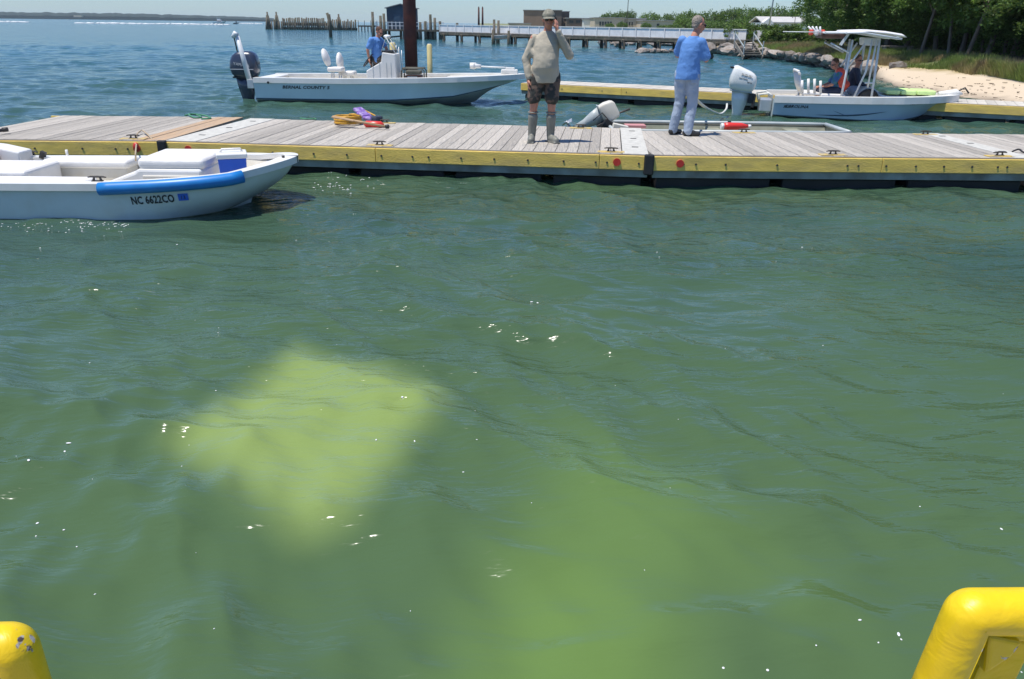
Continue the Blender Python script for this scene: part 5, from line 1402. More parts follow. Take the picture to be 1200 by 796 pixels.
for kn, an, nm in ((knR, anR, 0), (knL, anL, 1)):
    d_ = V((-0.06, -1, 0)).normalized() if nm == 0 else V((0.45, -0.9, 0)).normalized()
    ft = V((an.x, an.y, 0.055))
    fused('rubber_boot', [('c', an.lerp(kn, 0.66), an, 0.072, 0.056), ('c', ft, ft + d_ * 0.14, 0.052, 0.050), ('c', ft + d_ * 0.12 + V((0, 0, -0.008)), ft + d_ * 0.19 + V((0, 0, -0.010)), 0.050, 0.044), ('b', ft + d_ * 0.08 + V((0, 0, -0.045)), (0.10, 0.30, 0.02), Matrix.Rotation(math.atan2(-d_.x, d_.y) , 3, 'Z'))], M['boot'], man, 0.010, 2)
    MB().tube([V((an.lerp(kn, 0.66).x + 0.068 * math.cos(a), an.lerp(kn, 0.66).y + 0.068 * math.sin(a), an.lerp(kn, 0.66).z + 0.06)) for a in [2 * PI * k / 20 for k in range(21)]], 0.010, 6, cap=False).build('boot_rim', M['boot'], man)
# cap
cpm = MB(); rings = []
for k in range(9):
    ph = PI / 2 * k / 8; rr_ = math.cos(ph); zz = math.sin(ph)
    rings.append([hq(0.091 * rr_ * math.cos(a), 0.005 + 0.108 * rr_ * math.sin(a), 0.030 + 0.105 * zz) for a in [2 * PI * j / 24 for j in range(24)]])
cpm.loft(rings); cpo = cpm.build('cap', M['cap'], man)
br = MB(); vs = []
for i in range(13):
    a = PI + PI * i / 12; vs.append((0.086 * math.cos(a), 0.005 + 0.10 * math.sin(a)))
out = [(x * 0.98, y - 0.085 * math.sin(PI * i / 12) ** 0.6) for i, (x, y) in enumerate(vs)]
top_ = [hq(x, y, 0.040) for x, y in vs] + [hq(x, y, 0.022 - 0.5 * abs(x) ** 1.3 * 0.5) for x, y in out]
bot_ = [p_ + V((0, 0, -0.006)) for p_ in top_]
br.add(top_ + bot_, [(i, i + 1, 13 + i + 1, 13 + i) for i in range(12)] + [(26 + i + 1, 26 + i, 39 + i, 39 + i + 1) for i in range(12)] + [(13 + i, 13 + i + 1, 39 + i + 1, 39 + i) for i in range(12)], 0, True)
br.build('cap_brim', M['cap'], cpo)
ph = thing('mobile_phone', 'dark mobile phone held to the ear of the man in the khaki shirt', 'phone', ROOT[man.name] @ (hq(0.098, -0.03, -0.02)), 0.15)
MB().box((0, 0, 0), (0.012, 0.055, 0.11), Matrix.Rotation(0.25, 3, 'X')).build('phone_body', M['black'], ph, bevel=0.004)

# ---- man in the blue shirt, seen from behind, turned to the right
f2 = at(799, 159, DECK)
man2 = thing('person', 'grey haired man in a blue t shirt and pale jeans, seen from behind', 'person', (f2.x, f2.y, DECK), 0.0)
pel = V((0.0, 0.0, 0.94)); che = V((0.03, 0.0, 1.27)); nk = V((0.07, 0.03, 1.46)); hc = V((0.115, 0.05, 1.60))
shR, shL = V((0.155, 0.10, 1.38)), V((-0.10, -0.06, 1.39))      # nearer shoulder at the left of the picture is his left
shN, shF = V((-0.12, 0.05, 1.38)), V((0.175, -0.05, 1.37))
elN, wrN = V((-0.13, 0.20, 1.17)), V((0.02, 0.36, 1.14))
elF, wrF = V((0.255, -0.03, 1.12)), V((0.27, 0.20, 1.17))
hp1, hp2 = V((-0.085, 0.03, 0.90)), V((0.085, -0.02, 0.90))
kn1, kn2 = V((-0.065, 0.07, 0.50)), V((0.115, 0.0, 0.48))
an1, an2 = V((-0.125, 0.10, 0.10)), V((0.075, -0.06, 0.10))
hp_, hq, hR = head_prims(hc, PI * 0.62, 0.12)     # looking away to the right
body = [('c', pel, che, 0.11, 0.12), ('c', che, nk, 0.09, 0.058), ('c', nk, hc + V((0, 0, -0.05)), 0.056, 0.056), ('c', shN, elN, 0.05, 0.042), ('c', elN, wrN, 0.042, 0.027), ('c', shF, elF, 0.05, 0.043), ('c', elF, wrF, 0.043, 0.027),
        ('c', hp1, kn1, 0.08, 0.055), ('c', kn1, an1, 0.05, 0.035), ('c', hp2, kn2, 0.08, 0.055), ('c', kn2, an2, 0.05, 0.035)] + hp_
body += hand(wrF, (0.15, 0.9, 0.15), (-1, 0.1, 0), 1.0, 0.8, 1) + hand(wrN, (0.9, 0.4, 0.1), (0, 0, -1), 1.0, 0.8, 1)
bo = fused('body', body, M['skin'], man2, 0.0075, 3)
face_bits(hq, hR, 1.0, bo)
fused('hair', [('e', hq(0, 0.034, 0.040), (0.082, 0.088, 0.092), hR), ('e', hq(0, 0.062, -0.015), (0.066, 0.048, 0.050), hR)], M['hairgrey'], man2, 0.008, 2, folds=0.012)
fused('shirt', [('l', [((0.01, 0.0, 0.83), 0.190, 0.150), ((0.01, 0.0, 0.92), 0.186, 0.152), ((0.01, 0, 1.08), 0.165, 0.145), ((0.025, 0, 1.24), 0.168, 0.138), ((0.035, 0.01, 1.35), 0.158, 0.115), ((0.045, 0.01, 1.405), 0.110, 0.085), ((0.062, 0.02, 1.445), 0.068, 0.064)]),
      ('c', shN + V((0.01, 0, 0.0)), shN.lerp(elN, 0.75), 0.070, 0.078), ('c', shF + V((-0.02, 0, -0.01)), shF.lerp(elF, 0.80), 0.074, 0.082)], M['tshirt'], man2, 0.010, 3, folds=0.02)
fused('jeans', [('c', V((-0.05, 0.02, 0.93)), V((0.05, -0.01, 0.93)), 0.118, 0.118), ('c', hp1, kn1, 0.106, 0.078), ('c', kn1, an1 + V((0, 0, -0.02)), 0.078, 0.070), ('c', hp2, kn2, 0.106, 0.080), ('c', kn2, an2 + V((0, 0, -0.02)), 0.080, 0.072)], M['denim'], man2, 0.011, 2, folds=0.03)
fused('back_pocket', [('b', V((0.085, -0.122, 0.83)), (0.10, 0.012, 0.11), Matrix.Rotation(0.25, 3, 'Z'))], M['denim'], man2, 0.006, 1)
for an, d_ in ((an1, V((0.75, 0.55, 0)).normalized()), (an2, V((0.97, -0.1, 0)).normalized())):
    ft = V((an.x - d_.x * 0.04, an.y - d_.y * 0.04, 0.05))
    fused('shoe', [('c', ft, ft + d_ * 0.12, 0.046, 0.044), ('c', ft + d_ * 0.10 + V((0, 0, -0.008)), ft + d_ * 0.20 + V((0, 0, -0.012)), 0.045, 0.036), ('c', ft + V((0, 0, 0)), an + V((0, 0, 0.0)), 0.046, 0.045)], M['shoe'], man2, 0.009, 2)

# ---- driver of the pale blue boat
Mb = ROOT[bay.name]
dx_ = xloc(bay, 441, 0.1, 1.3)
man3 = thing('person', 'man in a light blue t shirt bending at the helm of the pale blue boat', 'person', Mb @ V((dx_, 0.12, 0.22)), 0.0)
nk = V((0.06, 0, 1.42)); hc = V((0.10, -0.02, 1.53))
hp_, hq, hR = head_prims(hc, 0.95, 0.35)
sN, eN, wN = V((-0.10, -0.12, 1.33)), V((-0.21, -0.14, 1.08)), V((-0.19, -0.12, 0.86))
sF, eF, wF = V((0.08, 0.14, 1.34)), V((0.24, 0.12, 1.14)), V((0.30, 0.05, 1.0))
body = [('c', V((0, 0, 0.85)), V((0.02, 0, 1.22)), 0.11, 0.12), ('c', V((0.02, 0, 1.22)), nk, 0.09, 0.056), ('c', nk, hc + V((0, 0.01, -0.04)), 0.055, 0.055), ('c', sN, eN, 0.05, 0.042), ('c', eN, wN, 0.042, 0.028), ('c', sF, eF, 0.05, 0.042), ('c', eF, wF, 0.042, 0.028),
        ('c', (-0.08, 0, 0.86), (-0.09, 0, 0.45), 0.08, 0.055), ('c', (-0.09, 0, 0.45), (-0.10, 0.03, 0.06), 0.055, 0.04), ('c', (0.08, 0, 0.86), (0.09, 0, 0.45), 0.08, 0.055), ('c', (0.09, 0, 0.45), (0.10, 0.03, 0.06), 0.055, 0.04), ('c', (-0.10, 0.02, 0.035), (-0.09, -0.12, 0.03), 0.035, 0.03), ('c', (0.10, 0.02, 0.035), (0.11, -0.12, 0.03), 0.035, 0.03)] + hp_
body += hand(wN, (0.1, -0.1, -1), (1, 0, 0), 1.0, 0.6, 1) + hand(wF, (0.9, -0.2, -0.3), (0, 0, -1), 1.0, 0.6, 1)
bo = fused('body', body, M['skin'], man3, 0.009, 3); face_bits(hq, hR, 1.0, bo)
fused('hair', [('e', hq(0, 0.025, 0.045), (0.082, 0.095, 0.090), hR)], M['hairbrown'], man3, 0.010, 2, folds=0.01)
fused('shirt', [('c', V((-0.01, 0, 0.86)), V((0.01, 0, 1.15)), 0.135, 0.145), ('c', V((0.01, 0, 1.15)), V((0.02, 0, 1.28)), 0.145, 0.13), ('c', V((-0.05, -0.06, 1.31)), V((0.06, 0.07, 1.31)), 0.10, 0.10), ('c', V((0.02, 0, 1.28)), V((0.05, 0, 1.36)), 0.09, 0.07), ('c', sN, sN.lerp(eN, 0.7), 0.075, 0.075), ('c', sF, sF.lerp(eF, 0.7), 0.075, 0.075)], M['tshirt'], man3, 0.012, 3, folds=0.03)
fused('shorts', [('c', (-0.05, 0, 0.86), (0.05, 0, 0.86), 0.13, 0.13), ('c', (-0.08, 0, 0.84), (-0.09, 0, 0.5), 0.105, 0.10), ('c', (0.08, 0, 0.84), (0.09, 0, 0.5), 0.105, 0.10)], M['camo'], man3, 0.012, 2, folds=0.02)

# ---- two people sitting in the skiff
Ms = ROOT[skiff.name]
dx_ = xloc(skiff, 982, -0.05, 0.9)
man4 = thing('person', 'seated person in an orange and red life vest and sunglasses on the skiff', 'person', Ms @ V((dx_, -0.05, 0.12)), YAW)
hc = V((-0.12, -0.02, 1.07)); nk = V((-0.04, 0, 0.95))
hp_, hq, hR = head_prims(hc, -0.95, 0.35)
sN, eN, wN = V((0.0, -0.16, 0.86)), V((-0.14, -0.20, 0.62)), V((-0.32, -0.10, 0.55))
sF, eF, wF = V((0.0, 0.16, 0.86)), V((-0.14, 0.20, 0.62)), V((-0.34, 0.08, 0.55))
body = [('c', V((0.06, 0, 0.48)), V((0.02, 0, 0.80)), 0.12, 0.12), ('c', V((0.02, 0, 0.80)), nk, 0.09, 0.056), ('c', nk, hc + V((0.02, 0, -0.04)), 0.055, 0.055), ('c', sN, eN, 0.048, 0.04), ('c', eN, wN, 0.04, 0.027), ('c', sF, eF, 0.048, 0.04), ('c', eF, wF, 0.04, 0.027),
        ('c', (0.02, -0.09, 0.46), (-0.38, -0.12, 0.46), 0.08, 0.06), ('c', (-0.38, -0.12, 0.46), (-0.36, -0.12, 0.07), 0.055, 0.038), ('c', (0.02, 0.09, 0.46), (-0.38, 0.12, 0.46), 0.08, 0.06), ('c', (-0.38, 0.12, 0.46), (-0.36, 0.12, 0.07), 0.055, 0.038), ('c', (-0.36, -0.12, 0.035), (-0.5, -0.12, 0.03), 0.035, 0.03), ('c', (-0.36, 0.12, 0.035), (-0.5, 0.12, 0.03), 0.035, 0.03)] + hp_
body += hand(wN, (-1, 0.3, 0), (0, 0, -1), 1, 0.7, 1) + hand(wF, (-1, -0.3, 0), (0, 0, -1), 1, 0.7, -1)
bo = fused('body', body, M['skin'], man4, 0.009, 3); face_bits(hq, hR, 1.0, bo)
fused('hair', [('e', hq(0, 0.025, 0.045), (0.082, 0.095, 0.090), hR)], M['hairbrown'], man4, 0.010, 2, folds=0.01)
fused('shirt', [('c', V((0.06, 0, 0.50)), V((0.02, 0, 0.78)), 0.14, 0.135), ('c', sN, sN.lerp(eN, 0.75), 0.07, 0.07), ('c', sF, sF.lerp(eF, 0.75), 0.07, 0.07), ('c', V((0.0, -0.07, 0.84)), V((0.0, 0.07, 0.84)), 0.09, 0.09)], M['greenshirt'], man4, 0.012, 3, folds=0.02)
fused('life_vest', [('c', V((0.02, -0.12, 0.90)), V((0.04, 0.10, 0.90)), 0.095, 0.095), ('c', V((0.06, -0.06, 0.80)), V((0.12, -0.04, 0.55)), 0.13, 0.12), ('e', V((0.16, -0.10, 0.62)), (0.12, 0.10, 0.09))], M['orange'], man4, 0.012, 3, folds=0.02)
fused('trousers', [('c', (0.04, -0.06, 0.46), (0.04, 0.06, 0.46), 0.13, 0.13), ('c', (0.02, -0.09, 0.46), (-0.36, -0.12, 0.46), 0.10, 0.085), ('c', (0.02, 0.09, 0.46), (-0.36, 0.12, 0.46), 0.10, 0.085)], M['darkcloth'], man4, 0.012, 2)
dx_ = xloc(skiff, 1001, 0.35, 0.9)
man5 = thing('person', 'person in dark blue clothes seated under the T top, half hidden by its poles', 'person', Ms @ V((dx_, 0.30, 0.14)), YAW)
hc = V((0.03, 0, 1.13)); nk = V((0.03, 0, 1.0))
hp_, hq, hR = head_prims(hc, 0.5, 0.1)
sN, eN, wN = V((0.0, -0.17, 0.90)), V((0.06, -0.24, 0.66)), V((0.22, -0.16, 0.58))
sF, eF, wF = V((0.0, 0.17, 0.90)), V((0.06, 0.24, 0.66)), V((0.22, 0.16, 0.58))
body = [('c', V((0, 0, 0.48)), V((0.0, 0, 0.84)), 0.12, 0.12), ('c', V((0.0, 0, 0.84)), nk, 0.09, 0.056), ('c', nk, hc + V((0, 0, -0.04)), 0.055, 0.055), ('c', sN, eN, 0.048, 0.04), ('c', eN, wN, 0.04, 0.027), ('c', sF, eF, 0.048, 0.04), ('c', eF, wF, 0.04, 0.027),
        ('c', (0.0, -0.09, 0.46), (0.38, -0.12, 0.46), 0.08, 0.06), ('c', (0.38, -0.12, 0.46), (0.36, -0.12, 0.05), 0.055, 0.038), ('c', (0.0, 0.09, 0.46), (0.38, 0.12, 0.46), 0.08, 0.06), ('c', (0.38, 0.12, 0.46), (0.36, 0.12, 0.05), 0.055, 0.038)] + hp_
body += hand(wN, (1, 0.1, 0), (0, 0, -1), 1, 0.7, 1) + hand(wF, (1, -0.1, 0), (0, 0, -1), 1, 0.7, -1)
bo = fused('body', body, M['skin'], man5, 0.010, 3); face_bits(hq, hR, 1.0, bo)
fused('hair', [('e', hq(0, 0.025, 0.045), (0.082, 0.095, 0.090), hR)], M['hairbrown'], man5, 0.010, 2)
fused('shirt', [('c', V((0, 0, 0.50)), V((0.0, 0, 0.82)), 0.14, 0.135), ('c', sN, eN, 0.07, 0.06), ('c', sF, eF, 0.07, 0.06), ('c', V((0.0, -0.08, 0.88)), V((0.0, 0.08, 0.88)), 0.09, 0.09), ('c', eN, wN, 0.055, 0.045), ('c', eF, wF, 0.055, 0.045)], M['darkcloth'], man5, 0.012, 3, folds=0.02)
fused('trousers', [('c', (0.0, -0.06, 0.46), (0.0, 0.06, 0.46), 0.13, 0.13), ('c', (0.0, -0.09, 0.46), (0.38, -0.12, 0.46), 0.10, 0.085), ('c', (0.0, 0.09, 0.46), (0.38, 0.12, 0.46), 0.10, 0.085), ('c', (0.38, -0.12, 0.44), (0.36, -0.12, 0.1), 0.075, 0.06), ('c', (0.38, 0.12, 0.44), (0.36, 0.12, 0.1), 0.075, 0.06)], M['denim'], man5, 0.012, 2)
PY_PART5 = 1


# ------------------------------------------------------------------ TREES, ROCKS, SHORE
def leaf_mesh(name, centers, radii, per, size, seed, m_, flat=0.75):
    g = np.random.default_rng(seed)
    C = np.repeat(np.array(centers, float), per, 0); Rd = np.repeat(np.array(radii, float), per)[:, None]
    d = g.normal(size=C.shape); d /= np.linalg.norm(d, axis=1)[:, None]
    P = C + d * Rd * (g.random((len(C), 1)) ** 0.45) * np.array([1, 1, flat])
    u = g.normal(size=C.shape); u[:, 2] *= 0.6; u /= np.linalg.norm(u, axis=1)[:, None]
    w_ = np.cross(u, g.normal(size=C.shape)); w_ /= np.linalg.norm(w_, axis=1)[:, None]
    s_ = size * (0.6 + 0.8 * g.random((len(C), 1)))
    v = np.stack([P - u * s_, P + w_ * s_ * 0.45, P + u * s_, P - w_ * s_ * 0.45], 1).reshape(-1, 3)
    n = len(C); me = bpy.data.meshes.new(name)
    me.vertices.add(4 * n); me.vertices.foreach_set('co', v.astype(np.float32).ravel())
    me.loops.add(4 * n); me.loops.foreach_set('vertex_index', np.arange(4 * n, dtype=np.int32))
    me.polygons.add(n); me.polygons.foreach_set('loop_start', (np.arange(n) * 4).astype(np.int32)); me.update(); me.validate()
    me.materials.append(m_)
    return me


def make_tree(label, seed, H, R, trunk_h, leafm, leaf=0.07, per=60, ncl=150, loc=(0, 0, 0), lean=0.1, group=None, tr=0.09, low=0.35, name='oak_tree', clr=0.42, cat='tree'):
    r_ = random.Random(seed); t = thing(name, label, cat, loc, 0, group)
    tk = MB(); top = V((r_.uniform(-lean, lean) * H, r_.uniform(-lean, lean) * H, trunk_h))
    pts = [V((0, 0, -0.25)), V((0, 0, 0.02)), top * 0.4 + V((r_.uniform(-.1, .1) * tr * 8, 0, 0)), top]
    tk.tube(pts, [tr * 1.5, tr * 1.2, tr, tr * 0.8], 9)
    cs, rs = [], []
    nl = 7
    for i in range(nl):
        a = 2 * PI * i / nl + r_.uniform(-.4, .4); rr_ = R * r_.uniform(0.45, 0.8)
        e = V((top.x + rr_ * math.cos(a), top.y + rr_ * math.sin(a), lerp(trunk_h, H, r_.uniform(0.3, 0.85))))
        mid = top.lerp(e, 0.5) + V((0, 0, 0.15 * R * r_.uniform(-.4, 1)))
        tk.tube([top * r_.uniform(0.75, 1.0), mid, e], [tr * 0.6, tr * 0.38, tr * 0.12], 6)
        for k in range(2):
            e2 = mid + V((r_.uniform(-1, 1) * R * .4, r_.uniform(-1, 1) * R * .4, r_.uniform(-.1, .4) * R)); tk.tube([mid, e2], [tr * 0.3, tr * 0.08], 5)
    tk.build('trunk', M['bark'], t)
    cz = lerp(trunk_h, H, 0.45)
    for k in range(ncl):
        a = r_.uniform(0, 2 * PI); ph = math.acos(r_.uniform(-1, 1)); q = r_.uniform(0.35, 1.0) ** 0.5
        lump = 1 + 0.28 * mnoise.noise(V((math.cos(a) * 1.7, math.sin(a) * 1.7, math.cos(ph) * 2 + seed)))
        p = V((top.x + R * q * lump * math.sin(ph) * math.cos(a), top.y + R * q * lump * math.sin(ph) * math.sin(a), 0))
        hz_ = math.cos(ph) * q * lump
        p.z = cz + (H - cz) * hz_ if hz_ > 0 else cz + (cz - H * low) * hz_
        cs.append(tuple(p)); rs.append(clr * r_.uniform(0.5, 1.1) * R / 2.4)
    link('crown', leaf_mesh('crown', cs, rs, per, leaf, seed, leafm), t)
    return t


def ground_z(p):
    best = min((abs(q.x - p.x) + abs(q.y - p.y), q.z) for r in LAND for q in r)
    return best[1]


def on_land(px, py, z=0.85):
    q = at(px, py, z)
    zz = ground_z(q); q = at(px, py, zz); return V((q.x, q.y, zz - 0.03))


rt = random.Random(21)
# belt of live oaks on the right: three kinds built once, the rest copies of them
LBL = ['live oak with a bare leaning trunk and bright leaves, third tree from the right frame edge', 'slender oak standing at the grass edge under the dark canopy', 'dense dark oak']
protoA = make_tree('young oak with bright yellow green leaves hanging low at the right frame edge', 31, 5.2, 2.5, 1.9, M['leafA'], 0.06, 80, 190, on_land(1176, 78), lean=0.08, group='oaks behind the beach', tr=0.075, low=0.10, clr=0.34)
protoB = make_tree('oak with a pale bare trunk standing left of the bright young oak', 32, 5.8, 2.6, 2.3, M['leafB'], 0.065, 90, 200, on_land(1150, 76), lean=0.10, group='oaks behind the beach', tr=0.07, low=0.38, clr=0.42)
protoC = make_tree('large dark live oak at the left end of the shore trees', 33, 5.4, 3.0, 1.4, M['leafB'], 0.07, 100, 230, on_land(985, 58.5), lean=0.08, group='oaks behind the beach', tr=0.10, low=0.10, clr=0.42)
fill = 'dark live oak in the shaded wood behind the beach'
for (px, py, pr, sc, dep, lb) in (
        (1078, 66, protoB, 1.0, 0, 'oak with a short pale trunk directly right of the wooden bench'),
        (1110, 70, protoB, 0.95, 0, 'slim oak with a dark straight trunk midway along the beach edge'),
        (1131, 71, protoB, 1.05, 0, 'oak whose trunk forks low, left of the leaning pale trunk'),
        (1036, 62, protoC, 1.05, 1.5, 'bushy live oak rising directly behind the T top of the skiff'),
        (1222, 80, protoA, 1.1, 1.5, 'bright leafed oak cut off by the right frame edge'),
        (960, 57, protoC, 0.72, 3, 'small bushy oak at the far left foot of the shore trees'),
        (1010, 60, protoC, 1.2, 5, fill), (1060, 63, protoC, 1.15, 4, fill), (1095, 66, protoC, 1.1, 4, fill), (1125, 69, protoC, 1.15, 4, fill),
        (1155, 72, protoC, 1.1, 4, fill), (1185, 74, protoC, 1.15, 4, fill), (1220, 77, protoC, 1.2, 4.5, fill), (1000, 59, protoC, 1.4, 10, fill),
        (1045, 61, protoB, 1.5, 10, fill), (1085, 64, protoC, 1.4, 10, fill), (1120, 66, protoB, 1.5, 10, fill), (1160, 70, protoC, 1.45, 10, fill), (1200, 74, protoB, 1.5, 10, fill), (1250, 80, protoC, 1.5, 9, fill),
        (1290, 88, protoC, 1.2, 6, fill), (1340, 95, protoB, 1.2, 7, fill)):
    q = on_land(px, py); u = V((q.x, q.y, 0)).normalized(); q = q + u * dep * 1.6
    q.z = ground_z(q) - 0.03 if dep < 3 else 0.85
    dup(pr, q, rt.uniform(0, 6.28), (sc, sc, sc * rt.uniform(0.92, 1.08)), lb)
# understorey shrubs that close the wood at its foot
sh0 = make_tree('dark shrub filling the shaded wood behind the beach', 41, 1.7, 1.5, 0.3, M['leafB'], 0.06, 90, 110, on_land(1100, 66) + V((5, 8, 0.1)), tr=0.04, low=0.02, name='shrub', group='dark shrubs under the oaks', clr=0.55, cat='shrub')
for k in range(28):
    px = 985 + k * 10; q = at(px, interp(px, [(980, 56.5), (1060, 60), (1150, 68), (1250, 80)]), 0.85); u = V((q.x, q.y, 0)).normalized()
    q = q + u * rt.uniform(8, 12); q.z = 0.85
    dup(sh0, q, rt.uniform(0, 6.28), rt.uniform(1.0, 1.7))
bush = make_tree('round bright green shrub on the grassy point left of the T top', 43, 1.75, 1.55, 0.35, M['leafA'], 0.065, 90, 120, on_land(893, 55), tr=0.05, low=0.02, name='shrub', group='bright shrubs on the point', clr=0.5, cat='shrub')
dup(bush, on_land(918, 57), 2.0, (1.25, 1.25, 0.95), 'bright green shrub right of the round one, its low branches over the rocks')
dup(bush, on_land(938, 57), 4.0, (1.1, 1.1, 0.75), 'low green shrub at the foot of the small bushy oak')
dup(bush, at(868, 50, 0.8), 1.0, (0.9, 0.9, 0.75), 'small green shrub at the end of the walkway')

# far trees across the cove
def far_tree_proto(seed, m_, label):
    return make_tree(label, seed, 5.0, 4.2, 1.5, m_, 0.26, 26, 130, (0, 0, 0), tr=0.16, low=0.05, group='trees on the far shore', clr=0.75)
fa1 = far_tree_proto(51, M['leafB'], 'x'); fa2 = far_tree_proto(52, M['leafC'], 'x'); fa3 = far_tree_proto(53, M['leafA'], 'x')
usedp = {}
LB2 = {0: 'dark rounded oak on the far shore', 1: 'bright green low tree on the far shore', 2: 'yellow green tree on the far shore'}
for (px, ytop, Y, wd, k, lb) in (
        (712, 14, 245, 11, 0, 'small flat crowned dark tree above the tan building'), (727, 12.5, 245, 11, 0, 'round dark tree rising behind the thin mast'), (738, 12, 243, 8, 0, 'narrow dark tree just right of the thin mast'),
        (762, 14, 235, 13, 0, 'dark flat topped tree above the grey roofed house'), (786, 15, 230, 14, 0, 'dark tree at the left end of the far grove'),
        (808, 12, 165, 16, 0, 'wide dark tree behind the grey haired man'), (832, 12, 160, 15, 0, 'dark tree directly right of the grey haired man'), (852, 10, 158, 14, 2, 'lighter green tree in the middle of the far grove'),
        (868, 7.5, 165, 13, 0, 'tall dark tree with a pale gap in its crown'), (884, 9, 160, 15, 1, 'bright green tree left of the tall mast'), (905, 6, 158, 16, 0, 'tallest dark tree of the far grove, behind the tall mast'), (924, 10, 155, 12, 0, 'dark tree at the right end of the far grove'),
        (777, 29, 140, 9, 1, 'low bright green bush left of the grey haired man'), (729, 25, 150, 7, 0, 'dark bush in front of the tan building'), (757, 26, 148, 7, 0, 'dark bush in front of the grey roofed house'), (714, 27, 148, 6, 1, 'tiny green bush beside the tan building windows'),
        (790, 28, 138, 10, 1, 'low bright bush at the foot of the far grove'), (840, 24, 135, 14, 0, 'dark low tree above the walkway rail'), (865, 22, 125, 17, 1, 'wide bright green bush above the walkway rail'), (884, 23, 122, 14, 2, 'yellow green bush left of the white house'),
        (945, 17, 120, 12, 0, 'dark tree between the white house and the shore oaks'), (820, 22, 140, 16, 0, 'dark bushy tree filling the middle of the far grove'), (800, 21, 145, 14, 2, 'mid green tree low in the far grove'), (900, 17, 130, 15, 0, 'dark tree behind the white house')):
    topz = atY(px, ytop, Y).z; q = atY(px, 40, Y); q.z = 0.7
    pr = (fa1, fa2, fa3)[k]; h_ = topz - 0.7; sc = h_ / 5.3; wsc = wd / 920 * Y * 1.03 / 8.4 * 1.6
    if k not in usedp:
        usedp[k] = 1; pr.location = q; pr.rotation_euler.z = rt.uniform(0, 6); pr.scale = (wsc, wsc, sc); pr['label'] = lb
    else: dup(pr, q, rt.uniform(0, 6), (wsc, wsc, sc), lb)

# grass and reeds on the bank: nobody could count them
def blades(name, n, j0, j1, hh, m_, i0=0, wid=0.012, dens=None, seed=5):
    g = np.random.default_rng(seed); G = np.array([[tuple(q) for q in r] for r in LAND]); ni, nj = G.shape[:2]
    a = g.random(n) * (ni - 1.001 - i0) + i0; b = j0 + g.random(n) * (j1 - j0)
    i = a.astype(int); j = b.astype(int); fa = (a - i)[:, None]; fb = (b - j)[:, None]
    P = (G[i, j] * (1 - fa) + G[i + 1, j] * fa) * (1 - fb) + (G[i, j + 1] * (1 - fa) + G[i + 1, j + 1] * fa) * fb
    nz = np.array([mnoise.noise(V((p[0] * .8, p[1] * .8, 3))) for p in P])
    k = nz > -0.35; P = P[k]; nz = nz[k]; n = len(P)
    h = hh * (0.5 + 0.7 * g.random(n) + 0.8 * np.clip(nz, 0, 1)); th = g.random(n) * 6.28
    w_ = wid * (0.7 + 0.6 * g.random(n)); ux, uy = np.cos(th) * w_, np.sin(th) * w_
    lx, ly = g.normal(size=n) * h * 0.28, g.normal(size=n) * h * 0.28
    v = np.zeros((n, 3, 3)); v[:, 0] = P; v[:, 1] = P; v[:, 2] = P
    v[:, 0, 0] -= ux; v[:, 0, 1] -= uy; v[:, 1, 0] += ux; v[:, 1, 1] += uy; v[:, 2, 0] += lx; v[:, 2, 1] += ly; v[:, 2, 2] += h; v[:, :2, 2] -= 0.03
    me = bpy.data.meshes.new(name); me.vertices.add(3 * n); me.vertices.foreach_set('co', v.astype(np.float32).ravel())
    me.loops.add(3 * n); me.loops.foreach_set('vertex_index', np.arange(3 * n, dtype=np.int32)); me.polygons.add(n)
    me.polygons.foreach_set('loop_start', (np.arange(n) * 3).astype(np.int32)); me.update(); me.validate(); me.materials.append(m_)
    o = link(name, me, kind='stuff'); return o
o = blades('marsh_grass', 90000, 12.6, 19.5, 0.22, M['grass'], 6); o['label'] = 'green and straw coloured grass on the bank above the sand'

# rocks
RK = []
for k in range(6):
    bm = bmesh.new(); bmesh.ops.create_icosphere(bm, subdivisions=2, radius=1)
    for v in bm.verts:
        n_ = mnoise.noise(v.co * 1.1 + V((k * 7, 0, 0))); n2_ = mnoise.noise(v.co * 2.6 + V((0, k * 5, 0)))
        v.co *= 1 + 0.45 * n_ + 0.22 * n2_; v.co.z *= 0.68
    me = bpy.data.meshes.new('rock'); bm.to_mesh(me); bm.free(); me.materials.append(M['rock']); RK.append(me)


def rock(p, s_, lb='grey brown riprap rock on the shore edge', gp='riprap rocks along the shore', me=None):
    o = link('rock', me or rt.choice(RK)); o.location = p; o.scale = (s_ * rt.uniform(.8, 1.4), s_ * rt.uniform(.8, 1.3), s_ * rt.uniform(.7, 1.2)); o.rotation_euler = (rt.uniform(-.3, .3), rt.uniform(-.3, .3), rt.uniform(0, 6.28))
    tag(o, lb, 'rock', gp); return o
for k in range(150):
    px = rt.uniform(838, 1015); yb = interp(px, [(c[0], c[1]) for c in SH]); yt = interp(px, [(c[0], c[2]) for c in SH])
    f_ = rt.random(); q = at(px, lerp(yb + 0.6, yt, f_), 0.05 + 0.45 * f_); rock(q, rt.uniform(0.16, 0.42) * (1.25 if px < 900 else 1))
for k in range(40):
    px = rt.uniform(742, 840); q = at(px, 60.5 + rt.uniform(-0.9, 0.8) - (px - 742) * 0.008, 0.08); rock(q, rt.uniform(0.15, 0.38), 'low rock of the thin rocky spit in the water', 'rocks of the spit by the walkway')
for k in range(34):
    px = rt.uniform(815, 884); q = at(px, rt.uniform(50, 61), 0.5); q.z = rt.uniform(0.1, 0.75); rock(q, rt.uniform(0.25, 0.6), 'pale rock heaped under the shore end of the walkway', 'rocks under the walkway')
for k in range(46):
    px = rt.uniform(700, 850); q = at(px, rt.uniform(48.5, 51.5), 0.25); rock(q, rt.uniform(0.3, 0.6), 'rock on the far bank seen below the walkway', 'rocks of the far bank')
rk = rt.choice
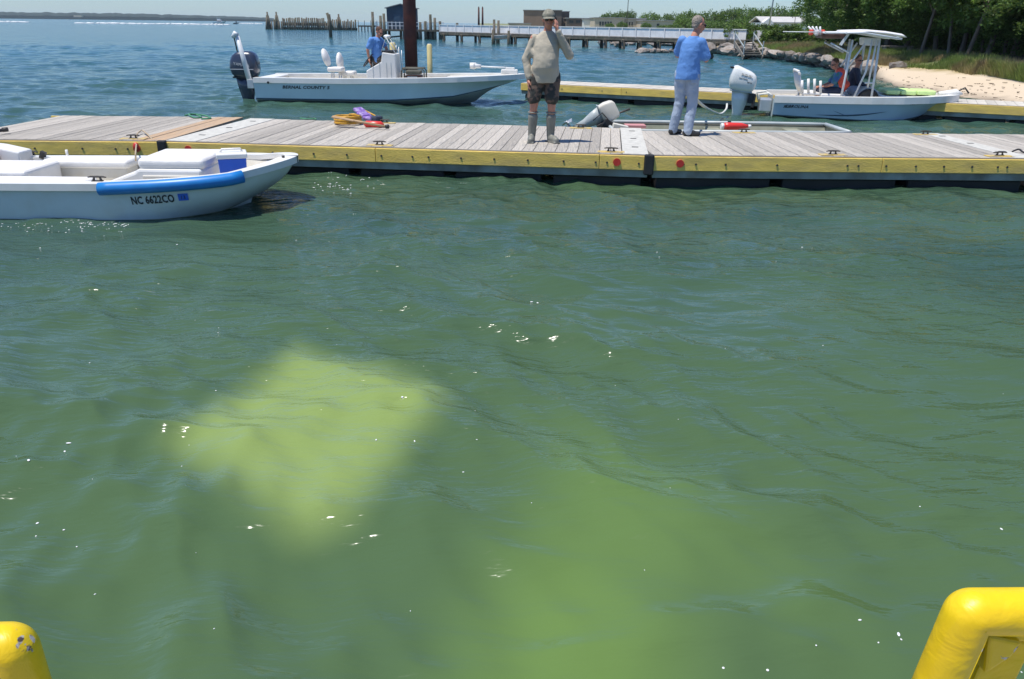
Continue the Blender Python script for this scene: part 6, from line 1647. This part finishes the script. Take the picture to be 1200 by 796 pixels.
for px, py, s_, lb in ((1165, 92, 0.36, 'large pale grey boulder on the sand near the right edge'), (1053, 79.5, 0.34, 'pointed grey boulder at the grass edge, left part of the beach'), (1083, 83, 0.16, 'small flat grey rock between sand and grass'), (1027, 80, 0.30, 'pale rock partly hidden by the T top poles'), (1041, 81, 0.2, 'flat rock left of the pointed grey boulder'), (1003, 80, 0.3, 'rounded rock behind the seated people')):
    o = link('boulder', RK[2]); q = on_land(px, py, 0.5); o.location = q + V((0, 0, s_ * 0.25)); o.scale = (s_ * 1.3, s_, s_ * 0.95); o.rotation_euler.z = px; tag(o, lb, 'boulder')
# driftwood, seaweed
for px, py, L_, a_, r_, lb in ((1062, 102.5, 0.9, 0.1, 0.05, 'white bleached driftwood log behind the bow of the skiff'), (1082, 105, 1.0, -0.05, 0.045, 'dark driftwood stick beyond the lime cushions'), (1142, 108, 0.45, 0.3, 0.035, 'short dark driftwood piece on the open sand'), (1128, 110, 0.4, -0.3, 0.03, 'thin broken stick nearest the bow tip'), (1150, 107, 0.3, 0.9, 0.02, 'small twig lying right of the driftwood piece')):
    q = on_land(px, py, 0.3); d_ = V((math.cos(a_), math.sin(a_), 0)) * L_ / 2
    t = thing('driftwood', lb, 'driftwood', q + V((0, 0, 0.06)))
    MB().tube([-d_, V((0, 0.04, 0.02)), d_], [r_, r_ * 1.2, r_ * 0.5], 7).build('log', M['paledrift'], t)
    MB().tube([V((0, 0.04, 0.02)), V((0.1, 0.14, 0.10))], [r_ * .7, r_ * .2], 6).build('branch', M['paledrift'], t)
sd_ = MB(); rs_ = random.Random(9)
for k in range(240):
    px = rs_.uniform(1030, 1215); f_ = rs_.gauss(0.35, 0.16); y0_ = interp(px, [(c[0], c[1]) for c in SH]); y1_ = interp(px, [(c[0], c[2]) for c in SH])
    q = at(px, lerp(y0_, y1_, max(0.05, min(0.95, f_))), 0.2); q.z = ground_z(q) + 0.012; a_ = rs_.uniform(0, 3)
    sd_.box(q, (rs_.uniform(.04, .16), rs_.uniform(.01, .03), 0.015), Matrix.Rotation(a_, 3, 'Z'))
o = sd_.build('beach_wrack', pm('dry_seaweed', (0.10, 0.07, 0.04), 0.9, 0.4, 8), kind='stuff'); o['label'] = 'dark dry seaweed and twigs scattered over the sand'
# bench, cabin roofs behind the trees
q = on_land(1050, 64); t = thing('bench', 'grey wooden bench on the grass in front of the oaks', 'bench', q, 0.1)
for k in range(2): MB().box((0, -0.1 + k * 0.2, 0.42), (1.5, 0.17, 0.04)).build('seat_plank', M['greywood'], t)
for x_ in (-0.65, 0.65): MB().box((x_, 0, 0.2), (0.08, 0.32, 0.40)).build('leg', M['greywood'], t)
for px, py, Y, w_, h_, lb in ((1048, 38, 55, 1.8, 2.0, 'small cabin with a pale grey roof glimpsed through the dark oaks'), (1105, 43, 52, 2.0, 1.5, 'low building with a pinkish roof glimpsed behind the tree trunks'), (1147, 45, 46, 1.2, 1.7, 'grey shed wall glimpsed between trunks at the right')):
    tp = atY(px, py, Y); t = thing('cabin', lb, 'cabin', (tp.x, Y, 0.8), 0.1); hh = tp.z - 0.8
    MB().box((0, 0, hh * 0.45), (w_, 2.0, hh * 0.9)).build('wall', M['greywood'], t)
    MB().prism([(-w_ / 2 - .15, hh * 0.86), (w_ / 2 + .15, hh * 0.86), (w_ / 2, hh * 0.92), (0, hh * 1.25), (-w_ / 2, hh * 0.92)], -1.15, 1.15).build('roof', M['roofgrey'], t)
    MB().box((0.2, -1.01, hh * 0.5), (0.4, 0.03, 0.5)).build('window', M['window'], t)

# ------------------------------------------------------------------ WALKWAY, PIERS, BUILDINGS
w0, w1 = at(541, 49.3, 0), at(790, 60.2, 0)
wd_ = (w1 - w0); wd_.z = 0; wl = wd_.length; wdir = wd_.normalized()
wn_ = V((-wdir.y, wdir.x, 0))
walk = thing('walkway', 'long white railed timber walkway on dark piles crossing behind the men', 'walkway', (w0.x, w0.y, 0), math.atan2(wdir.y, wdir.x))
def wx_(px): return xloc2(walk, px, 0.0, 0.9)
def xloc2(root, px, y, z):
    a, b = -40.0, 120.0; Mx = ROOT[root.name]
    for _ in range(50):
        c = (a + b) / 2
        p = Mx @ V((c, y, z))
        if (p - CAM).dot(FW) < 1 or px_of(p) < px: a = c
        else: b = c
    return (a + b) / 2
xl0, xl1 = wx_(516), wx_(874)
n_b = 26
for k in range(n_b):
    a = lerp(xl0, xl1, k / n_b); b = lerp(xl0, xl1, (k + 1) / n_b)
    MB().box(((a + b) / 2, 0.0, 1.37), (b - a - 0.06, 0.05, 0.66)).build('rail_panel', M['whiterail'], walk)
    MB().box(((a + b) / 2, 1.9, 1.37), (b - a - 0.06, 0.05, 0.66)).build('rail_panel', M['whiterail'], walk)
    MB().box((a, -0.04, 1.36), (0.10, 0.10, 0.86)).build('rail_post', M['whiterail'], walk)
MB().box(((xl0 + xl1) / 2, 0, 1.76), (xl1 - xl0, 0.16, 0.05)).build('top_rail', M['white'], walk)
MB().box(((xl0 + xl1) / 2, 0.95, 0.98), (xl1 - xl0, 2.1, 0.06)).build('deck', M['greywood'], walk)
for y_ in (0.0, 1.9): MB().box(((xl0 + xl1) / 2, y_ - 0.02, 0.83), (xl1 - xl0, 0.14, 0.24)).build('stringer', M['oldwood'], walk)
for px in (520, 541, 562, 583, 604, 625, 646, 667, 688, 710, 731, 751, 773, 794, 816, 841, 862):
    x_ = wx_(px)
    for y_ in (0.0, 1.9): MB().cyl((x_, y_, -1), (x_, y_, 0.80), 0.17, 0.15).build('pile', M['oldwood'], walk)
    MB().box((x_, 0.95, 0.66), (0.2, 2.4, 0.18)).build('pile_cap', M['oldwood'], walk)
# landing with stairs at the shore end
q = at(872, 56, 0.7); t = thing('timber_stairs', 'weathered timber stairs with white handrails at the shore end of the walkway', 'stairs', (q.x, q.y, 0.2), 0.2)
for k in range(6): MB().box((0, -k * 0.24, 0.75 - k * 0.13), (1.3, 0.26, 0.05)).build('tread', M['greywood'], t)
for x_ in (-0.65, 0.65):
    MB().beam((x_, 0.2, 0.85), (x_, -1.4, -0.05), 0.06, 0.2).build('side_board', M['greywood'], t)
    MB().beam((x_, 0.2, 1.4), (x_, -1.4, 0.5), 0.05, 0.05).build('handrail', M['greyleg'], t)
    for y_ in (0.1, -1.3): MB().box((x_, y_, 0.9 + y_ * 0.4), (0.06, 0.06, 1.1)).build('post', M['greyleg'], t)
q = at(882, 40, 1.6); t = thing('picket_fence', 'white picket fence on the bank right of the walkway', 'fence', (q.x + 0, 72, 0.6), 0.0)
fx0, fx1 = atY(858, 36, 72).x - q.x, atY(895, 36, 72).x - q.x
for k in range(19): MB().box((lerp(fx0, fx1, k / 18), 0, 0.62), (0.06, 0.03, 1.2)).build('picket', M['white'], t)
for z_ in (0.35, 1.05): MB().box(((fx0 + fx1) / 2, 0.03, z_), (fx1 - fx0, 0.04, 0.07)).build('rail', M['white'], t)

# pier with a dark shed left of the walkway
Yp = 106.0
pz = lambda px, py: atY(px, py, Yp)
t = thing('fishing_pier', 'old timber pier on crossed piles carrying the dark shed', 'pier', (pz(480, 40).x, Yp, 0))
ox = pz(480, 40).x
xa_, xb2 = pz(441, 33).x - ox, pz(520, 33).x - ox
MB().box(((xa_ + xb2) / 2, 1.5, 1.02), (xb2 - xa_, 4.0, 0.22)).build('deck', M['oldwood'], t)
for px in (445, 452, 470, 474, 478, 486, 499, 505, 518):
    for y_ in (0, 3): MB().cyl((pz(px, 40).x - ox, y_, -1), (pz(px, 40).x - ox, y_, 0.95), 0.2, 0.17).build('pile', M['oldwood'], t)
for px, top_y in ((438, 14), (447, 18.5), (451, 16), (499, 25), (505, 17), (510, 21), (516, 25), (493, 26), (536, 27)):
    MB().cyl((pz(px, 40).x - ox, -0.2, -1), (pz(px, 40).x - ox, -0.2, pz(px, top_y).z), 0.22, 0.16).build('mooring_pile', M['oldwood'], t)
for z_ in (1.55, 1.95): MB().box(((xa_ + xb2) / 2, -0.1, z_), (xb2 - xa_, 0.06, 0.07)).build('rail', M['whiterail'], t)
for k in range(18): MB().box((lerp(xa_, xb2, k / 17), -0.1, 1.55), (0.09, 0.08, 0.95)).build('rail_post', M['whiterail'], t)
MB().beam((pz(446, 40).x - ox, 0, 0.1), (pz(470, 40).x - ox, 0, 0.35), 0.12, 0.2).build('brace', M['oldwood'], t)
sx0, sx1 = pz(452.5, 20).x, pz(486, 20).x
t = thing('shed', 'dark blue grey gabled shed standing on the timber pier', 'shed', ((sx0 + sx1) / 2, Yp + 1.9, 1.13))
hw_ = (sx1 - sx0) / 2; hz0 = pz(453, 9).z - 1.13; hz1 = pz(469, 4.5).z - 1.13
MB().prism([(-hw_, 0), (hw_, 0), (hw_, hz0), (0, hz1 - 0.08), (-hw_, hz0)], -1.4, 1.4).build('wall', M['shed'], t)
for s_ in (-1, 1): MB().beam((s_ * (hw_ + 0.22), 0, hz0 - 0.05), (0, 0, hz1), 3.2, 0.09).build('roof', M['roofgrey'], t)
MB().box((-0.5, -1.42, 0.9), (0.8, 0.04, 1.7)).build('door', M['stripe'], t)
MB().box((0.9, -1.42, 1.3), (0.6, 0.04, 0.6)).build('window', M['window'], t)
# boat lift with a dinghy
q = at(592, 52, 0); t = thing('boat_lift', 'four greenish piles of a small boat lift in front of the walkway', 'boat lift', (q.x, q.y, 0))
for dx_, dy_, ty in ((-1.25, 0, 35), (0.35, 0, 36), (-1.2, 2.4, 23), (-0.75, 2.4, 24)):
    MB().cyl((dx_, dy_, -1), (dx_, dy_, atY(592, ty, q.y).z), 0.17, 0.13).build('pile', M['oldwood'], t)
MB().box((-0.45, 0.0, 0.55), (1.7, 0.1, 0.12)).build('cross_beam', M['greywood'], t)
t = thing('dinghy', 'small pale dinghy hanging low in the boat lift', 'dinghy', (q.x - 0.2, q.y + 0.9, 0.30), 0.2)
DH = Hull(2.4, 1.1, [(0, 0.5), (1, 0.6)], [(0, 0.8), (0.5, 1), (0.8, 0.7), (1, 0.05)], [(0, 0.15), (1, 0.35)], [(0, 0.0), (1, 0.3)], n=12)
hb = DH.strip(0, 2, 4); DH.transom(hb); hb.v = [(p[0] - 1.2, p[1], p[2]) for p in hb.v]; hb.build('hull', M['gelint'], t)
cpb = DH.cap(0.08); cpb.v = [(p[0] - 1.2, p[1], p[2]) for p in cpb.v]; cpb.build('gunwale', M['gel'], t)
# poles and masts
for px, yt, Y, r_, mt, lb, nm in ((561, 9, 98, 0.13, 'rust', 'left one of the pair of rusty poles on the walkway', 'rusty_pole'), (565.5, 9, 98, 0.13, 'rust', 'right one of the pair of rusty poles on the walkway', 'rusty_pole'),
                              (740, -60, 150, 0.07, 'greywood', 'thin tall mast above the tan building', 'mast'), (912, -60, 100, 0.10, 'alu', 'tall pale mast beside the white house', 'mast')):
    tp = atY(px, yt, Y); t = thing(nm, lb, 'pole', (tp.x, Y, 0.6)); base_ = 0.35 if nm == 'rusty_pole' else 0
    lean = 0.35 if px == 912 else 0
    MB().tube([(0, 0, base_), (lean, 0, tp.z - 0.6)], [r_, r_ * 0.7], 8).build('pole_shaft', M[mt], t)
    if nm == 'mast':
        MB().box((lean * 0.5, 0, (tp.z) * 0.55), (1.0, 0.06, 0.06)).build('crosspiece', M[mt], t)
        MB().box((0, 0, 0.1), (0.4, 0.4, 0.2)).build('base', M['greywood'], t)
    else:
        MB().box((0, 0, base_ + 0.06), (0.4, 0.4, 0.1)).build('base_plate', M['rust'], t); MB().cyl((0, 0, tp.z - 0.6), (0, 0, tp.z - 0.5), 0.06).build('pole_tip', M['rust'], t)
tp = atY(933, 14, 100); t = thing('flag', 'small dark red flag flying between the trees', 'flag', (tp.x, 100, 0.8))
MB().cyl((0, 0, 0), (0, 0, tp.z - 0.6), 0.04).build('flagpole', M['greywood'], t)
MB().add([(0, 0, tp.z - 1.1), (0.3, 0.05, tp.z - 1.15), (0.6, -0.03, tp.z - 1.05), (0.6, -0.03, tp.z - 0.75), (0.3, 0.05, tp.z - 0.8), (0, 0, tp.z - 0.75)], [(0, 1, 4, 5), (1, 2, 3, 4)]).build('cloth', M['genset'], t)
# lone pile left of the pier
q = at(387.5, 44, 0); t = thing('mooring_pile', 'lone dark timber pile standing in open water, left of the pier', 'piling', (q.x, q.y, 0))
MB().tube([(0, 0, -1), (0.05, 0, 1.5), (-0.1, 0, atY(387, 17, q.y).z)], [0.24, 0.2, 0.26], 10).build('pile', M['oldwood'], t); MB().cyl((0.3, 0, 0.9), (-0.25, 0, 3.0), 0.18).build('leaning_pile', M['oldwood'], t)
# old breakwater of pickets
Yb = 205.0; bz = lambda px, py: atY(px, py, Yb); ox = bz(366, 30).x
t = thing('old_breakwater', 'ruined picket breakwater of dark timber piles in open water', 'breakwater', (ox, Yb, 0))
for k in range(46):
    px = 319 + k * 2.17 + rt.uniform(-.3, .3); yt = rt.uniform(20.5, 22) if 331 < px < 382 else rt.uniform(22.5, 25.5)
    if 322 < px < 330: yt += 1.5
    MB().cyl((bz(px, 30).x - ox, rt.uniform(-.3, .3), -1), (bz(px, 30).x - ox + rt.uniform(-.1, .1), 0, bz(px, yt).z), 0.21, 0.18, n=7).build('picket', M['oldwood'], t)
for a_, b_, z0, z1 in ((331, 418, 0.0, 0.55), (331, 385, 0.9, 1.6)): MB().box(((bz(a_, 30).x + bz(b_, 30).x) / 2 - ox, 0.35, (z0 + z1) / 2), (bz(b_, 30).x - bz(a_, 30).x, 0.3, z1 - z0)).build('wale', M['oldwood'], t)
for px, yt in ((314.5, 14), (325, 14), (397.5, 16.5), (386, 20)):
    xx = bz(px, 30).x - ox; zt_ = bz(px, yt).z
    for dx_ in (-0.35, 0, 0.35): MB().tube([(xx + dx_ * 1.6, dx_, -1), (xx + dx_ * 0.4, 0, zt_ * (0.8 if dx_ else 1.0))], [0.28, 0.2], 7).build('dolphin_pile', M['oldwood'], t)
t = thing('low_trestle', 'low pale railed trestle linking the breakwater and the pier', 'trestle', (bz(430, 30).x, 180, 0))
ta_, tb_ = atY(420, 30, 180).x - bz(430, 30).x, atY(442, 30, 180).x - bz(430, 30).x
MB().box(((ta_ + tb_) / 2, 0, 1.1), (tb_ - ta_, 1.2, 0.3)).build('deck', M['oldwood'], t)
for k in range(7): MB().cyl((lerp(ta_, tb_, k / 6), 0, -1), (lerp(ta_, tb_, k / 6), 0, 1.0), 0.12).build('pile', M['greywood'], t)
for k in range(4): MB().box((lerp(ta_, tb_, k / 3), 0, 1.7), (0.12, 0.1, 1.0)).build('rail_post', M['greywood'], t)

# buildings
def building(lb, px0, px1, ytop, Y, depth, m_, name='building', windows=(), roof=None, cat='building', yaw=0.0):
    x0, x1 = atY(px0, 25, Y).x, atY(px1, 25, Y).x; z1 = atY((px0 + px1) / 2, ytop, Y).z - 0.6
    t = thing(name, lb, cat, ((x0 + x1) / 2, Y, 0.6), yaw); w_ = x1 - x0
    MB().box((0, depth / 2, z1 / 2), (w_, depth, z1)).build('wall', m_, t)
    MB().box((0, depth / 2, z1 + 0.1), (w_ + 0.4, depth + 0.4, 0.2)).build('roof', roof or M['roofgrey'], t)
    for (pa, pb, ya, yb) in windows:
        xa_, xb_ = atY(pa, 25, Y).x - (x0 + x1) / 2, atY(pb, 25, Y).x - (x0 + x1) / 2; za, zb = atY(pa, yb, Y).z - 0.6, atY(pa, ya, Y).z - 0.6
        f = MB().box(((xa_ + xb_) / 2, -0.02, (za + zb) / 2), (xb_ - xa_, 0.08, zb - za)).build('window', M['window'], t)
    return t
building('tall windowless tan brick building with the men standing before it', 614, 637, 12.5, 240, 14, M['brick'])
building('dark grey brown block adjoining the tan brick building', 637.5, 658, 12.5, 241, 12, M['brickdark'], windows=[(641, 644, 16, 19), (648, 651, 16, 19)])
building('small rooftop block right of the khaki clad man', 656, 667, 14, 250, 8, M['brickdark'])
building('long low brown building with dark window bands', 664, 699, 22, 236, 12, M['brickdark'], windows=[(667, 672, 24, 27), (675, 680, 24, 27), (683, 688, 24, 27)])
building('low flat grey roofed building left of the tan brick one', 596, 622, 28, 225, 8, M['stucco'])
t = building('small white gabled annexe between the brown and the tan buildings', 684, 694, 23, 228, 5, M['white'])
building('pale tan building with a row of five dark windows', 697, 732, 21.5, 215, 14, M['stucco'], windows=[(702.5 + k * 3.1, 704.6 + k * 3.1, 25.5, 30) for k in range(5)] + [(727, 729, 25.5, 30)])
building('pale tan wing with narrow dark windows, half hidden by bushes', 732.5, 757, 22.5, 216, 12, M['stucco'], windows=[(734 + k * 3.1, 735.6 + k * 3.1, 26, 30) for k in range(3)])
building('low house with a grey roof behind dark bushes', 754, 790, 25, 205, 12, M['stucco'], windows=[(770, 773, 28, 31)])
Y = 104; x0, x1 = atY(893, 30, Y).x, atY(946, 30, Y).x
t = thing('white_house', 'white gabled house with a long pale roof behind the green shrubs', 'house', ((x0 + x1) / 2, Y, 0.6))
hw_ = (x1 - x0) / 2; ze = atY(900, 26.5, Y).z - 0.6; zr = atY(905, 20.5, Y).z - 0.6
MB().box((0, 2.5, ze / 2), (2 * hw_, 5, ze)).build('wall', M['white'], t)
MB().add([(-hw_ - .2, -0.3, ze - .05), (hw_ + .2, -0.3, ze - .05), (hw_ + .2, 2.5, zr), (-hw_ - .2, 2.5, zr), (-hw_ - .2, 5.3, ze - .05), (hw_ + .2, 5.3, ze - .05), (-hw_ - .2, -0.3, ze + .07), (hw_ + .2, -0.3, ze + .07), (hw_ + .2, 2.5, zr + .12), (-hw_ - .2, 2.5, zr + .12), (-hw_ - .2, 5.3, ze + .07), (hw_ + .2, 5.3, ze + .07)],
         [(0, 1, 2, 3), (3, 2, 5, 4), (9, 8, 7, 6), (10, 11, 8, 9), (0, 6, 7, 1), (4, 5, 11, 10), (0, 3, 9, 6), (3, 4, 10, 9), (1, 7, 8, 2), (2, 8, 11, 5)]).build('roof', pm('pale_roof', (0.5, 0.49, 0.47), 0.8, 0.1, 1), t)
MB().prism([(-hw_ - 0.2, 0), (-hw_ + 1.0, 0), (-hw_ + 1.0, ze), (-hw_ + 0.4, zr - 0.1), (-hw_ - 0.2, ze)], -1.2, 0.0).build('gable', M['white'], t)
for k in range(3): MB().box((-hw_ + 1.8 + k * 1.2, -0.02, ze * 0.6), (0.5, 0.06, 0.7)).build('window', M['window'], t)

# boats and wakes on the sound
def wake(px0, px1, py, Y, lb):
    mb = MB(); n = 40
    for k in range(n):
        px = lerp(px0, px1, k / (n - 1)); q = atY(px, py, Y); z_ = 0.28 * (0.6 + 0.8 * rt.random()) * (0.5 + 0.5 * math.sin(PI * k / (n - 1)))
        mb.ell((q.x, Y + rt.uniform(-2, 2), 0.05), ((px1 - px0) / 920 * Y / n * 1.1, 1.6, z_ + 0.12), 8, 5)
    o = mb.build('wake_foam', M['foam'], kind='stuff'); o['label'] = lb
hzp = lambda px: HZ + TH * (px - 600)
def dist_at(px, py): return at(px, py, 0).y
wake(-8, 32, 26, dist_at(20, 26.2), 'white wake streak at the far left under the wooded shore')
wake(180, 235, 28, dist_at(200, 28.6), 'long thin wake trailing behind the white motor yacht')
wake(236, 268, 28.6, dist_at(250, 29.3), 'white bow wave around the motor yacht')
wake(281, 306, 26.6, dist_at(290, 28.0), 'white wake behind the tiny dark boat')
wake(90, 180, 28, dist_at(140, 28.0), 'faint far end of the wake of the white motor yacht')
q = at(258, 28.8, 0); t = thing('motor_yacht', 'white motor yacht speeding across the open water', 'motor boat', (q.x - 3, q.y, 0), math.radians(0))
YL = 6.2
DH = Hull(YL, 2.2, [(0, 0.9), (0.6, 1.0), (1, 1.5)], [(0, 0.9), (0.5, 1), (0.8, 0.7), (1, 0.05)], [(0, 0.15), (1, 0.6)], [(0, -0.2), (1, 0.4)], n=14)
hb = DH.strip(0, 2, 4); DH.transom(hb); hb.build('hull', M['white'], t)
DH.liner(0.2, 0.5, 0.6).build('deck', M['white'], t)
MB().box((YL * 0.45, 0, 1.45), (2.4, 1.7, 1.0), top=(0.75, 0.85)).build('cabin', M['white'], t, bevel=0.1)
MB().box((YL * 0.45, 0, 1.55), (2.25, 1.72, 0.32), top=(0.9, 0.95)).build('cabin_window', M['window'], t)
MB().box((YL * 0.42, 0, 2.2), (1.4, 1.3, 0.5), top=(0.8, 0.8)).build('flybridge', M['white'], t, bevel=0.1)
MB().box((YL * 0.40, 0, 2.8), (1.5, 1.4, 0.06)).build('bridge_roof', M['white'], t)
for dx_ in (-0.6, 0.6):
    for y_ in (-0.5, 0.5): MB().cyl((YL * 0.40 + dx_, y_, 2.3), (YL * 0.40 + dx_, y_, 2.8), 0.03).build('roof_post', M['alu'], t)
q = at(277, 28.3, 0); t = thing('open_boat', 'tiny dark open boat just right of the motor yacht', 'motor boat', (q.x - 1.5, q.y, 0))
DH = Hull(3.4, 1.4, [(0, 0.5), (1, 0.8)], [(0, 0.9), (0.5, 1), (0.8, 0.7), (1, 0.05)], [(0, 0.1), (1, 0.4)], [(0, -0.15), (1, 0.3)], n=10)
hb = DH.strip(0, 2, 4); DH.transom(hb); hb.build('hull', M['stripe'], t); DH.liner(0.1, 0.2, 0.7).build('deck', M['greyleg'], t)
MB().box((1.5, 0, 0.9), (0.5, 0.5, 0.9), top=(0.7, 0.8)).build('console', M['darkcloth'], t)
PY_PART6 = 1

# ------------------------------------------------------------------ HAZE
hz_m = bpy.data.materials.new('sea_haze'); hz_m.use_nodes = True; _t = hz_m.node_tree; _t.nodes.clear()
_v = _t.nodes.new('ShaderNodeVolumePrincipled'); _v.inputs['Color'].default_value = (0.86, 0.95, 1.0, 1); _v.inputs['Density'].default_value = 0.00012
_o = _t.nodes.new('ShaderNodeOutputMaterial'); _t.links.new(_v.outputs[0], _o.inputs['Volume'])
MB().box((0, 0, 12), (7200, 7200, 28)).build('haze', hz_m, kind='stuff')['label'] = 'thin sea haze over the water'
